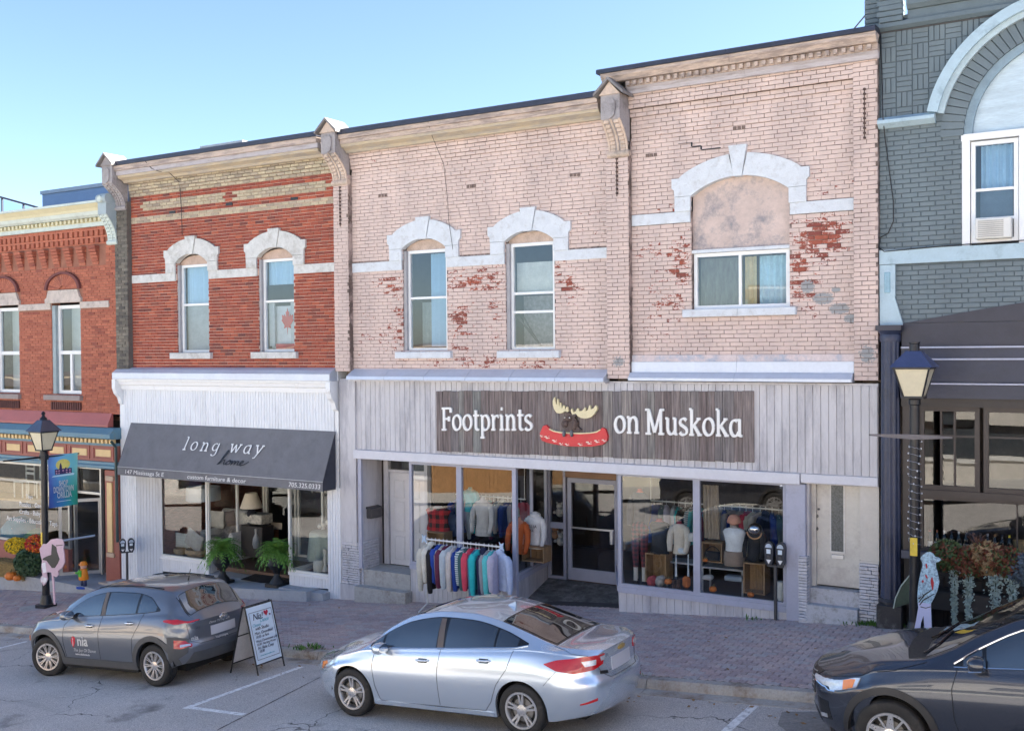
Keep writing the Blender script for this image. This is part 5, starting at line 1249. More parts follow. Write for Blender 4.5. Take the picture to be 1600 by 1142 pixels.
for i in range(8):
    for j in range(3):
        mb = MB(); mb.cbox(-3.2+i*.55, -2.7+i*.55, -.03, .02, zb_+.05+j*.42, zb_+.40+j*.42, .02); mb.build('riser_panel', MATS['riser_black'], B5)
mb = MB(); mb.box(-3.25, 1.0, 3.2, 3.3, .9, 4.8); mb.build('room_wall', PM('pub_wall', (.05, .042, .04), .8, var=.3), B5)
mb = MB(); mb.box(-3.0, 1.0, .02, .32, 1.80, 1.858); mb.build('inner_ledge', MATS['deck_wood'], B5)
# ================================================================ things on the roofs behind
x0_, z0_ = at(66, 300, 6); x1_, z1_ = at(192, 291, 6); _, zb1 = at(66, 330, 6)
PH = MB(); PH.box(x0_, x1_+1.5, 6, 9.5, 8.0, z0_-.1); PH = PH.build('rooftop_box', PM('metal_panel_blue', (.13, .20, .33), .45, metal=.3, var=.06, vs=2, bump=.05)); tag(PH, 'blue metal clad rooftop box behind the mint cornice', 'rooftop box')
mb = MB(); mb.box(x0_-.05, x1_+1.5, 5.95, 9.5, z0_-.1, z0_+.02); mb.build('cap', PM('cap_steel', (.22, .25, .30), .4, metal=.5), PH)
RL = thing('glass_railing', 'dark steel roof railing with glass panels above the toy shop', 'railing', (-28, 2.5, 8.4))
a = Vector((-31.0, 4, 9.62)); b_ = Vector((at(68, 328, 4)[0], 4, at(68, 327, 4)[1])); t0 = Vector((at(0, 306, 4)[0], 4, at(0, 308, 4)[1]))
mb = MB(); mb.tube([t0+(t0-b_)*.6, t0, b_], .035, 6); mb.build('rail', PM('rail_dark', (.06, .06, .08), .4), RL)
for f in (.05, .55, -.4, 1.0):
    q = t0.lerp(b_, f); mb = MB(); mb.box(q.x-.025, q.x+.025, 3.97, 4.03, 8.3, q.z); mb.build('post', MATS['rail_dark'], RL)
for f0, f1 in ((-.4, .05), (.05, .55), (.55, 1.0)):
    p, q = t0.lerp(b_, f0), t0.lerp(b_, f1); mb = MB(); mb.add([(p.x+.03, 4, 8.35), (q.x-.03, 4, 8.35), (q.x-.03, 4, q.z-.06), (p.x+.03, 4, p.z-.06)], [(0, 1, 2, 3)]); mb.build('glass_panel', glass('rail_glass', 1.45, (.70, .82, .92), 0), RL)
X, Z = at(300, 236, 5); X2, Z2 = at(382, 220, 5)
mb = MB(); mb.box(X, X2, 5, 6.5, 9.4, Z2-.06); o = mb.build('chimney_stub', PM('stub_brick', (.45, .26, .18), .8, var=.3, vs=12)); tag(o, 'low flat topped brick stack behind the red brick parapet', 'chimney')
mb = MB(); mb.box(X+.45, X2+.02, 4.9, 6.6, Z2-.06, Z2); mb.build('cap', PM('cap_grey', (.40, .42, .45), .6), o)
# cables on the walls
cable([(-11.92, -.45, 9.44), (-11.9, -.30, 9.1), (-11.82, -.04, 8.6), (-11.74, -.03, 7.9), (-11.70, -.06, 7.5), (-11.62, -.07, 7.05), (-11.62, .05, 6.5)], .0045, 'thin black cable hanging over the pink wall past a window hood')
cable([(-20.0, -.47, 9.48), (-19.75, -.42, 9.22), (-19.55, -.38, 9.14), (-19.3, -.3, 9.1), (-19.24, -.05, 8.9), (-19.22, -.03, 8.3), (-19.2, -.03, 7.7)], .008, 'thin black cable running down from the red brick cornice')
cable([(-3.60, -.02, 9.85), (-3.58, -.02, 9.0), (-3.54, -.17, 8.5), (-3.54, -.03, 8.2), (-3.42, -.02, 7.2), (-3.42, -.02, 6.9), (-3.5, -.02, 6.72), (-3.62, -.02, 6.66), (-3.63, -.05, 6.5), (-3.55, -.06, 6.44), (-2.4, -.06, 6.48), (-1.2, -.06, 6.5), (.6, -.06, 6.5)], .008, 'black cable looping down the slate blue wall')
cable([(-4.25, .2, 9.8), (-3.98, .6, 10.3), (-3.6, 1.2, 11.0)], .012, 'black service wire rising above the tall pink roof edge')
# ================================================================ STREET FURNITURE
BLK = PM('lamp_black', (.014, .015, .020), .35, var=.3, vs=6, bump=.1, metal=.2)
LGL = PM('lamp_panel', (.62, .56, .40), .35, var=.06, vs=4, bump=.05)
def lamp(label, px, Y, zb, pyl, sizes, arms, zarm, blue=False, glass_mat=None):
    """post lamp: base, shaft, collar, lantern with four panels, roof, cap, cross arms"""
    X = at(px, pyl, Y)[0]; zl = at(px, pyl, Y)[1]                 # pyl: image row of the lantern's foot
    T = thing('street_lamp', label, 'street lamp', (X, Y, zb))
    w, h, hr = sizes
    mb = MB(); mb.cbox(X-.17, X+.17, Y-.17, Y+.17, zb, zb+.10, .015); mb.lathe([(.14, zb+.10), (.12, zb+.2), (.095, zb+.3)], (X, Y, 0), 16); mb.build('base', BLK, T, smooth=40)
    mb = MB(); mb.lathe([(.085, zb+.28), (.075, zb+1.2), (.068, zl-.1), (.085, zl-.09), (.085, zl-.02), (.05, zl+.02)], (X, Y, 0), 16); mb.build('post', BLK, T, smooth=40)
    L = MB(); wb = w*.55
    for sx, sy in ((1, 1), (1, -1), (-1, 1), (-1, -1)): L.tube([(X+sx*wb/2, Y+sy*wb/2, zl+.02), (X+sx*w/2, Y+sy*w/2, zl+h)], .014, 6)
    L.box(X-wb/2-.015, X+wb/2+.015, Y-wb/2-.015, Y+wb/2+.015, zl, zl+.03); L.box(X-w/2-.02, X+w/2+.02, Y-w/2-.02, Y+w/2+.02, zl+h, zl+h+.03)
    LN = L.build('lantern', BLK, T)
    for k in range(4):
        c = [(1, 1), (1, -1), (-1, -1), (-1, 1)]; a, b = c[k], c[(k+1) % 4]; e = .985
        mb = MB(); mb.add([(X+a[0]*wb/2*e, Y+a[1]*wb/2*e, zl+.03), (X+b[0]*wb/2*e, Y+b[1]*wb/2*e, zl+.03), (X+b[0]*w/2*e, Y+b[1]*w/2*e, zl+h), (X+a[0]*w/2*e, Y+a[1]*w/2*e, zl+h)], [(0, 1, 2, 3)]); mb.build('lamp_panel', glass_mat or LGL, LN)
    rf = MB(); o = w/2+.06; t_ = w*.22
    vs = [(X+sx*o, Y+sy*o, zl+h+.03) for sx, sy in ((1, 1), (1, -1), (-1, -1), (-1, 1))]+[(X+sx*t_, Y+sy*t_, zl+h+hr) for sx, sy in ((1, 1), (1, -1), (-1, -1), (-1, 1))]
    rf.add(vs, [(0, 1, 2, 3), (4, 5, 6, 7)]+[(i, (i+1) % 4, (i+1) % 4+4, i+4) for i in range(4)])
    rf.build('lantern_roof', PM('lamp_roof_blue', (.05, .065, .14), .3, var=.1) if blue else PM('lamp_roof_steel', (.10, .12, .16), .25, metal=.5), LN)
    mb = MB()
    if blue: mb.lathe([(.075, zl+h+hr-.02), (.07, zl+h+hr+.10), (.08, zl+h+hr+.11), (.08, zl+h+hr+.13), (0, zl+h+hr+.13)], (X, Y, 0), 14)
    else: mb.lathe([(.09, zl+h+hr-.02), (.08, zl+h+hr+.04), (.035, zl+h+hr+.08), (.03, zl+h+hr+.11), (.05, zl+h+hr+.14), (.03, zl+h+hr+.18), (0, zl+h+hr+.2)], (X, Y, 0), 14)
    mb.build('cap', BLK, LN, smooth=40)
    if arms == 'y':
        mb = MB(); mb.tube([(X, Y-1.0, zarm), (X, Y, zarm), (X, Y+.92, zarm)], [.016, .024, .016], 8); mb.lathe([(.10, zarm-.06), (.105, zarm), (.10, zarm+.06)], (X, Y, 0), 14); mb.build('banner_arm', BLK, T)
    else:
        mb = MB(); mb.prism([(X-.62, zarm-.012), (X, zarm-.045), (X+.52, zarm-.012), (X+.52, zarm+.012), (X, zarm+.03), (X-.62, zarm+.012)], 'y', Y-.095, Y-.075); mb.build('cross_arm', PM('arm_grey', (.13, .12, .13), .5, metal=.3), T)
    return T, X, zl
gp = onroad(75, 950, .14)
LT, LX, LZ = lamp('black post lamp with a city banner and steel topped lantern', 68.5, gp.y, gp.z, 704, (.43, .42, .28), 'y', at(70, 714, gp.y)[1])
mb = MB(); mb.prism([(LX-.55, gp.y-.3), (LX-.2, gp.y-.5), (LX+.35, gp.y-.48), (LX+.5, gp.y-.1), (LX+.3, gp.y+.35), (LX-.4, gp.y+.3)], 'z', gp.z-.2, gp.z+.01); o = mb.build('lamp_footing', CONC, LT)
# banner
BY0, BY1 = gp.y+.10, gp.y+.86
bz1 = at(82, 712, BY0)[1]; bz0 = at(85, 795, BY0)[1]
def bannermat():
    m, nt, b = base('banner_print'); tc = nt.nodes.new('ShaderNodeTexCoord').outputs['Generated']
    sp = nt.nodes.new('ShaderNodeSeparateXYZ'); nt.links.new(tc, sp.inputs[0])
    f = mathn(nt, 'ADD', mathn(nt, 'MULTIPLY', sp.outputs[1], .75), mathn(nt, 'MULTIPLY', noise(nt, tc, 3, 3, .5), .3))
    low_ = ramp(nt, f, [(.1, (.05, .06, .33)), (.45, (.03, .20, .45)), (.75, (.02, .33, .26)), (1, (.02, .22, .12))])
    up_ = ramp(nt, f, [(.1, (.12, .16, .55)), (.4, (.16, .45, .75)), (.8, (.16, .50, .55)), (1, (.35, .62, .45))])
    c = mixc(nt, mathn(nt, 'MULTIPLY', mathn(nt, 'SUBTRACT', sp.outputs[2], .25), 2.0, clamp=True), low_, up_)
    nt.links.new(c, b.inputs['Base Color']); b.inputs['Roughness'].default_value = .55; return m
def bp(u, v, o=0.0):
    return (LX+.012*math.sin(v*5+u*3)+o+.015, lerp(BY0, BY1, u), lerp(bz0, bz1, v))
mb = MB(); mb.shell([[bp(i/10, j/16) for i in range(11)] for j in range(17)], (-.004, 0, 0)); BN = mb.build('banner', bannermat(), smooth=40); tag(BN, 'blue and green street banner reading SHOP DOWNTOWN ORILLIA', 'banner')
def bprint(name, poly, mat, lvl=1):
    mb = MB(); n = len(poly); vs = [bp(u, v, .003*lvl) for u, v in poly]; mb.add(vs, [tuple(range(n))]); mb.build(name, mat, BN)
bprint('printed_moon', [(.5+.24*math.cos(k*.2618), .80+.105*math.sin(k*.2618)) for k in range(24)], PM('ban_yellow', (.70, .62, .16), .6, bump=0))
bprint('printed_roofs', [(.22, .62), (.80, .62), (.80, .72), (.62, .72), (.60, .75), (.56, .72), (.47, .72), (.45, .80), (.42, .84), (.39, .80), (.37, .72), (.22, .72)], PM('ban_navy', (.03, .02, .10), .6, bump=0), 2)
for u in (.27, .36, .50, .62, .73):
    for v in (.64, .685): bprint('printed_window', [(u-.025, v-.012), (u+.03, v-.012), (u+.03, v+.014), (u-.025, v+.014)], PM('ban_pink', (.55, .30, .42), .6, bump=0), 3)
bprint('printed_ground', [(.10, .58), (.86, .58), (.90, .61), (.80, .62), (.14, .60)], PM('ban_ice', (.50, .72, .82), .6, bump=0), 2)
def btext(txt, u0, u1, v, size):
    me = text_mesh(txt, size, .001, bold=.006); w_ = max(q.co.x for q in me.vertices); k = (u1-u0)/w_
    for q in me.vertices: q.co = Vector(bp(u0+q.co.x*k, v+q.co.y/(bz1-bz0), .012))
    me.materials.clear(); me.materials.append(LETW); link('letters', me, BN)
btext('SHOP', .34, .66, .40, .17); btext('DOWNTOWN', .14, .86, .28, .19); btext('ORILLIA', .26, .78, .17, .19); bprint('printed_rule', [(.25, .10), (.75, .10), (.75, .108), (.25, .108)], LETW, 2)
# cut-outs tied to the lamp posts
def cutout(name, polys, plane_y, label, cat, ext=.02):
    root = None
    for k, (pts, mat, lift) in enumerate(polys):
        y = plane_y-lift; mb = MB(); mb.prism([at(px, py, y) for px, py in pts], 'y', y, plane_y+ext-.001*k)
        if root is None: root = mb.build(name, mat); tag(root, label, cat)
        else: mb.build('painted_patch', mat, root)
    return root
CPNK = PM('cut_pink', (.56, .40, .47), .5, var=.06); CWHT = PM('cut_white', (.72, .70, .74), .5); CLIL = PM('cut_lilac', (.50, .40, .62), .5)
def zz(pts, sc, ox, oy): return [(ox+x/sc, oy+y/sc) for x, y in pts]
cutout('painted_cutout', [
    (zz([(190, 240), (240, 170), (280, 175), (350, 110), (430, 95), (505, 110), (525, 180), (515, 230), (530, 330), (535, 420), (500, 500), (440, 540), (455, 590), (420, 625), (380, 610), (390, 700), (405, 1000), (385, 1000), (365, 700), (350, 560), (285, 560), (290, 600), (300, 660), (270, 720), (240, 745), (225, 700), (200, 690), (205, 640), (230, 600), (215, 480), (225, 400), (205, 330)], 8.78, 40, 830), CPNK, 0),
    (zz([(360, 170), (420, 215), (430, 280), (465, 380), (440, 440), (400, 500), (360, 500), (285, 400), (230, 390), (235, 370), (290, 340), (350, 320)], 8.78, 40, 830), BLACKM, .004),
    (zz([(410, 190), (510, 180), (510, 188), (420, 202)], 8.78, 40, 830), BLACKM, .004),
    (zz([(220, 440), (270, 420), (285, 560), (240, 570)], 8.78, 40, 830), CWHT, .004),
    (zz([(205, 650), (240, 610), (235, 690), (215, 700)], 8.78, 40, 830), CWHT, .006), (zz([(245, 625), (290, 640), (285, 690), (250, 720), (240, 680)], 8.78, 40, 830), CWHT, .006)],
    gp.y-.12, 'pink and white painted animal cut-out strapped to the banner lamp post', 'cutout')
mb = MB(); mb.box(LX-.03, LX+.02, gp.y-.09, gp.y-.083, at(66, 850, gp.y)[1], at(66, 830, gp.y)[1]); o = mb.build('sticker_sign', PM('sticker_yellow', (.72, .52, .05), .5)); tag(o, 'small yellow sticker on the banner lamp post', 'sticker')
RY = -.95
RX = at(1432, 800, RY)[0]; rzb = walk(RX, RY)
RT, RX2, RZ = lamp('black post lamp with blue lantern roof wound with string lights', 1429, RY, rzb, 622, (.47, .42, .26), 'x', at(1430, 681, RY)[1], blue=True)
mb = MB(); pts = []
zt_ = at(1430, 690, RY)[1]; zb2 = at(1430, 850, RY)[1]
for i in range(220):
    t = i/219; A = t*14*2*math.pi; pts.append((RX2+.085*math.cos(A), RY+.085*math.sin(A), lerp(zt_, zb2, t)+random.uniform(-.01, .01)))
mb.tube(pts, .004, 4); SLT_ = mb.build('string_lights', PM('wire_grey', (.25, .27, .32), .5)); tag(SLT_, 'unlit string light wire spiralling round the lamp post', 'string lights')
for i in range(0, 220, 5):
    p = pts[i]; q = 1.12; m2 = MB(); m2.ball((RX2+(p[0]-RX2)*q, RY+(p[1]-RY)*q, p[2]), .011, .011, .014, 6, 4); m2.build('bulb', PM('bulb_clear', (.6, .62, .66), .2), SLT_)
mb = MB(); mb.box(RX2-.05, RX2+.05, RY-.10, RY-.094, at(1437, 867, RY)[1], at(1437, 839, RY)[1]); o = mb.build('sticker_sign', MATS['sticker_yellow']); tag(o, 'narrow yellow notice on the string-lit lamp post', 'sticker')
CB = PM('cut_sky', (.42, .62, .74), .5, var=.12, vs=14, dirt=(.16, .22, .30), dirt_amt=.72, dirt_scale=30); CRD = PM('cut_red', (.45, .02, .03), .5)
bird = [(320, 285), (345, 250), (385, 220), (420, 215), (455, 230), (475, 265), (515, 275), (540, 295), (515, 320), (485, 325), (485, 370), (505, 440), (522, 530), (505, 610), (470, 690), (432, 760), (438, 880), (442, 1055), (368, 1055), (355, 880), (330, 960), (315, 1065), (250, 1065), (280, 920), (300, 800), (290, 690), (300, 560), (320, 450), (345, 360), (340, 320)]
def S1(pts): return zz(pts, 6.72, 1390, 830)
BR = cutout('bird_cutout', [(S1(bird), CB, 0), (S1([(300, 800), (300, 740), (432, 760), (442, 1055), (368, 1055), (355, 880), (330, 960), (315, 1065), (250, 1065), (280, 920)]), PM('cut_lavender', (.55, .55, .74), .5, var=.05), .003)]
    + [(S1(p), CRD, .006) for p in ([(375, 345), (388, 335), (398, 375), (388, 395)], [(370, 455), (385, 455), (402, 490), (388, 495)], [(335, 520), (352, 505), (362, 530), (342, 540)], [(435, 490), (448, 478), (465, 540), (455, 620), (445, 610), (430, 530)])]
    + [(S1(p), BLACKM, .005) for p in ([(300, 745), (360, 660), (440, 610), (442, 620), (368, 672), (312, 745)], [(310, 770), (350, 715), (470, 650), (472, 658), (356, 726), (320, 775)], [(325, 785), (380, 800), (430, 785), (430, 793), (380, 808), (322, 793)], [(300, 700), (330, 680), (332, 690), (305, 712)], [(350, 700), (345, 650), (352, 650), (358, 700)])],
    RY-.13, 'tall bird shaped wooden cut-out painted with cardinals on pale blue', 'cutout')
GP = [(1432, 890), (1420, 900), (1408, 915), (1399, 935), (1396, 950), (1412, 945), (1432, 938)]
mb = MB(); mb.prism([at(x, y, -.55) for x, y in GP], 'y', -.55, -.50); o = mb.build('folded_canopy', PM('dark_green_canvas', (.02, .045, .03), .5, var=.3)); tag(o, 'dark green canvas panel leaning by the fluted column', 'canvas')
mb = MB(); mb.tube([(at(x, y, -.56)[0], -.56, at(x, y, -.56)[1]) for x, y in GP[:5]], .010, 6); mb.build('edge_piping', PM('pipe_pale', (.35, .40, .36), .5), o)
# parking meters
def meter(X, Y, zb, H, label, two=True, rot=0.0):
    T = thing('parking_meter', label, 'parking meter', (X, Y, zb), (0, 0, rot), local=True); T.scale = (.9, .9, 1)
    GM = PM('meter_grey', (.055, .055, .06), .45, metal=.3); 
    mb = MB(); mb.lathe([(.032, 0), (.032, H*.66), (.03, H*.67)], (0, 0, 0), 12); mb.build('post', GM, T, smooth=40)
    mb = MB(); mb.cbox(-.15, .15, -.03, .03, H*.66, H*.69, .006); mb.build('yoke', GM, T)
    for sx in ((-.105, .105) if two else (0,)):
        P = [(-.05, H*.69), (.05, H*.69), (.075, H*.74), (.082, H*.86)]+[(.085*math.cos(R(a)), H*.90+.10*math.sin(R(a))) for a in range(0, 181, 15)]+[(-.082, H*.86), (-.075, H*.74)]
        mb = MB(); mb.prism([(sx+u, v) for u, v in P], 'y', -.06, .06); h = mb.build('meter_head', PM('meter_dark', (.03, .035, .05), .35, metal=.4), T, smooth=30)
        mb = MB(); mb.prism([(sx+.06*math.cos(R(a)), H*.905+.065*math.sin(R(a))) for a in range(0, 181, 15)], 'y', -.068, -.055); mb.build('display_window', PM('meter_glass', (.45, .52, .60), .1, var=.15), h)
        mb = MB(); mb.box(sx-.04, sx+.035, -.066, -.058, H*.83, H*.885); mb.build('rate_label', PM('label_pale', (.60, .68, .74), .5), h)
        mb = MB(); mb.prism([(sx-.045, H*.755), (sx, H*.70), (sx+.045, H*.755)], 'y', -.066, -.058); mb.build('vault_plate', PM('label_white', (.72, .72, .72), .5), h)
        mb = MB(); mb.lathe([(0, -.075), (.03, -.07), (.035, -.055)], (sx, 0, H*.785), 12, axis='y'); mb.build('coin_dial', GM, h, smooth=40)
    return T
mx, mz = at(1212, 968, -.16); meter(mx, -.16, mz, at(1207, 843, -.16)[1]-mz, 'twin headed grey parking meter outside the clothing shop window')
mx, mz = at(199, 907, -.5); meter(mx, -.5, mz, at(197, 842, -.5)[1]-mz+.02, 'twin headed parking meter between the red brick shops', rot=R(55))
# sandwich board
SBF = PM('board_frame', (.012, .012, .014), .4); SBW = PM('whiteboard', (.62, .72, .80), .3, var=.03, bump=.03)
sx_, sy0, sy1 = -12.33, -4.66, -4.06; sbx = -12.95; zr_ = lambda x: road(x)
SB = thing('sandwich_board', 'black framed whiteboard sandwich board with handwritten class times by the crossover', 'sign', (-12.6, -4.36, zr_(-12.6)))
top_ = (-12.64, zr_(-12.64)+1.10)
for xb_, nm in ((sx_, 'front_leaf'), (sbx, 'rear_leaf')):
    b0 = Vector((xb_, 0, zr_(xb_))); t0 = Vector((top_[0]+(.02 if xb_ == sx_ else -.02), 0, top_[1])); mb = MB()
    for y_ in (sy0, sy1): mb.tube([(b0.x, y_, b0.z), (t0.x, y_, t0.z)], .014, 6)
    for f in (.14, .98)+((.55,) if nm == 'rear_leaf' else ()):
        q = b0.lerp(t0, f); mb.tube([(q.x, sy0, q.z), (q.x, sy1, q.z)], .012, 6)
    F_ = mb.build(nm, SBF, SB)
    p0, p1 = b0.lerp(t0, .15), b0.lerp(t0, .97); mb = MB(); nrm = Vector((1 if nm == 'front_leaf' else -1, 0, .25)).normalized()*.006
    mb.shell([[(p0.x, sy0+.015, p0.z), (p0.x, sy1-.015, p0.z)], [(p1.x, sy0+.015, p1.z), (p1.x, sy1-.015, p1.z)]], nrm); mb.build('panel', SBW if nm == 'front_leaf' else PM('panel_grey', (.55, .54, .54), .4), F_)
    if nm == 'front_leaf':
        up_ = (p1-p0); Hh = up_.length; up_.normalize(); off = Vector((.013, 0, .003))
        def wr(txt, u, v, size, col=None, sh=.25): text_on('handwriting', txt, size, col or PM('marker_dark', (.02, .02, .05), .6), p0+up_*(v*Hh)+Vector((0, sy0+u*.6-0, 0))+off, (0, 1, 0), up_, F_, depth=.001, shear=sh, spacing=.9)
        mk = PM('marker_dark', (.02, .02, .05), .6); 
        for (u0, v0), (u1, v1) in (((.08, .07), (.08, .9)), ((.92, .07), (.92, .9)), ((.08, .07), (.92, .07)), ((.08, .9), (.92, .9))):
            a_ = p0+up_*(v0*Hh)+Vector((0, sy0+u0*.6, 0))+off; b2 = p0+up_*(v1*Hh)+Vector((0, sy0+u1*.6, 0))+off; mb = MB(); mb.tube([a_, b2], .0035, 4); mb.build('border_line', mk, F_)
        wr('Nia!', .18, .76, .15); wr('Dance', .42, .70, .085, PM('marker_teal', (.10, .40, .48), .6)); wr('Classes', .12, .645, .07, MATS['marker_teal']); wr('with Studio', .20, .58, .075); wr('Mon. Greenfield', .14, .50, .07); wr('10:30  at Park', .16, .44, .06); wr('Wed. Downtown Life', .14, .365, .06); wr('10:30  Nursing Home', .14, .31, .055); wr('Fri. Ride Cosy', .16, .24, .07); wr('10:30', .18, .185, .06); wr('www.danceorillia.com', .20, .12, .04, MATS['marker_teal'])
        hp = [(0, -.045), (.05, .01), (.045, .045), (.02, .05), (0, .03), (-.02, .05), (-.045, .045), (-.05, .01)]
        c0 = p0+up_*(.83*Hh)+Vector((0, sy0+.42, 0))+off; mb = MB(); mb.add([tuple(c0+Vector((0, u, 0))+up_*v) for u, v in hp], [tuple(range(8))]); mb.build('drawn_heart', PM('heart_red', (.45, .02, .05), .5), F_)
        c0 = p0+up_*(.79*Hh)+Vector((0, sy0+.50, 0))+off; mb = MB(); mb.add([tuple(c0+Vector((0, u*.4, 0))+up_*v*.4) for u, v in hp], [tuple(range(8))]); mb.build('drawn_heart', PM('heart_plum', (.20, .03, .08), .5), F_)
# ---------------------------------------------------------------- clothes rack
CY = -.62
rx0, rz0 = at(664, 848, CY); rx1, rz1 = at(786, 848, CY); rz = (rz0+rz1)/2
RK = thing('clothes_rack', 'white wire clothes rack on the sidewalk outside the display window', 'clothes rack', ((rx0+rx1)/2, CY, walk(rx0, CY)))
WIRE = PM('rack_white', (.70, .70, .68), .4)
mb = MB(); mb.tube([(rx0, CY, rz), (rx1, CY, rz)], .016, 8); mb.build('rail', WIRE, RK)
for xx in (rx0+.04, rx1-.04):
    mb = MB(); mb.tube([(xx, CY, rz+.03), (xx, CY, walk(xx, CY)+.12)], .014, 8); mb.tube([(xx, CY-.28, walk(xx, CY)+.03), (xx, CY, walk(xx, CY)+.14), (xx, CY+.28, walk(xx, CY)+.04)], .014, 8); mb.build('stand', WIRE, RK)
for xx, lab in ((rx0+.02, 'left'), (rx1+.0, 'right')):
    mb = MB(); mb.prism([(xx-.06, rz+.10), (xx-.02, rz+.06), (xx+.04, rz+.09), (xx+.02, rz+.01), (xx+.05, rz-.06), (xx-.01, rz-.03), (xx-.06, rz-.07), (xx-.04, rz+.02)], 'y', CY-.05, CY-.035); o = mb.build('price_tag', PM('tag_blue', (.45, .58, .75), .6, var=.2, vs=20)); tag(o, 'pale blue ribbon tied to the %s end of the clothes rail' % ('panelled door' if lab == 'left' else 'entrance'), 'ribbon')
GARM = [('cream', (.55, .52, .44), 'cream zip sweatshirt'), ('ivory', (.62, .60, .53), 'ivory hooded sweatshirt'), ('black', (.015, .012, .012), 'black brown jacket'), ('royal', (.02, .06, .32), 'bright royal blue sweatshirt'), ('sage', (.42, .45, .40), 'pale sage cardigan'), ('maroon', (.12, .02, .05), 'maroon shirt'), ('ash', (.42, .47, .50), 'ash grey blue sweatshirt'), ('oat', (.55, .50, .46), 'oatmeal sweatshirt'), ('cobalt', (.01, .04, .22), 'deep cobalt blue top'),
        ('stripe', (.36, .42, .44), 'teal and white striped shirt'), ('forest', (.04, .10, .10), 'dark green shirt'), ('coral', (.62, .06, .10), 'coral red sweatshirt'), ('slate', (.07, .16, .24), 'slate blue fleece'), ('turq', (.02, .42, .44), 'turquoise sweatshirt'), ('navy', (.01, .015, .05), 'navy hooded sweatshirt'), ('stone', (.26, .26, .28), 'stone grey sweatshirt'), ('aqua', (.10, .50, .50), 'pale aqua shirt'), ('lilac', (.42, .40, .50), 'lilac grey shirt'), ('sky', (.40, .48, .66), 'light denim blue sweatshirt hung facing out')]
def garment(x, lab, mat, hue, last=False, seed=0):
    rg = random.Random(seed); hL = rg.uniform(.60, .70); lean = rg.uniform(-.02, .02)
    T = thing('hanging_garment', lab+' on the sidewalk clothes rack', 'garment', (x, CY, rz), (0, 0, R(62) if last else R(rg.uniform(-6, 14))), group='clothes on the sidewalk rack', local=True); T.scale = (1.2, rg.uniform(1.05, 1.2), rg.uniform(1.15, 1.4))
    mb = MB(); th = .055
    # body: rings of a flattened tube from shoulders to hem (local: u across the shoulders = y)
    rings = [(.03, .06, -.07), (.10, .11, -.085), (.17, .205, -.125), (.20, .22, -.18), (.195, .21, -.35), (.20, .21, -.52), (.21, .215, -hL)]
    n = 20; vs = []
    for k, (a, b, z) in enumerate(rings):
        for j in range(n):
            A = 2*math.pi*j/n; fold = 1+.10*math.sin(A*5+seed+k*.4)*min(1, k/3)
            vs.append((th*(.5 if k < 2 else 1)*math.sin(A)*fold+lean*k*.3, b*math.cos(A)*(1+.02*math.sin(k*2+seed)), z+rg.uniform(-.004, .004)))
    mb.add(vs, [(i*n+j, i*n+(j+1) % n, (i+1)*n+(j+1) % n, (i+1)*n+j) for i in range(len(rings)-1) for j in range(n)]+[tuple(range(n)), tuple(range((len(rings)-1)*n, len(rings)*n))])
    B = mb.build('shirt_body', mat, T, smooth=70)
    for sg in (-1, 1):
        m2 = MB(); bow = rg.uniform(.0, .05); L_ = rg.uniform(.50, .60)
        m2.tube([(0, sg*.185, -.135), (.005, sg*.235, -.19), (.01+bow*.4, sg*(.255+bow*.4), -.36), (.02, sg*(.25+bow*.2), -.12-L_+.06), (.02, sg*.245, -.13-L_)], [.05, .062, .056, .045, .036], 10); m2.build('sleeve', mat, T, smooth=70)
    m2 = MB(); m2.tube([(0, 0, -.065), (0, 0, -.01), (0, .012, .018), (0, 0, .03), (0, -.016, .018)], .004, 5); m2.tube([(0, -.2, -.125), (0, 0, -.065), (0, .2, -.125)], .007, 5); m2.build('hanger', WIRE, T)
    if last or 'hooded' in lab:
        m2 = MB(); m2.ball((-.01, 0, -.085), .06, .085, .06, 12, 8); m2.build('hood', mat, T, smooth=70)
def stripem():
    m, nt, b = base('stripe_cloth'); g_ = nt.nodes.new('ShaderNodeTexCoord').outputs['Object']; sp = nt.nodes.new('ShaderNodeSeparateXYZ'); nt.links.new(g_, sp.inputs[0])
    s_ = mathn(nt, 'GREATER_THAN', mathn(nt, 'SINE', mathn(nt, 'MULTIPLY', sp.outputs[2], 190)), 0.1)
    nt.links.new(mixc(nt, s_, (.60, .62, .60), (.06, .17, .20)), b.inputs['Base Color']); b.inputs['Roughness'].default_value = .9; return m
for k, (nm, c_, lab) in enumerate(GARM):
    x_ = lerp(rx0+.06, rx1-.05, k/(len(GARM)-1))+random.uniform(-.018, .018); m_ = stripem() if nm == 'stripe' else PM('cloth_'+nm, c_, .9, var=.12, vs=9, bump=.4, bs=120)
    garment(x_, lab, m_, nm, k == len(GARM)-1, k+3)
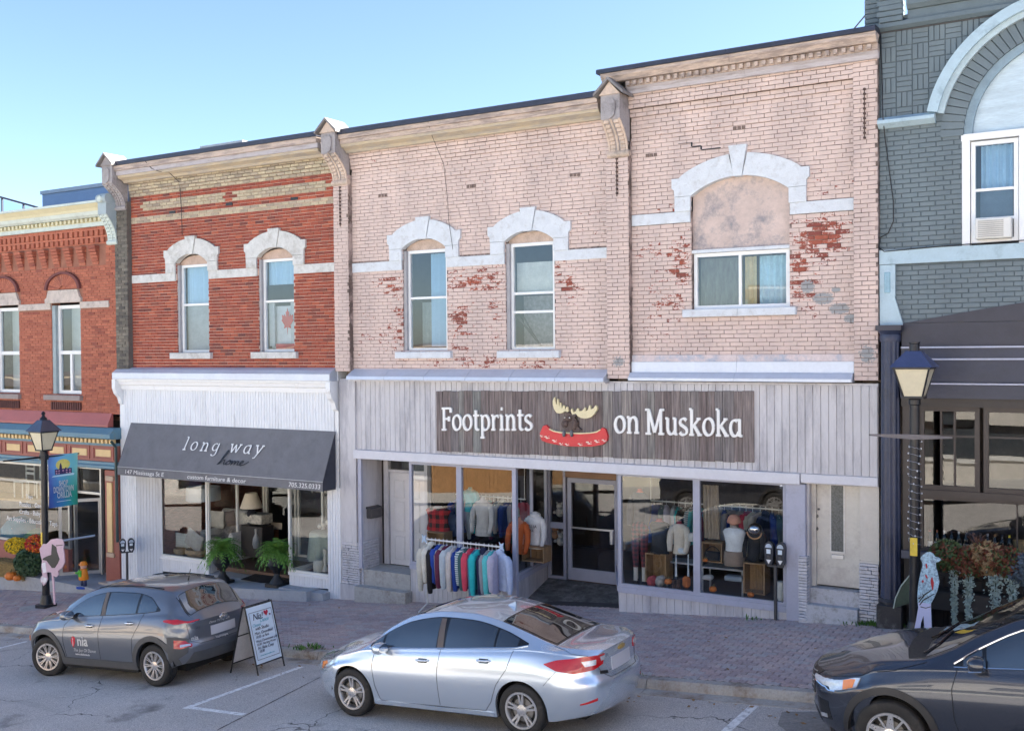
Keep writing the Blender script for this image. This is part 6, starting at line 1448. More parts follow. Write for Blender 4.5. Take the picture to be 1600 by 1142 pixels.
# ---------------------------------------------------------------- urns with ferns
URN = PM('urn_black', (.018, .017, .017), .5, var=.3, vs=8, bump=.2, bs=40)
FERN = PM('fern_green', (.13, .28, .045), .5, var=.35, vs=6, bump=0)
def urn_fern(px, py, Y, lab, seed, r):
    X, Z = at(px, py, Y); rg = random.Random(seed); Z = -.52+(X+21.5)*.074; K = 1.28
    mb = MB(); mb.cbox(X-.19, X+.19, Y-.19, Y+.19, Z, Z+.08, .01); mb.lathe([(r_*1.12, Z+h_*K) for r_, h_ in ((.15, .06), (.13, .10), (.07, .16), (.055, .22), (.075, .26), (.14, .32), (.19, .38), (.17, .41), (.16, .52), (.20, .56), (.20, .58), (.15, .57))], (X, Y, 0), 24)
    U = mb.build('urn', URN, smooth=35); tag(U, 'black cast urn holding a fern '+lab, 'urn', 'urns at the furniture shop door')
    T = thing('fern', 'lush green fern in the black urn '+lab, 'plant', (X, Y, Z+.72), group='ferns at the furniture shop door')
    mb = MB()
    for k in range(190):
        A = rg.uniform(0, 2*math.pi); L_ = r*rg.uniform(.55, 1.15); e = rg.uniform(.15, 1.4); pts = []
        for i in range(9):
            t = i/8; d = L_*t*math.cos(e*(1-t*.35))*1.05; h = L_*(math.sin(e)*t*1.75-1.15*t*t)
            pts.append(Vector((X+math.cos(A)*(.05+d), Y+math.sin(A)*(.05+d), Z+.74+h)))
        sd_ = Vector((-math.sin(A), math.cos(A), 0))
        for i in range(1, 9):
            p = pts[i]; t = (pts[i]-pts[i-1]); wl_ = .062*math.sin(math.pi*(.12+.85*i/8))+.008
            for sg in (-1, 1):
                tip = p+sd_*sg*wl_+t*.5+Vector((0, 0, -.012)); mb.add([p-t*.28, tip-t*.12, tip+t*.2, p+t*.28], [(0, 1, 2, 3)])
    mb.build('fronds', FERN, T)
urn_fern(348, 905, -.02, 'below the pillow display window', 5, .42)
urn_fern(433, 916, -.06, 'beside the shop door mat', 9, .40)
mb = MB(); M0 = [onplane(x, y, (-17, .4, -.16), Vector((0, -.18, 1)).normalized()) for x, y in ((376, 905), (424, 888), (452, 893), (452, 911), (418, 912))]
mb.add([tuple(p+Vector((0, 0, .012))) for p in M0]+[tuple(p) for p in M0], [(0, 1, 2, 3, 4)]+[(i, (i+1) % 5, (i+1) % 5+5, i+5) for i in range(5)]); o = mb.build('door_mat', PM('mat_black', (.012, .012, .013), .95, bump=.5, bs=200)); tag(o, 'flat black door mat in the furniture shop entrance', 'mat')
# ---------------------------------------------------------------- autumn display at the toy shop
HAY = PM('hay', (.26, .18, .07), .95, var=.4, vs=18, bump=.9, bs=60, stretch=(.4, 1, 3))
X, Z = at(20, 902, -.55)
mb = MB(); G = []
mb.cbox(X-.75, X+.75, -.72, -.30, Z, Z+.42, .04)
for k in range(900):
    fx = random.random(); p = Vector((lerp(X-.75, X+.78, fx), -.72-random.uniform(-.02, .02), Z+random.random()*.43)) if random.random() < .7 else Vector((lerp(X-.75, X+.78, fx), random.uniform(-.72, -.3), Z+.42))
    d = Vector((random.gauss(0, 1), random.gauss(0, .5), random.gauss(0, .5))).normalized()*random.uniform(.04, .10); s_ = d.orthogonal().normalized()*.003
    mb.add([p-d, p+s_, p+d, p-s_], [(0, 1, 2, 3)])
o = mb.build('hay_bale', HAY); tag(o, 'straw bale in front of the toy shop window', 'hay bale')
def pumpkin(px, py, Y, r, lab, mat=None):
    X, Z = at(px, py, Y); n, m = 32, 10; vs = []
    for i in range(m+1):
        t = math.pi*i/m
        for j in range(n):
            A = 2*math.pi*j/n; k = 1-.09*abs(math.sin(A*4)); vs.append((X+r*k*math.sin(t)*math.cos(A), Y+r*k*math.sin(t)*math.sin(A), Z+r*.8+r*.8*math.cos(t)*(1-.18*math.exp(-((t if t < 1.5 else math.pi-t)/.5)**2))))
    mb = MB(); mb.add(vs, [(i*n+j, (i+1)*n+j, (i+1)*n+(j+1) % n, i*n+(j+1) % n) for i in range(m) for j in range(n)]); P = mb.build('pumpkin', mat or PM('pumpkin_orange', (.62, .17, .02), .5, var=.12, vs=6, bump=.15), smooth=60); tag(P, lab, 'pumpkin')
    mb = MB(); mb.tube([(X, Y, Z+r*1.4), (X+.01, Y, Z+r*1.75), (X+.03, Y, Z+r*1.9)], [.02, .014, .016], 6); mb.build('stem', PM('stem_olive', (.14, .12, .05), .8), P)
pumpkin(17, 907, -.85, .15, 'larger orange pumpkin at the foot of the straw bale'); pumpkin(27, 908, -.90, .10, 'small orange pumpkin at the foot of the straw bale')
def bush(name, px, py, Y, rx, rz_, mats, lab, cat, n=1400, size=.035, seed=1, ry=None, up=.5):
    X, Z = at(px, py, Y); rg = random.Random(seed); T = thing(name, lab, cat, (X, Y, Z-rz_)); ry = ry or rx*.8
    st = MB(); 
    for k in range(7): st.tube([(X+rg.uniform(-.04, .04), Y, Z-rz_), (X+rg.uniform(-.4, .4)*rx, Y+rg.uniform(-.4, .4)*ry, Z)], [.008, .004], 4)
    st.build('stems', PM('stem_green', (.05, .07, .02), .8), T)
    for m_, frac, sz_, nm, rr in mats:
        mb = MB()
        for k in range(int(n*frac)):
            d = Vector((rg.gauss(0, 1), rg.gauss(0, 1), rg.gauss(0, 1))).normalized()*(rg.random()**.33 if rr is None else rr)
            p = Vector((X+d.x*rx, Y+d.y*ry, Z+d.z*rz_)); u = Vector((rg.gauss(0, 1), rg.gauss(0, 1), rg.gauss(0, 1)+up)).normalized()*size*sz_*rg.uniform(.6, 1.3); v = u.orthogonal().normalized()*size*sz_*.5
            mb.add([p-u, p+v, p+u, p-v], [(0, 1, 2, 3)])
        mb.build(nm, m_, T)
    return T
LG = PM('leaf_dark', (.035, .075, .03), .6, var=.35, vs=8, bump=0); LY = PM('petal_yellow', (.75, .52, .02), .6, var=.15, vs=20, bump=0); LO = PM('petal_orange', (.70, .22, .02), .6, var=.15, vs=20, bump=0); LR = PM('petal_red', (.45, .02, .02), .6, bump=0)
bush('mum_plant', 26, 852, -.5, .34, .20, [(LG, .4, 1, 'leaves', None), (LY, .8, .9, 'flowers', .95)], 'yellow chrysanthemum on the straw bale', 'plant', 1600, .04, 4)
bush('flower_bunch', 55, 850, -.55, .26, .22, [(LG, .4, 1, 'leaves', None), (LO, .35, 1.2, 'flowers', .95), (LR, .2, 1.2, 'red_flowers', 1.0)], 'orange and red flower bunch behind the lamp post', 'plant', 900, .045, 6)
bush('leafy_plant', 46, 878, -.62, .42, .36, [(LG, 1, 1.1, 'leaves', None)], 'dark green leafy plant beside the straw bale', 'plant', 2200, .05, 8)
# toy figure statue
X, Z = at(131, 918, -.62)
TF = thing('toy_statue', 'orange and green toy worker statue on a blue base by the open shop door', 'statue', (X, -.62, Z), local=True); TF.scale = (.66, .66, .66); XS, ZS = X, Z; X, Z = 0.0, 0.0
ORG = PM('toy_orange', (.80, .25, .01), .35, var=.04, bump=0); TGR = PM('toy_green', (.08, .40, .03), .35, bump=0); TBU = PM('toy_blue', (.03, .10, .45), .35, bump=0); TNV = PM('toy_navy', (.02, .03, .09), .4, bump=0); TSK = PM('toy_tan', (.72, .42, .30), .4, bump=0)
mb = MB(); mb.lathe([(0, Z), (.26, Z), (.27, Z+.03), (.22, Z+.06), (0, Z+.06)], (X, 0, 0), 24); mb.build('plinth', TBU, TF, smooth=40)
mb = MB()
for s_ in (-.07, .07): mb.lathe([(.05, Z+.05), (.065, Z+.10), (.06, Z+.32), (.05, Z+.34)], (X+s_, 0, 0), 12)
mb.build('legs', TNV, TF, smooth=40)
mb = MB(); mb.lathe([(.0, Z+.30), (.17, Z+.30), (.18, Z+.36), (.15, Z+.55), (.11, Z+.70), (.05, Z+.73)], (X, 0, 0), 18); mb.build('coat', ORG, TF, smooth=40)
mb = MB(); mb.lathe([(.0, Z+.70), (.10, Z+.72), (.115, Z+.80), (.10, Z+.88), (.03, Z+.9)], (X, 0, 0), 18); mb.build('head', TSK, TF, smooth=50)
mb = MB(); mb.lathe([(.15, Z+.84), (.14, Z+.86), (.125, Z+.90), (.10, Z+.96), (.0, Z+.99)], (X, 0, 0), 18); mb.box(X-.19, X-.06, -.08, .08, Z+.84, Z+.86); mb.build('hard_hat', ORG, TF, smooth=40)
for s_ in (-1, 1):
    mb = MB(); mb.tube([(X-.02, 0+s_*.13, Z+.66), (X-.08, 0+s_*.18, Z+.56), (X-.24, 0+s_*.15, Z+.55)], [.055, .05, .045], 10); mb.build('arm', TGR, TF, smooth=50)
    mb = MB(); mb.ball((X-.27, 0+s_*.15, Z+.55), .045, .045, .045, 10, 6); mb.build('hand', TSK, TF, smooth=60)
mb = MB(); mb.cbox(X-.10, X+.07, -.18, -.12, Z+.42, Z+.66, .02); mb.build('satchel', TGR, TF)
# ---------------------------------------------------------------- planter boxes and plants by the slate building
PB = MB(); PB.cbox(-3.05, 1.0, -.46, -.16, 1.08, 1.36, .015); PB = PB.build('planter_box', PM('planter_black', (.02, .018, .018), .6)); tag(PB, 'long black planter box under the slate building window', 'planter')
for x_ in (-2.9, -1.9, -.9, .1): mb = MB(); mb.box(x_, x_+.06, -.42, -.03, .55, 1.09); mb.build('support', MATS['planter_black'], PB)
LRU = PM('leaf_rust', (.16, .05, .025), .7, var=.4, vs=9, bump=0); LBR = PM('leaf_straw', (.30, .20, .10), .7, var=.3, vs=9, bump=0); LSV = PM('leaf_silver', (.34, .42, .38), .6, var=.2, vs=12, bump=0); LGG = PM('leaf_moss', (.07, .11, .035), .6, var=.35, vs=9, bump=0)
for px_, py_, ry_, seed, mm, lab in ((1480, 868, .3, 1, [(LGG, .8, 1, 'leaves', None), (LRU, .25, 1, 'rust_leaves', None)], 'mossy green bedding plant nearest the bird cut-out'), (1512, 878, .3, 2, [(LRU, .8, 1, 'leaves', None), (LGG, .3, 1, 'green_leaves', None)], 'rust red coleus behind the silver trailers'), (1540, 872, .3, 3, [(LBR, .4, 1.6, 'leaves', None), (LRU, .6, 1, 'rust_leaves', None), (LGG, .2, 1, 'green_leaves', None)], 'straw coloured grasses in the planter box'), (1572, 878, .3, 4, [(LRU, .7, 1, 'leaves', None), (LGG, .4, 1, 'green_leaves', None)], 'mixed rust and green plant by the wide silver trailer'), (1598, 888, .3, 5, [(PM('leaf_slate', (.10, .13, .16), .6, var=.3, vs=9, bump=0), .9, 1.2, 'leaves', None)], 'slate leaved kale at the far end of the planter')):
    bush('bedding_plant', px_, py_, -.40, .27, .24, mm, lab, 'plant', 1500, .035, seed)
rg = random.Random(2); X, Z = at(1528, 870, -.32)
T = thing('grass_tuft', 'tall reddish ornamental grass rising from the planter box', 'plant', (X, -.32, Z)); mb = MB()
for k in range(130):
    A = rg.uniform(0, 6.28); L_ = rg.uniform(.25, .55); sp_ = rg.uniform(.1, .45); P = [Vector((X+math.cos(A)*sp_*t*t*L_*1.6+rg.uniform(-.03, .03)*(1-t), -.32+math.sin(A)*sp_*t*t*L_, Z+L_*t*(1-.35*t*t))) for t in (0, .33, .66, 1)]
    for i in range(3): s_ = Vector((-math.sin(A), math.cos(A), 0))*(.006*(1-i/3)); mb.add([P[i]-s_, P[i]+s_, P[i+1]+s_*.6, P[i+1]-s_*.6], [(0, 1, 2, 3)])
mb.build('blades', PM('blade_red', (.20, .09, .06), .7, var=.4, vs=14, bump=0), T)
for px_, py0_, py1_, w_, lab in ((1491, 882, 977, .07, 'long thin'), (1513, 900, 968, .085, 'second'), (1555, 900, 952, .12, 'wide'), (1582, 905, 945, .09, 'short')):
    X, Zt = at(px_, py0_, -.50); Zb_ = at(px_, py1_, -.50)[1]; T = thing('trailing_plant', {'long thin': 'longest silver trailing plant spilling from the planter box', 'second': 'slim silver trailing plant second from the bird cut-out', 'wide': 'widest silver trailing plant spilling from the planter box', 'short': 'short silver trailing plant above the dark vehicle'}[lab], 'plant', (X, -.48, Zt)); mb = MB()
    st = MB(); st.tube([(X, -.40, Zt+.05), (X, -.50, Zt), (X+.01, -.48, Zb_)], .006, 4); st.build('stems', MATS['stem_green'], T)
    for k in range(int(700*(Zt-Zb_+.2))):
        t = rg.random(); ww = w_*(1-.55*t); p = Vector((X+rg.gauss(0, .5)*ww, -.49+rg.gauss(0, .5)*ww*.6, lerp(Zt+.04, Zb_, t)+rg.uniform(-.02, .02))); u = Vector((rg.gauss(0, 1), rg.gauss(0, 1)-.5, rg.gauss(0, 1))).normalized()*.020*rg.uniform(.7, 1.3); v = u.orthogonal().normalized()*.016
        mb.add([p-u, p+v, p+u, p-v], [(0, 1, 2, 3)])
    mb.build('leaves', LSV, T)
# weeds in the joints
WD = PM('weed_green', (.07, .16, .025), .7, var=.3, vs=12, bump=0)
for k, (px_, py_, n_, lab) in enumerate(((570, 937, 14, 'small weed tuft by the concrete steps'), (1362, 973, 60, 'bright weed tuft at the stone pier'), (1346, 972, 30, 'weed tuft beside the lower step'), (1325, 970, 12, 'tiny weed at the painted step'), (1425, 983, 70, 'weed tuft at the column foot'), (1176, 965, 12, 'tiny weed under the display window'), (493, 1011, 60, 'grass tuft growing over the kerb in front of the silver sedan'), (465, 1012, 30, 'thin grass tuft on the kerb'), (985, 1053, 30, 'dry weed on the kerb behind the silver sedan'))):
    p = onroad(px_, py_, .16); y_ = min(p.y, -.12) if py_ < 1000 else p.y
    if py_ < 1000: X, Z = at(px_, py_, y_); Z = walk(X, y_)
    else: X, Z = p.x, p.z-.01
    T = MB(); rg = random.Random(k)
    for i in range(n_):
        A = rg.uniform(0, 6.28); L_ = rg.uniform(.03, .09); ox, oy = rg.gauss(0, .10 if py_ > 1000 else .07), rg.gauss(0, .04); tip = Vector((X+ox+math.cos(A)*L_*.6, y_+oy+math.sin(A)*L_*.6, Z+L_)); b_ = Vector((X+ox, y_+oy, Z-.01)); s_ = Vector((-math.sin(A), math.cos(A), 0))*.012
        T.add([b_-s_*.5, b_+s_*.5, b_.lerp(tip, .6)+s_, tip, b_.lerp(tip, .6)-s_], [(0, 1, 2, 3, 4)])
    o = T.build('weed_tuft', WD); tag(o, lab, 'weed')
# ================================================================ CARS (local frame: x 0 = nose .. L = tail, y negative = driver's side, z up)
def carpaint(name, col, metal=.6, rough=.28):
    m, nt, b = base(name); MATS[name] = m
    tc = nt.nodes.new('ShaderNodeTexCoord').outputs['Object']
    d = noise(nt, tc, .9, 1, .3)
    c = mixc(nt, d, [q*.93 for q in col], [min(1, q*1.07) for q in col])
    nt.links.new(c, b.inputs['Base Color']); b.inputs['Metallic'].default_value = metal
    b.inputs['Roughness'].default_value = rough
    b.inputs['Coat Weight'].default_value = 1; b.inputs['Coat Roughness'].default_value = .03; return m
AUTOG = PM('auto_glass', (.012, .014, .016), .02, var=.1, bump=0)
AUTOG.node_tree.nodes['Principled BSDF'].inputs['IOR'].default_value = 2.3
DLOB = PM('gloss_black_trim', (.010, .010, .011), .25, var=.1, bump=0)
CLAD = PM('grey_cladding', (.060, .062, .066), .6, var=.1, vs=10, bump=.2, bs=300)
RUB = PM('tyre_rubber', (.016, .0155, .015), .75, var=.25, vs=20, bump=.3, bs=150, dirt=(.05, .045, .04), dirt_amt=.4, dirt_scale=6)
ALLOY = PM('alloy_silver', (.62, .61, .60), .28, metal=.85, var=.05, bump=0)
DARKW = PM('brake_dark', (.02, .02, .02), .6, metal=.3)
CHROME = PM('car_chrome', (.75, .76, .78), .12, metal=1.0, var=.02, bump=0)
TAILR = PM('tail_red', (.42, .006, .010), .12, var=.1, vs=12, bump=.3, bs=90, coat=1)
LAMPW = PM('lamp_clear', (.55, .57, .60), .12, metal=.5, var=.25, vs=25, bump=.4, bs=60, coat=1)
AMBER = PM('lamp_amber', (.75, .22, .02), .2, var=.1, vs=20, bump=.2, bs=90, coat=1)
PLATE = PM('plate_blank', (.45, .45, .48), .5, var=.03)
def crom(P, n):
    out = []
    for i in range(len(P)-1):
        p0, p1, p2, p3 = P[max(i-1, 0)], P[i], P[i+1], P[min(i+2, len(P)-1)]
        for k in range(n):
            t = k/n
            out.append(tuple(.5*((2*p1[j])+(-p0[j]+p2[j])*t+(2*p0[j]-5*p1[j]+4*p2[j]-p3[j])*t*t+(-p0[j]+3*p1[j]-3*p2[j]+p3[j])*t**3) for j in range(2)))
    out.append(P[-1]); return out
def sstep(t): t = min(max(t, 0), 1); return t*t*(3-2*t)
class Car:
    def __init__(s, S): s.S = S; s.mk()
    def sec(s, x):
        S = s.S; w = interp(S['w'], x); zs = interp(S['zs'], x); ys = interp(S['ys'], x); zr = interp(S['zr'], x); yr = interp(S['yr'], x); zc = interp(S['zc'], x)
        zl = interp(S['zl'], x); Ra = S['Ra']; za = 0
        for xc in S['wx']:
            d = abs(x-xc)
            if d < Ra: za = S['r']+math.sqrt(Ra*Ra-d*d)
        zm = min(S['zm'], zs-.16)
        P = [(w-.055, zl), (w-.018, lerp(zl, zm, .5)), (w, zm), (w-.008, lerp(zm, zs, .42)), (lerp(w, ys, .55), zs-.085), (lerp(w, ys, .9), zs-.02), (ys, zs),
             (lerp(ys, yr, .5)+S.get('bulge', .018)*min(1, (zr-zs)/.2), lerp(zs, zr, .5)), (lerp(ys, yr, .90), lerp(zs, zr, .90)), (yr-.012, lerp(zr, zc, .05)+.004), (yr*.90, lerp(zr, zc, .30)), (yr*.55, lerp(zr, zc, .78)), (0, zc)]
        c = crom(P, 4)
        if za > zl:                                     # wheel arch: same surface, trimmed at the circle
            o = c[:25]; new = []
            for y, z in o:
                zn = lerp(za, o[24][1], (z-o[0][1])/(o[24][1]-o[0][1]))
                for a, b in zip(o, o[1:]):
                    if a[1] <= zn <= b[1]+1e-6: new.append((lerp(a[0], b[0], (zn-a[1])/max(b[1]-a[1], 1e-6)), zn)); break
                else: new.append((o[24][0], zn))
            c = new+c[25:]
        return c
    def warp(s, x, y, z):
        S = s.S; L = S['L']; a = abs(y)/S['W']
        tr = sstep((x-(L-S['Lr']))/S['Lr']); tf = sstep((S['Lf']-x)/S['Lf'])
        return x+tr*(interp(S['rp'], z)-S['Kr']*a**2.6)-tf*(interp(S['fp'], z)-S['Kf']*a**2.4)
    def mk(s):
        S = s.S; L = S['L']; xs = set(); k = 0.0
        while k < L: xs.add(round(k, 4)); k += .055
        xs.add(L)
        for q in (.012, .025, .04, .058, .08, .105, .135, .17): xs.add(q); xs.add(round(L-q, 4))
        for xc in S['wx']:
            xs = {x for x in xs if abs(x-xc) > S['Ra']*1.01}
            for i in range(25): xs.add(round(xc+S['Ra']*math.cos(math.pi*i/24)*.9995, 4))
            xs.add(round(xc-S['Ra']*1.004, 4)); xs.add(round(xc+S['Ra']*1.004, 4))
        xs = sorted(xs); mb = MB(); secs = [s.sec(x) for x in xs]
        for sg in (-1, 1):
            mb.grid([[(s.warp(x, y, z), sg*y, z) for y, z in sc] for x, sc in zip(xs, secs)])
            mb.grid([[(s.warp(x, sc[0][0], sc[0][1]), sg*sc[0][0], sc[0][1]), (s.warp(x, sc[0][0], sc[0][1]), sg*(sc[0][0]-.05), sc[0][1]+.004)] for x, sc in zip(xs, secs)])
        for x, sc in ((0, secs[0]), (L, secs[-1])):
            mb.grid([[(s.warp(x, y*(1-j/7), z), y*(1-j/7), z) for j in range(15)] for y, z in sc])
        me = bpy.data.meshes.new('b'); me.from_pydata(mb.v, [], mb.f)
        b = bmesh.new(); b.from_mesh(me); bmesh.ops.remove_doubles(b, verts=b.verts[:], dist=.0008); bmesh.ops.dissolve_degenerate(b, edges=b.edges[:], dist=.0004)
        bmesh.ops.recalc_face_normals(b, faces=b.faces[:])
        # make normals point outwards (test the roof)
        rf = max(b.faces, key=lambda f: f.calc_center_median().z)
        if rf.normal.z < 0: bmesh.ops.reverse_faces(b, faces=b.faces[:])
        b.to_mesh(me); s.bvh = BVHTree.FromBMesh(b); b.free(); me.shade_smooth(); me.set_sharp_from_angle(angle=R(38)); s.me = me
    def snap(s, p, off):
        q, n, _, _ = s.bvh.find_nearest(Vector(p))
        if n.dot(q-Vector((s.S['L']/2, 0, .5))) < 0: n = -n
        return q+n*off
    def side(s, x, z, sg=-1, off=.004):
        h = s.bvh.ray_cast(Vector((x, sg*3, z)), Vector((0, -sg, 0)))
        if h[0] is None: return s.snap((x, sg*s.S['W'], z), off)
        n = h[1]; n = n if n.y*sg > 0 else -n
        return h[0]+n*off
    def top(s, x, y, off=.004):
        h = s.bvh.ray_cast(Vector((x, y, 3)), Vector((0, 0, -1)))
        if h[0] is None: return s.snap((x, y, 1), off)
        n = h[1]; n = n if n.z > 0 else -n
        return h[0]+n*off
    def end(s, y, z, sg=1, off=.004):
        h = s.bvh.ray_cast(Vector((s.S['L']/2+sg*5, y, z)), Vector((-sg, 0, 0)))
        if h[0] is None: return s.snap((s.S['L'] if sg > 0 else 0, y, z), off)
        n = h[1]; n = n if n.x*sg > 0 else -n
        return h[0]+n*off
    def patch(s, name, A, B, f, mat, parent, ns=16, nt_=6, off=.004, sk=.012):
        """skin piece between polylines A and B; f(point, off) puts a parameter point on the body"""
        def pl(P, t):
            k = t*(len(P)-1); i = min(int(k), len(P)-2); return tuple(lerp(P[i][j], P[i+1][j], k-i) for j in range(len(P[0])))
        G = [[f(tuple(lerp(a, b, j/nt_) for a, b in zip(pl(A, i/ns), pl(B, i/ns))), off) for j in range(nt_+1)] for i in range(ns+1)]
        n, m = ns+1, nt_+1
        lowG = {}
        mb = MB(); mb.grid([[tuple(p) for p in r] for r in G])
        rim = [(0, j) for j in range(m)]+[(i, m-1) for i in range(1, n)]+[(n-1, j) for j in range(m-2, -1, -1)]+[(i, 0) for i in range(n-2, 0, -1)]
        def low(i, j):
            def cl(a, k): return min(max(a, 0), k-1)
            p = G[i][j]; du = G[cl(i+1, n)][j]-G[cl(i-1, n)][j]; dv = G[i][cl(j+1, m)]-G[i][cl(j-1, m)]
            nn = du.cross(dv); nn = nn.normalized() if nn.length > 1e-12 else Vector((0, 0, 0))
            c = p-Vector((s.S['L']/2, 0, .6)); nn = nn if nn.dot(c) > 0 else -nn
            return p-nn*sk
        rv = [tuple(G[i][j]) for i, j in rim]; rl_ = [tuple(low(i, j)) for i, j in rim]; K = len(rim)
        mb.add(rv+rl_, [(i, (i+1) % K, (i+1) % K+K, i+K) for i in range(K)])
        return mb.build(name, mat, parent, smooth=50)
    def sidep(s, sg): return lambda p, o: s.side(p[0], p[1], sg, o)
    def near(s): return lambda p, o: s.snap(p, o)
    def line(s, name, pts, f, mat, parent, w=.004, off=.0015, n=None):
        """thin seam or trim strip along pts"""
        Q = []
        for a, b in zip(pts, pts[1:]):
            k = n or max(2, int((Vector(b)-Vector(a)).length/.05))
            Q += [tuple(lerp(u, v, i/k) for u, v in zip(a, b)) for i in range(k)]
        Q.append(pts[-1]); P3 = [f(q, off) for q in Q]; mb = MB()
        mb.tube(P3, w, 5, cap=True); return mb.build(name, mat, parent, smooth=60)
def wheel(parent, x, y, r, w, rim_r, style, steer=0.0, mats=None):
    sg = -1 if y < 0 else 1
    t = MB(); h = w/2
    pr = [(rim_r-.012, -h*.82), (rim_r+.012, -h*.95), (lerp(rim_r, r, .45), -h*1.06), (r-.022, -h*.98), (r-.006, -h*.84), (r, -h*.6)]
    for k, q in enumerate((-.42, -.40, -.36, -.34, -.06, -.04, .04, .06, .34, .36, .40, .42)): pr.append((r-(.009 if k % 4 in (1, 2) else 0), h*q*1.35))
    pr += [(r, h*.6), (r-.006, h*.84), (r-.022, h*.98), (lerp(rim_r, r, .45), h*1.06), (rim_r+.012, h*.95), (rim_r-.012, h*.82)]
    t.lathe(pr[::1], (0, 0, 0), 48, axis='y'); t.f = t.f[:-2]; t.m = t.m[:-2]; t.r = t.r[:-2]
    T = t.build('wheel', RUB, parent, smooth=35); T.location = (x, y, r); T.rotation_euler.z = steer
    o = sg*h
    m = MB(); m.lathe([(rim_r-.005, sg*-h*.8), (rim_r+.006, o*.93), (rim_r+.002, o*.99), (rim_r-.022, o*.97), (rim_r-.035, o*.7), (rim_r-.04, -o*.8)], (0, 0, 0), 40, axis='y'); m.f = m.f[:-2]; m.m = m.m[:-2]; m.r = m.r[:-2]
    def spoke(a, w0, w1, r0, r1, y0, y1, th=.028):
        c, s_ = math.cos(a), math.sin(a); tx, tz = -s_, c
        vs = []
        for rr, ww, yy in ((r0, w0, y0), (lerp(r0, r1, .5), lerp(w0, w1, .5), lerp(y0, y1, .3)), (r1, w1, y1)):
            for sgn in (-1, 1):
                for dy in (0, -sg*th): vs.append((c*rr+tx*ww*sgn, yy+dy, s_*rr+tz*ww*sgn))
        fs = []
        for k in (0, 4): fs += [(k, k+2, k+6, k+4), (k+1, k+5, k+7, k+3), (k, k+4, k+5, k+1), (k+2, k+3, k+7, k+6)]
        m.add(vs, fs+[(0, 1, 3, 2), (8, 10, 11, 9)])
    if style == 'double5':
        for k in range(5):
            for d in (-.15, .15): spoke(2*math.pi*k/5+.3+d, .016, .013, .055, rim_r-.012, o*.80, o*.93)
    elif style == 'multi':
        for k in range(10):
            for d in (-.09, .09): spoke(2*math.pi*k/10+d, .008, .008, .05, rim_r-.012, o*.84, o*.93)
    else:
        for k in range(5): spoke(2*math.pi*k/5+.2, .045, .022, .05, rim_r-.012, o*.80, o*.93); spoke(2*math.pi*k/5+.2+.63, .012, .01, .05, rim_r-.012, o*.76, o*.88)
    m.lathe([(0, o*.60), (.07, o*.60), (.068, o*.84), (.032, o*.9), (0, o*.91)], (0, 0, 0), 20, axis='y')
    rm = m.build('rim', ALLOY, T, smooth=35)
    d = MB(); d.lathe([(0, o*.25), (rim_r-.03, o*.25), (rim_r-.03, o*.2), (0, o*.2)], (0, 0, 0), 24, axis='y'); d.build('wheel_back', DARKW, T)
    d = MB(); d.lathe([(0, o*.42), (.145, o*.42), (.145, o*.36), (0, o*.36)], (0, 0, 0), 24, axis='y'); d.build('brake_disc', PM('brake_steel', (.25, .24, .23), .4, metal=.7), T, smooth=30)
    for k in range(5):
        A = 2*math.pi*k/5+.3; d = MB(); d.lathe([(0, o*.86), (.011, o*.86), (.011, o*.80), (0, o*.80)], (.05*math.cos(A), 0, .05*math.sin(A)), 8, axis='y'); d.build('lug_nut', DARKW, rm)
    return T
def underside(C, root):
    S = C.S; L = S['L']; mb = MB()
    mb.box(.25, L-.3, -(S['W']-.32), S['W']-.32, .20, .55)
    mb.box(S['wx'][0]+S['Ra']+.02, S['wx'][1]-S['Ra']-.02, -(S['W']-.07), S['W']-.07, .19, .5)
    for xc in S['wx']:
        for sg in (-1, 1):
            G = [[(xc+(S['Ra']+.012)*math.cos(math.pi*i/16), sg*y, S['r']+(S['Ra']+.012)*math.sin(math.pi*i/16)) for y in (S['W']-.06, S['W']-.33)] for i in range(17)]; mb.grid(G)
            mb.box(xc-S['Ra'], xc+S['Ra'], sg*(S['W']-.36), sg*(S['W']-.33), .25, S['r']+S['Ra'])
    return mb.build('underbody', PM('under_black', (.008, .008, .008), .9), root)
def arch_trim(C, root, wdt, mat, name='arch_flare', off=.012, a0=-12, a1=192):
    S = C.S
    for xc in S['wx']:
        for sg in (-1, 1):
            ra = S['Ra']+.003
            A = [(xc+ra*math.cos(R(lerp(a0, a1, i/24))), S['r']+ra*math.sin(R(lerp(a0, a1, i/24)))) for i in range(25)]
            B = [(xc+(ra+wdt)*math.cos(R(lerp(a0, a1, i/24))), S['r']+(ra+wdt)*math.sin(R(lerp(a0, a1, i/24)))) for i in range(25)]
            C.patch(name, A, B, C.sidep(sg), mat, root, 28, 3, off, .03)
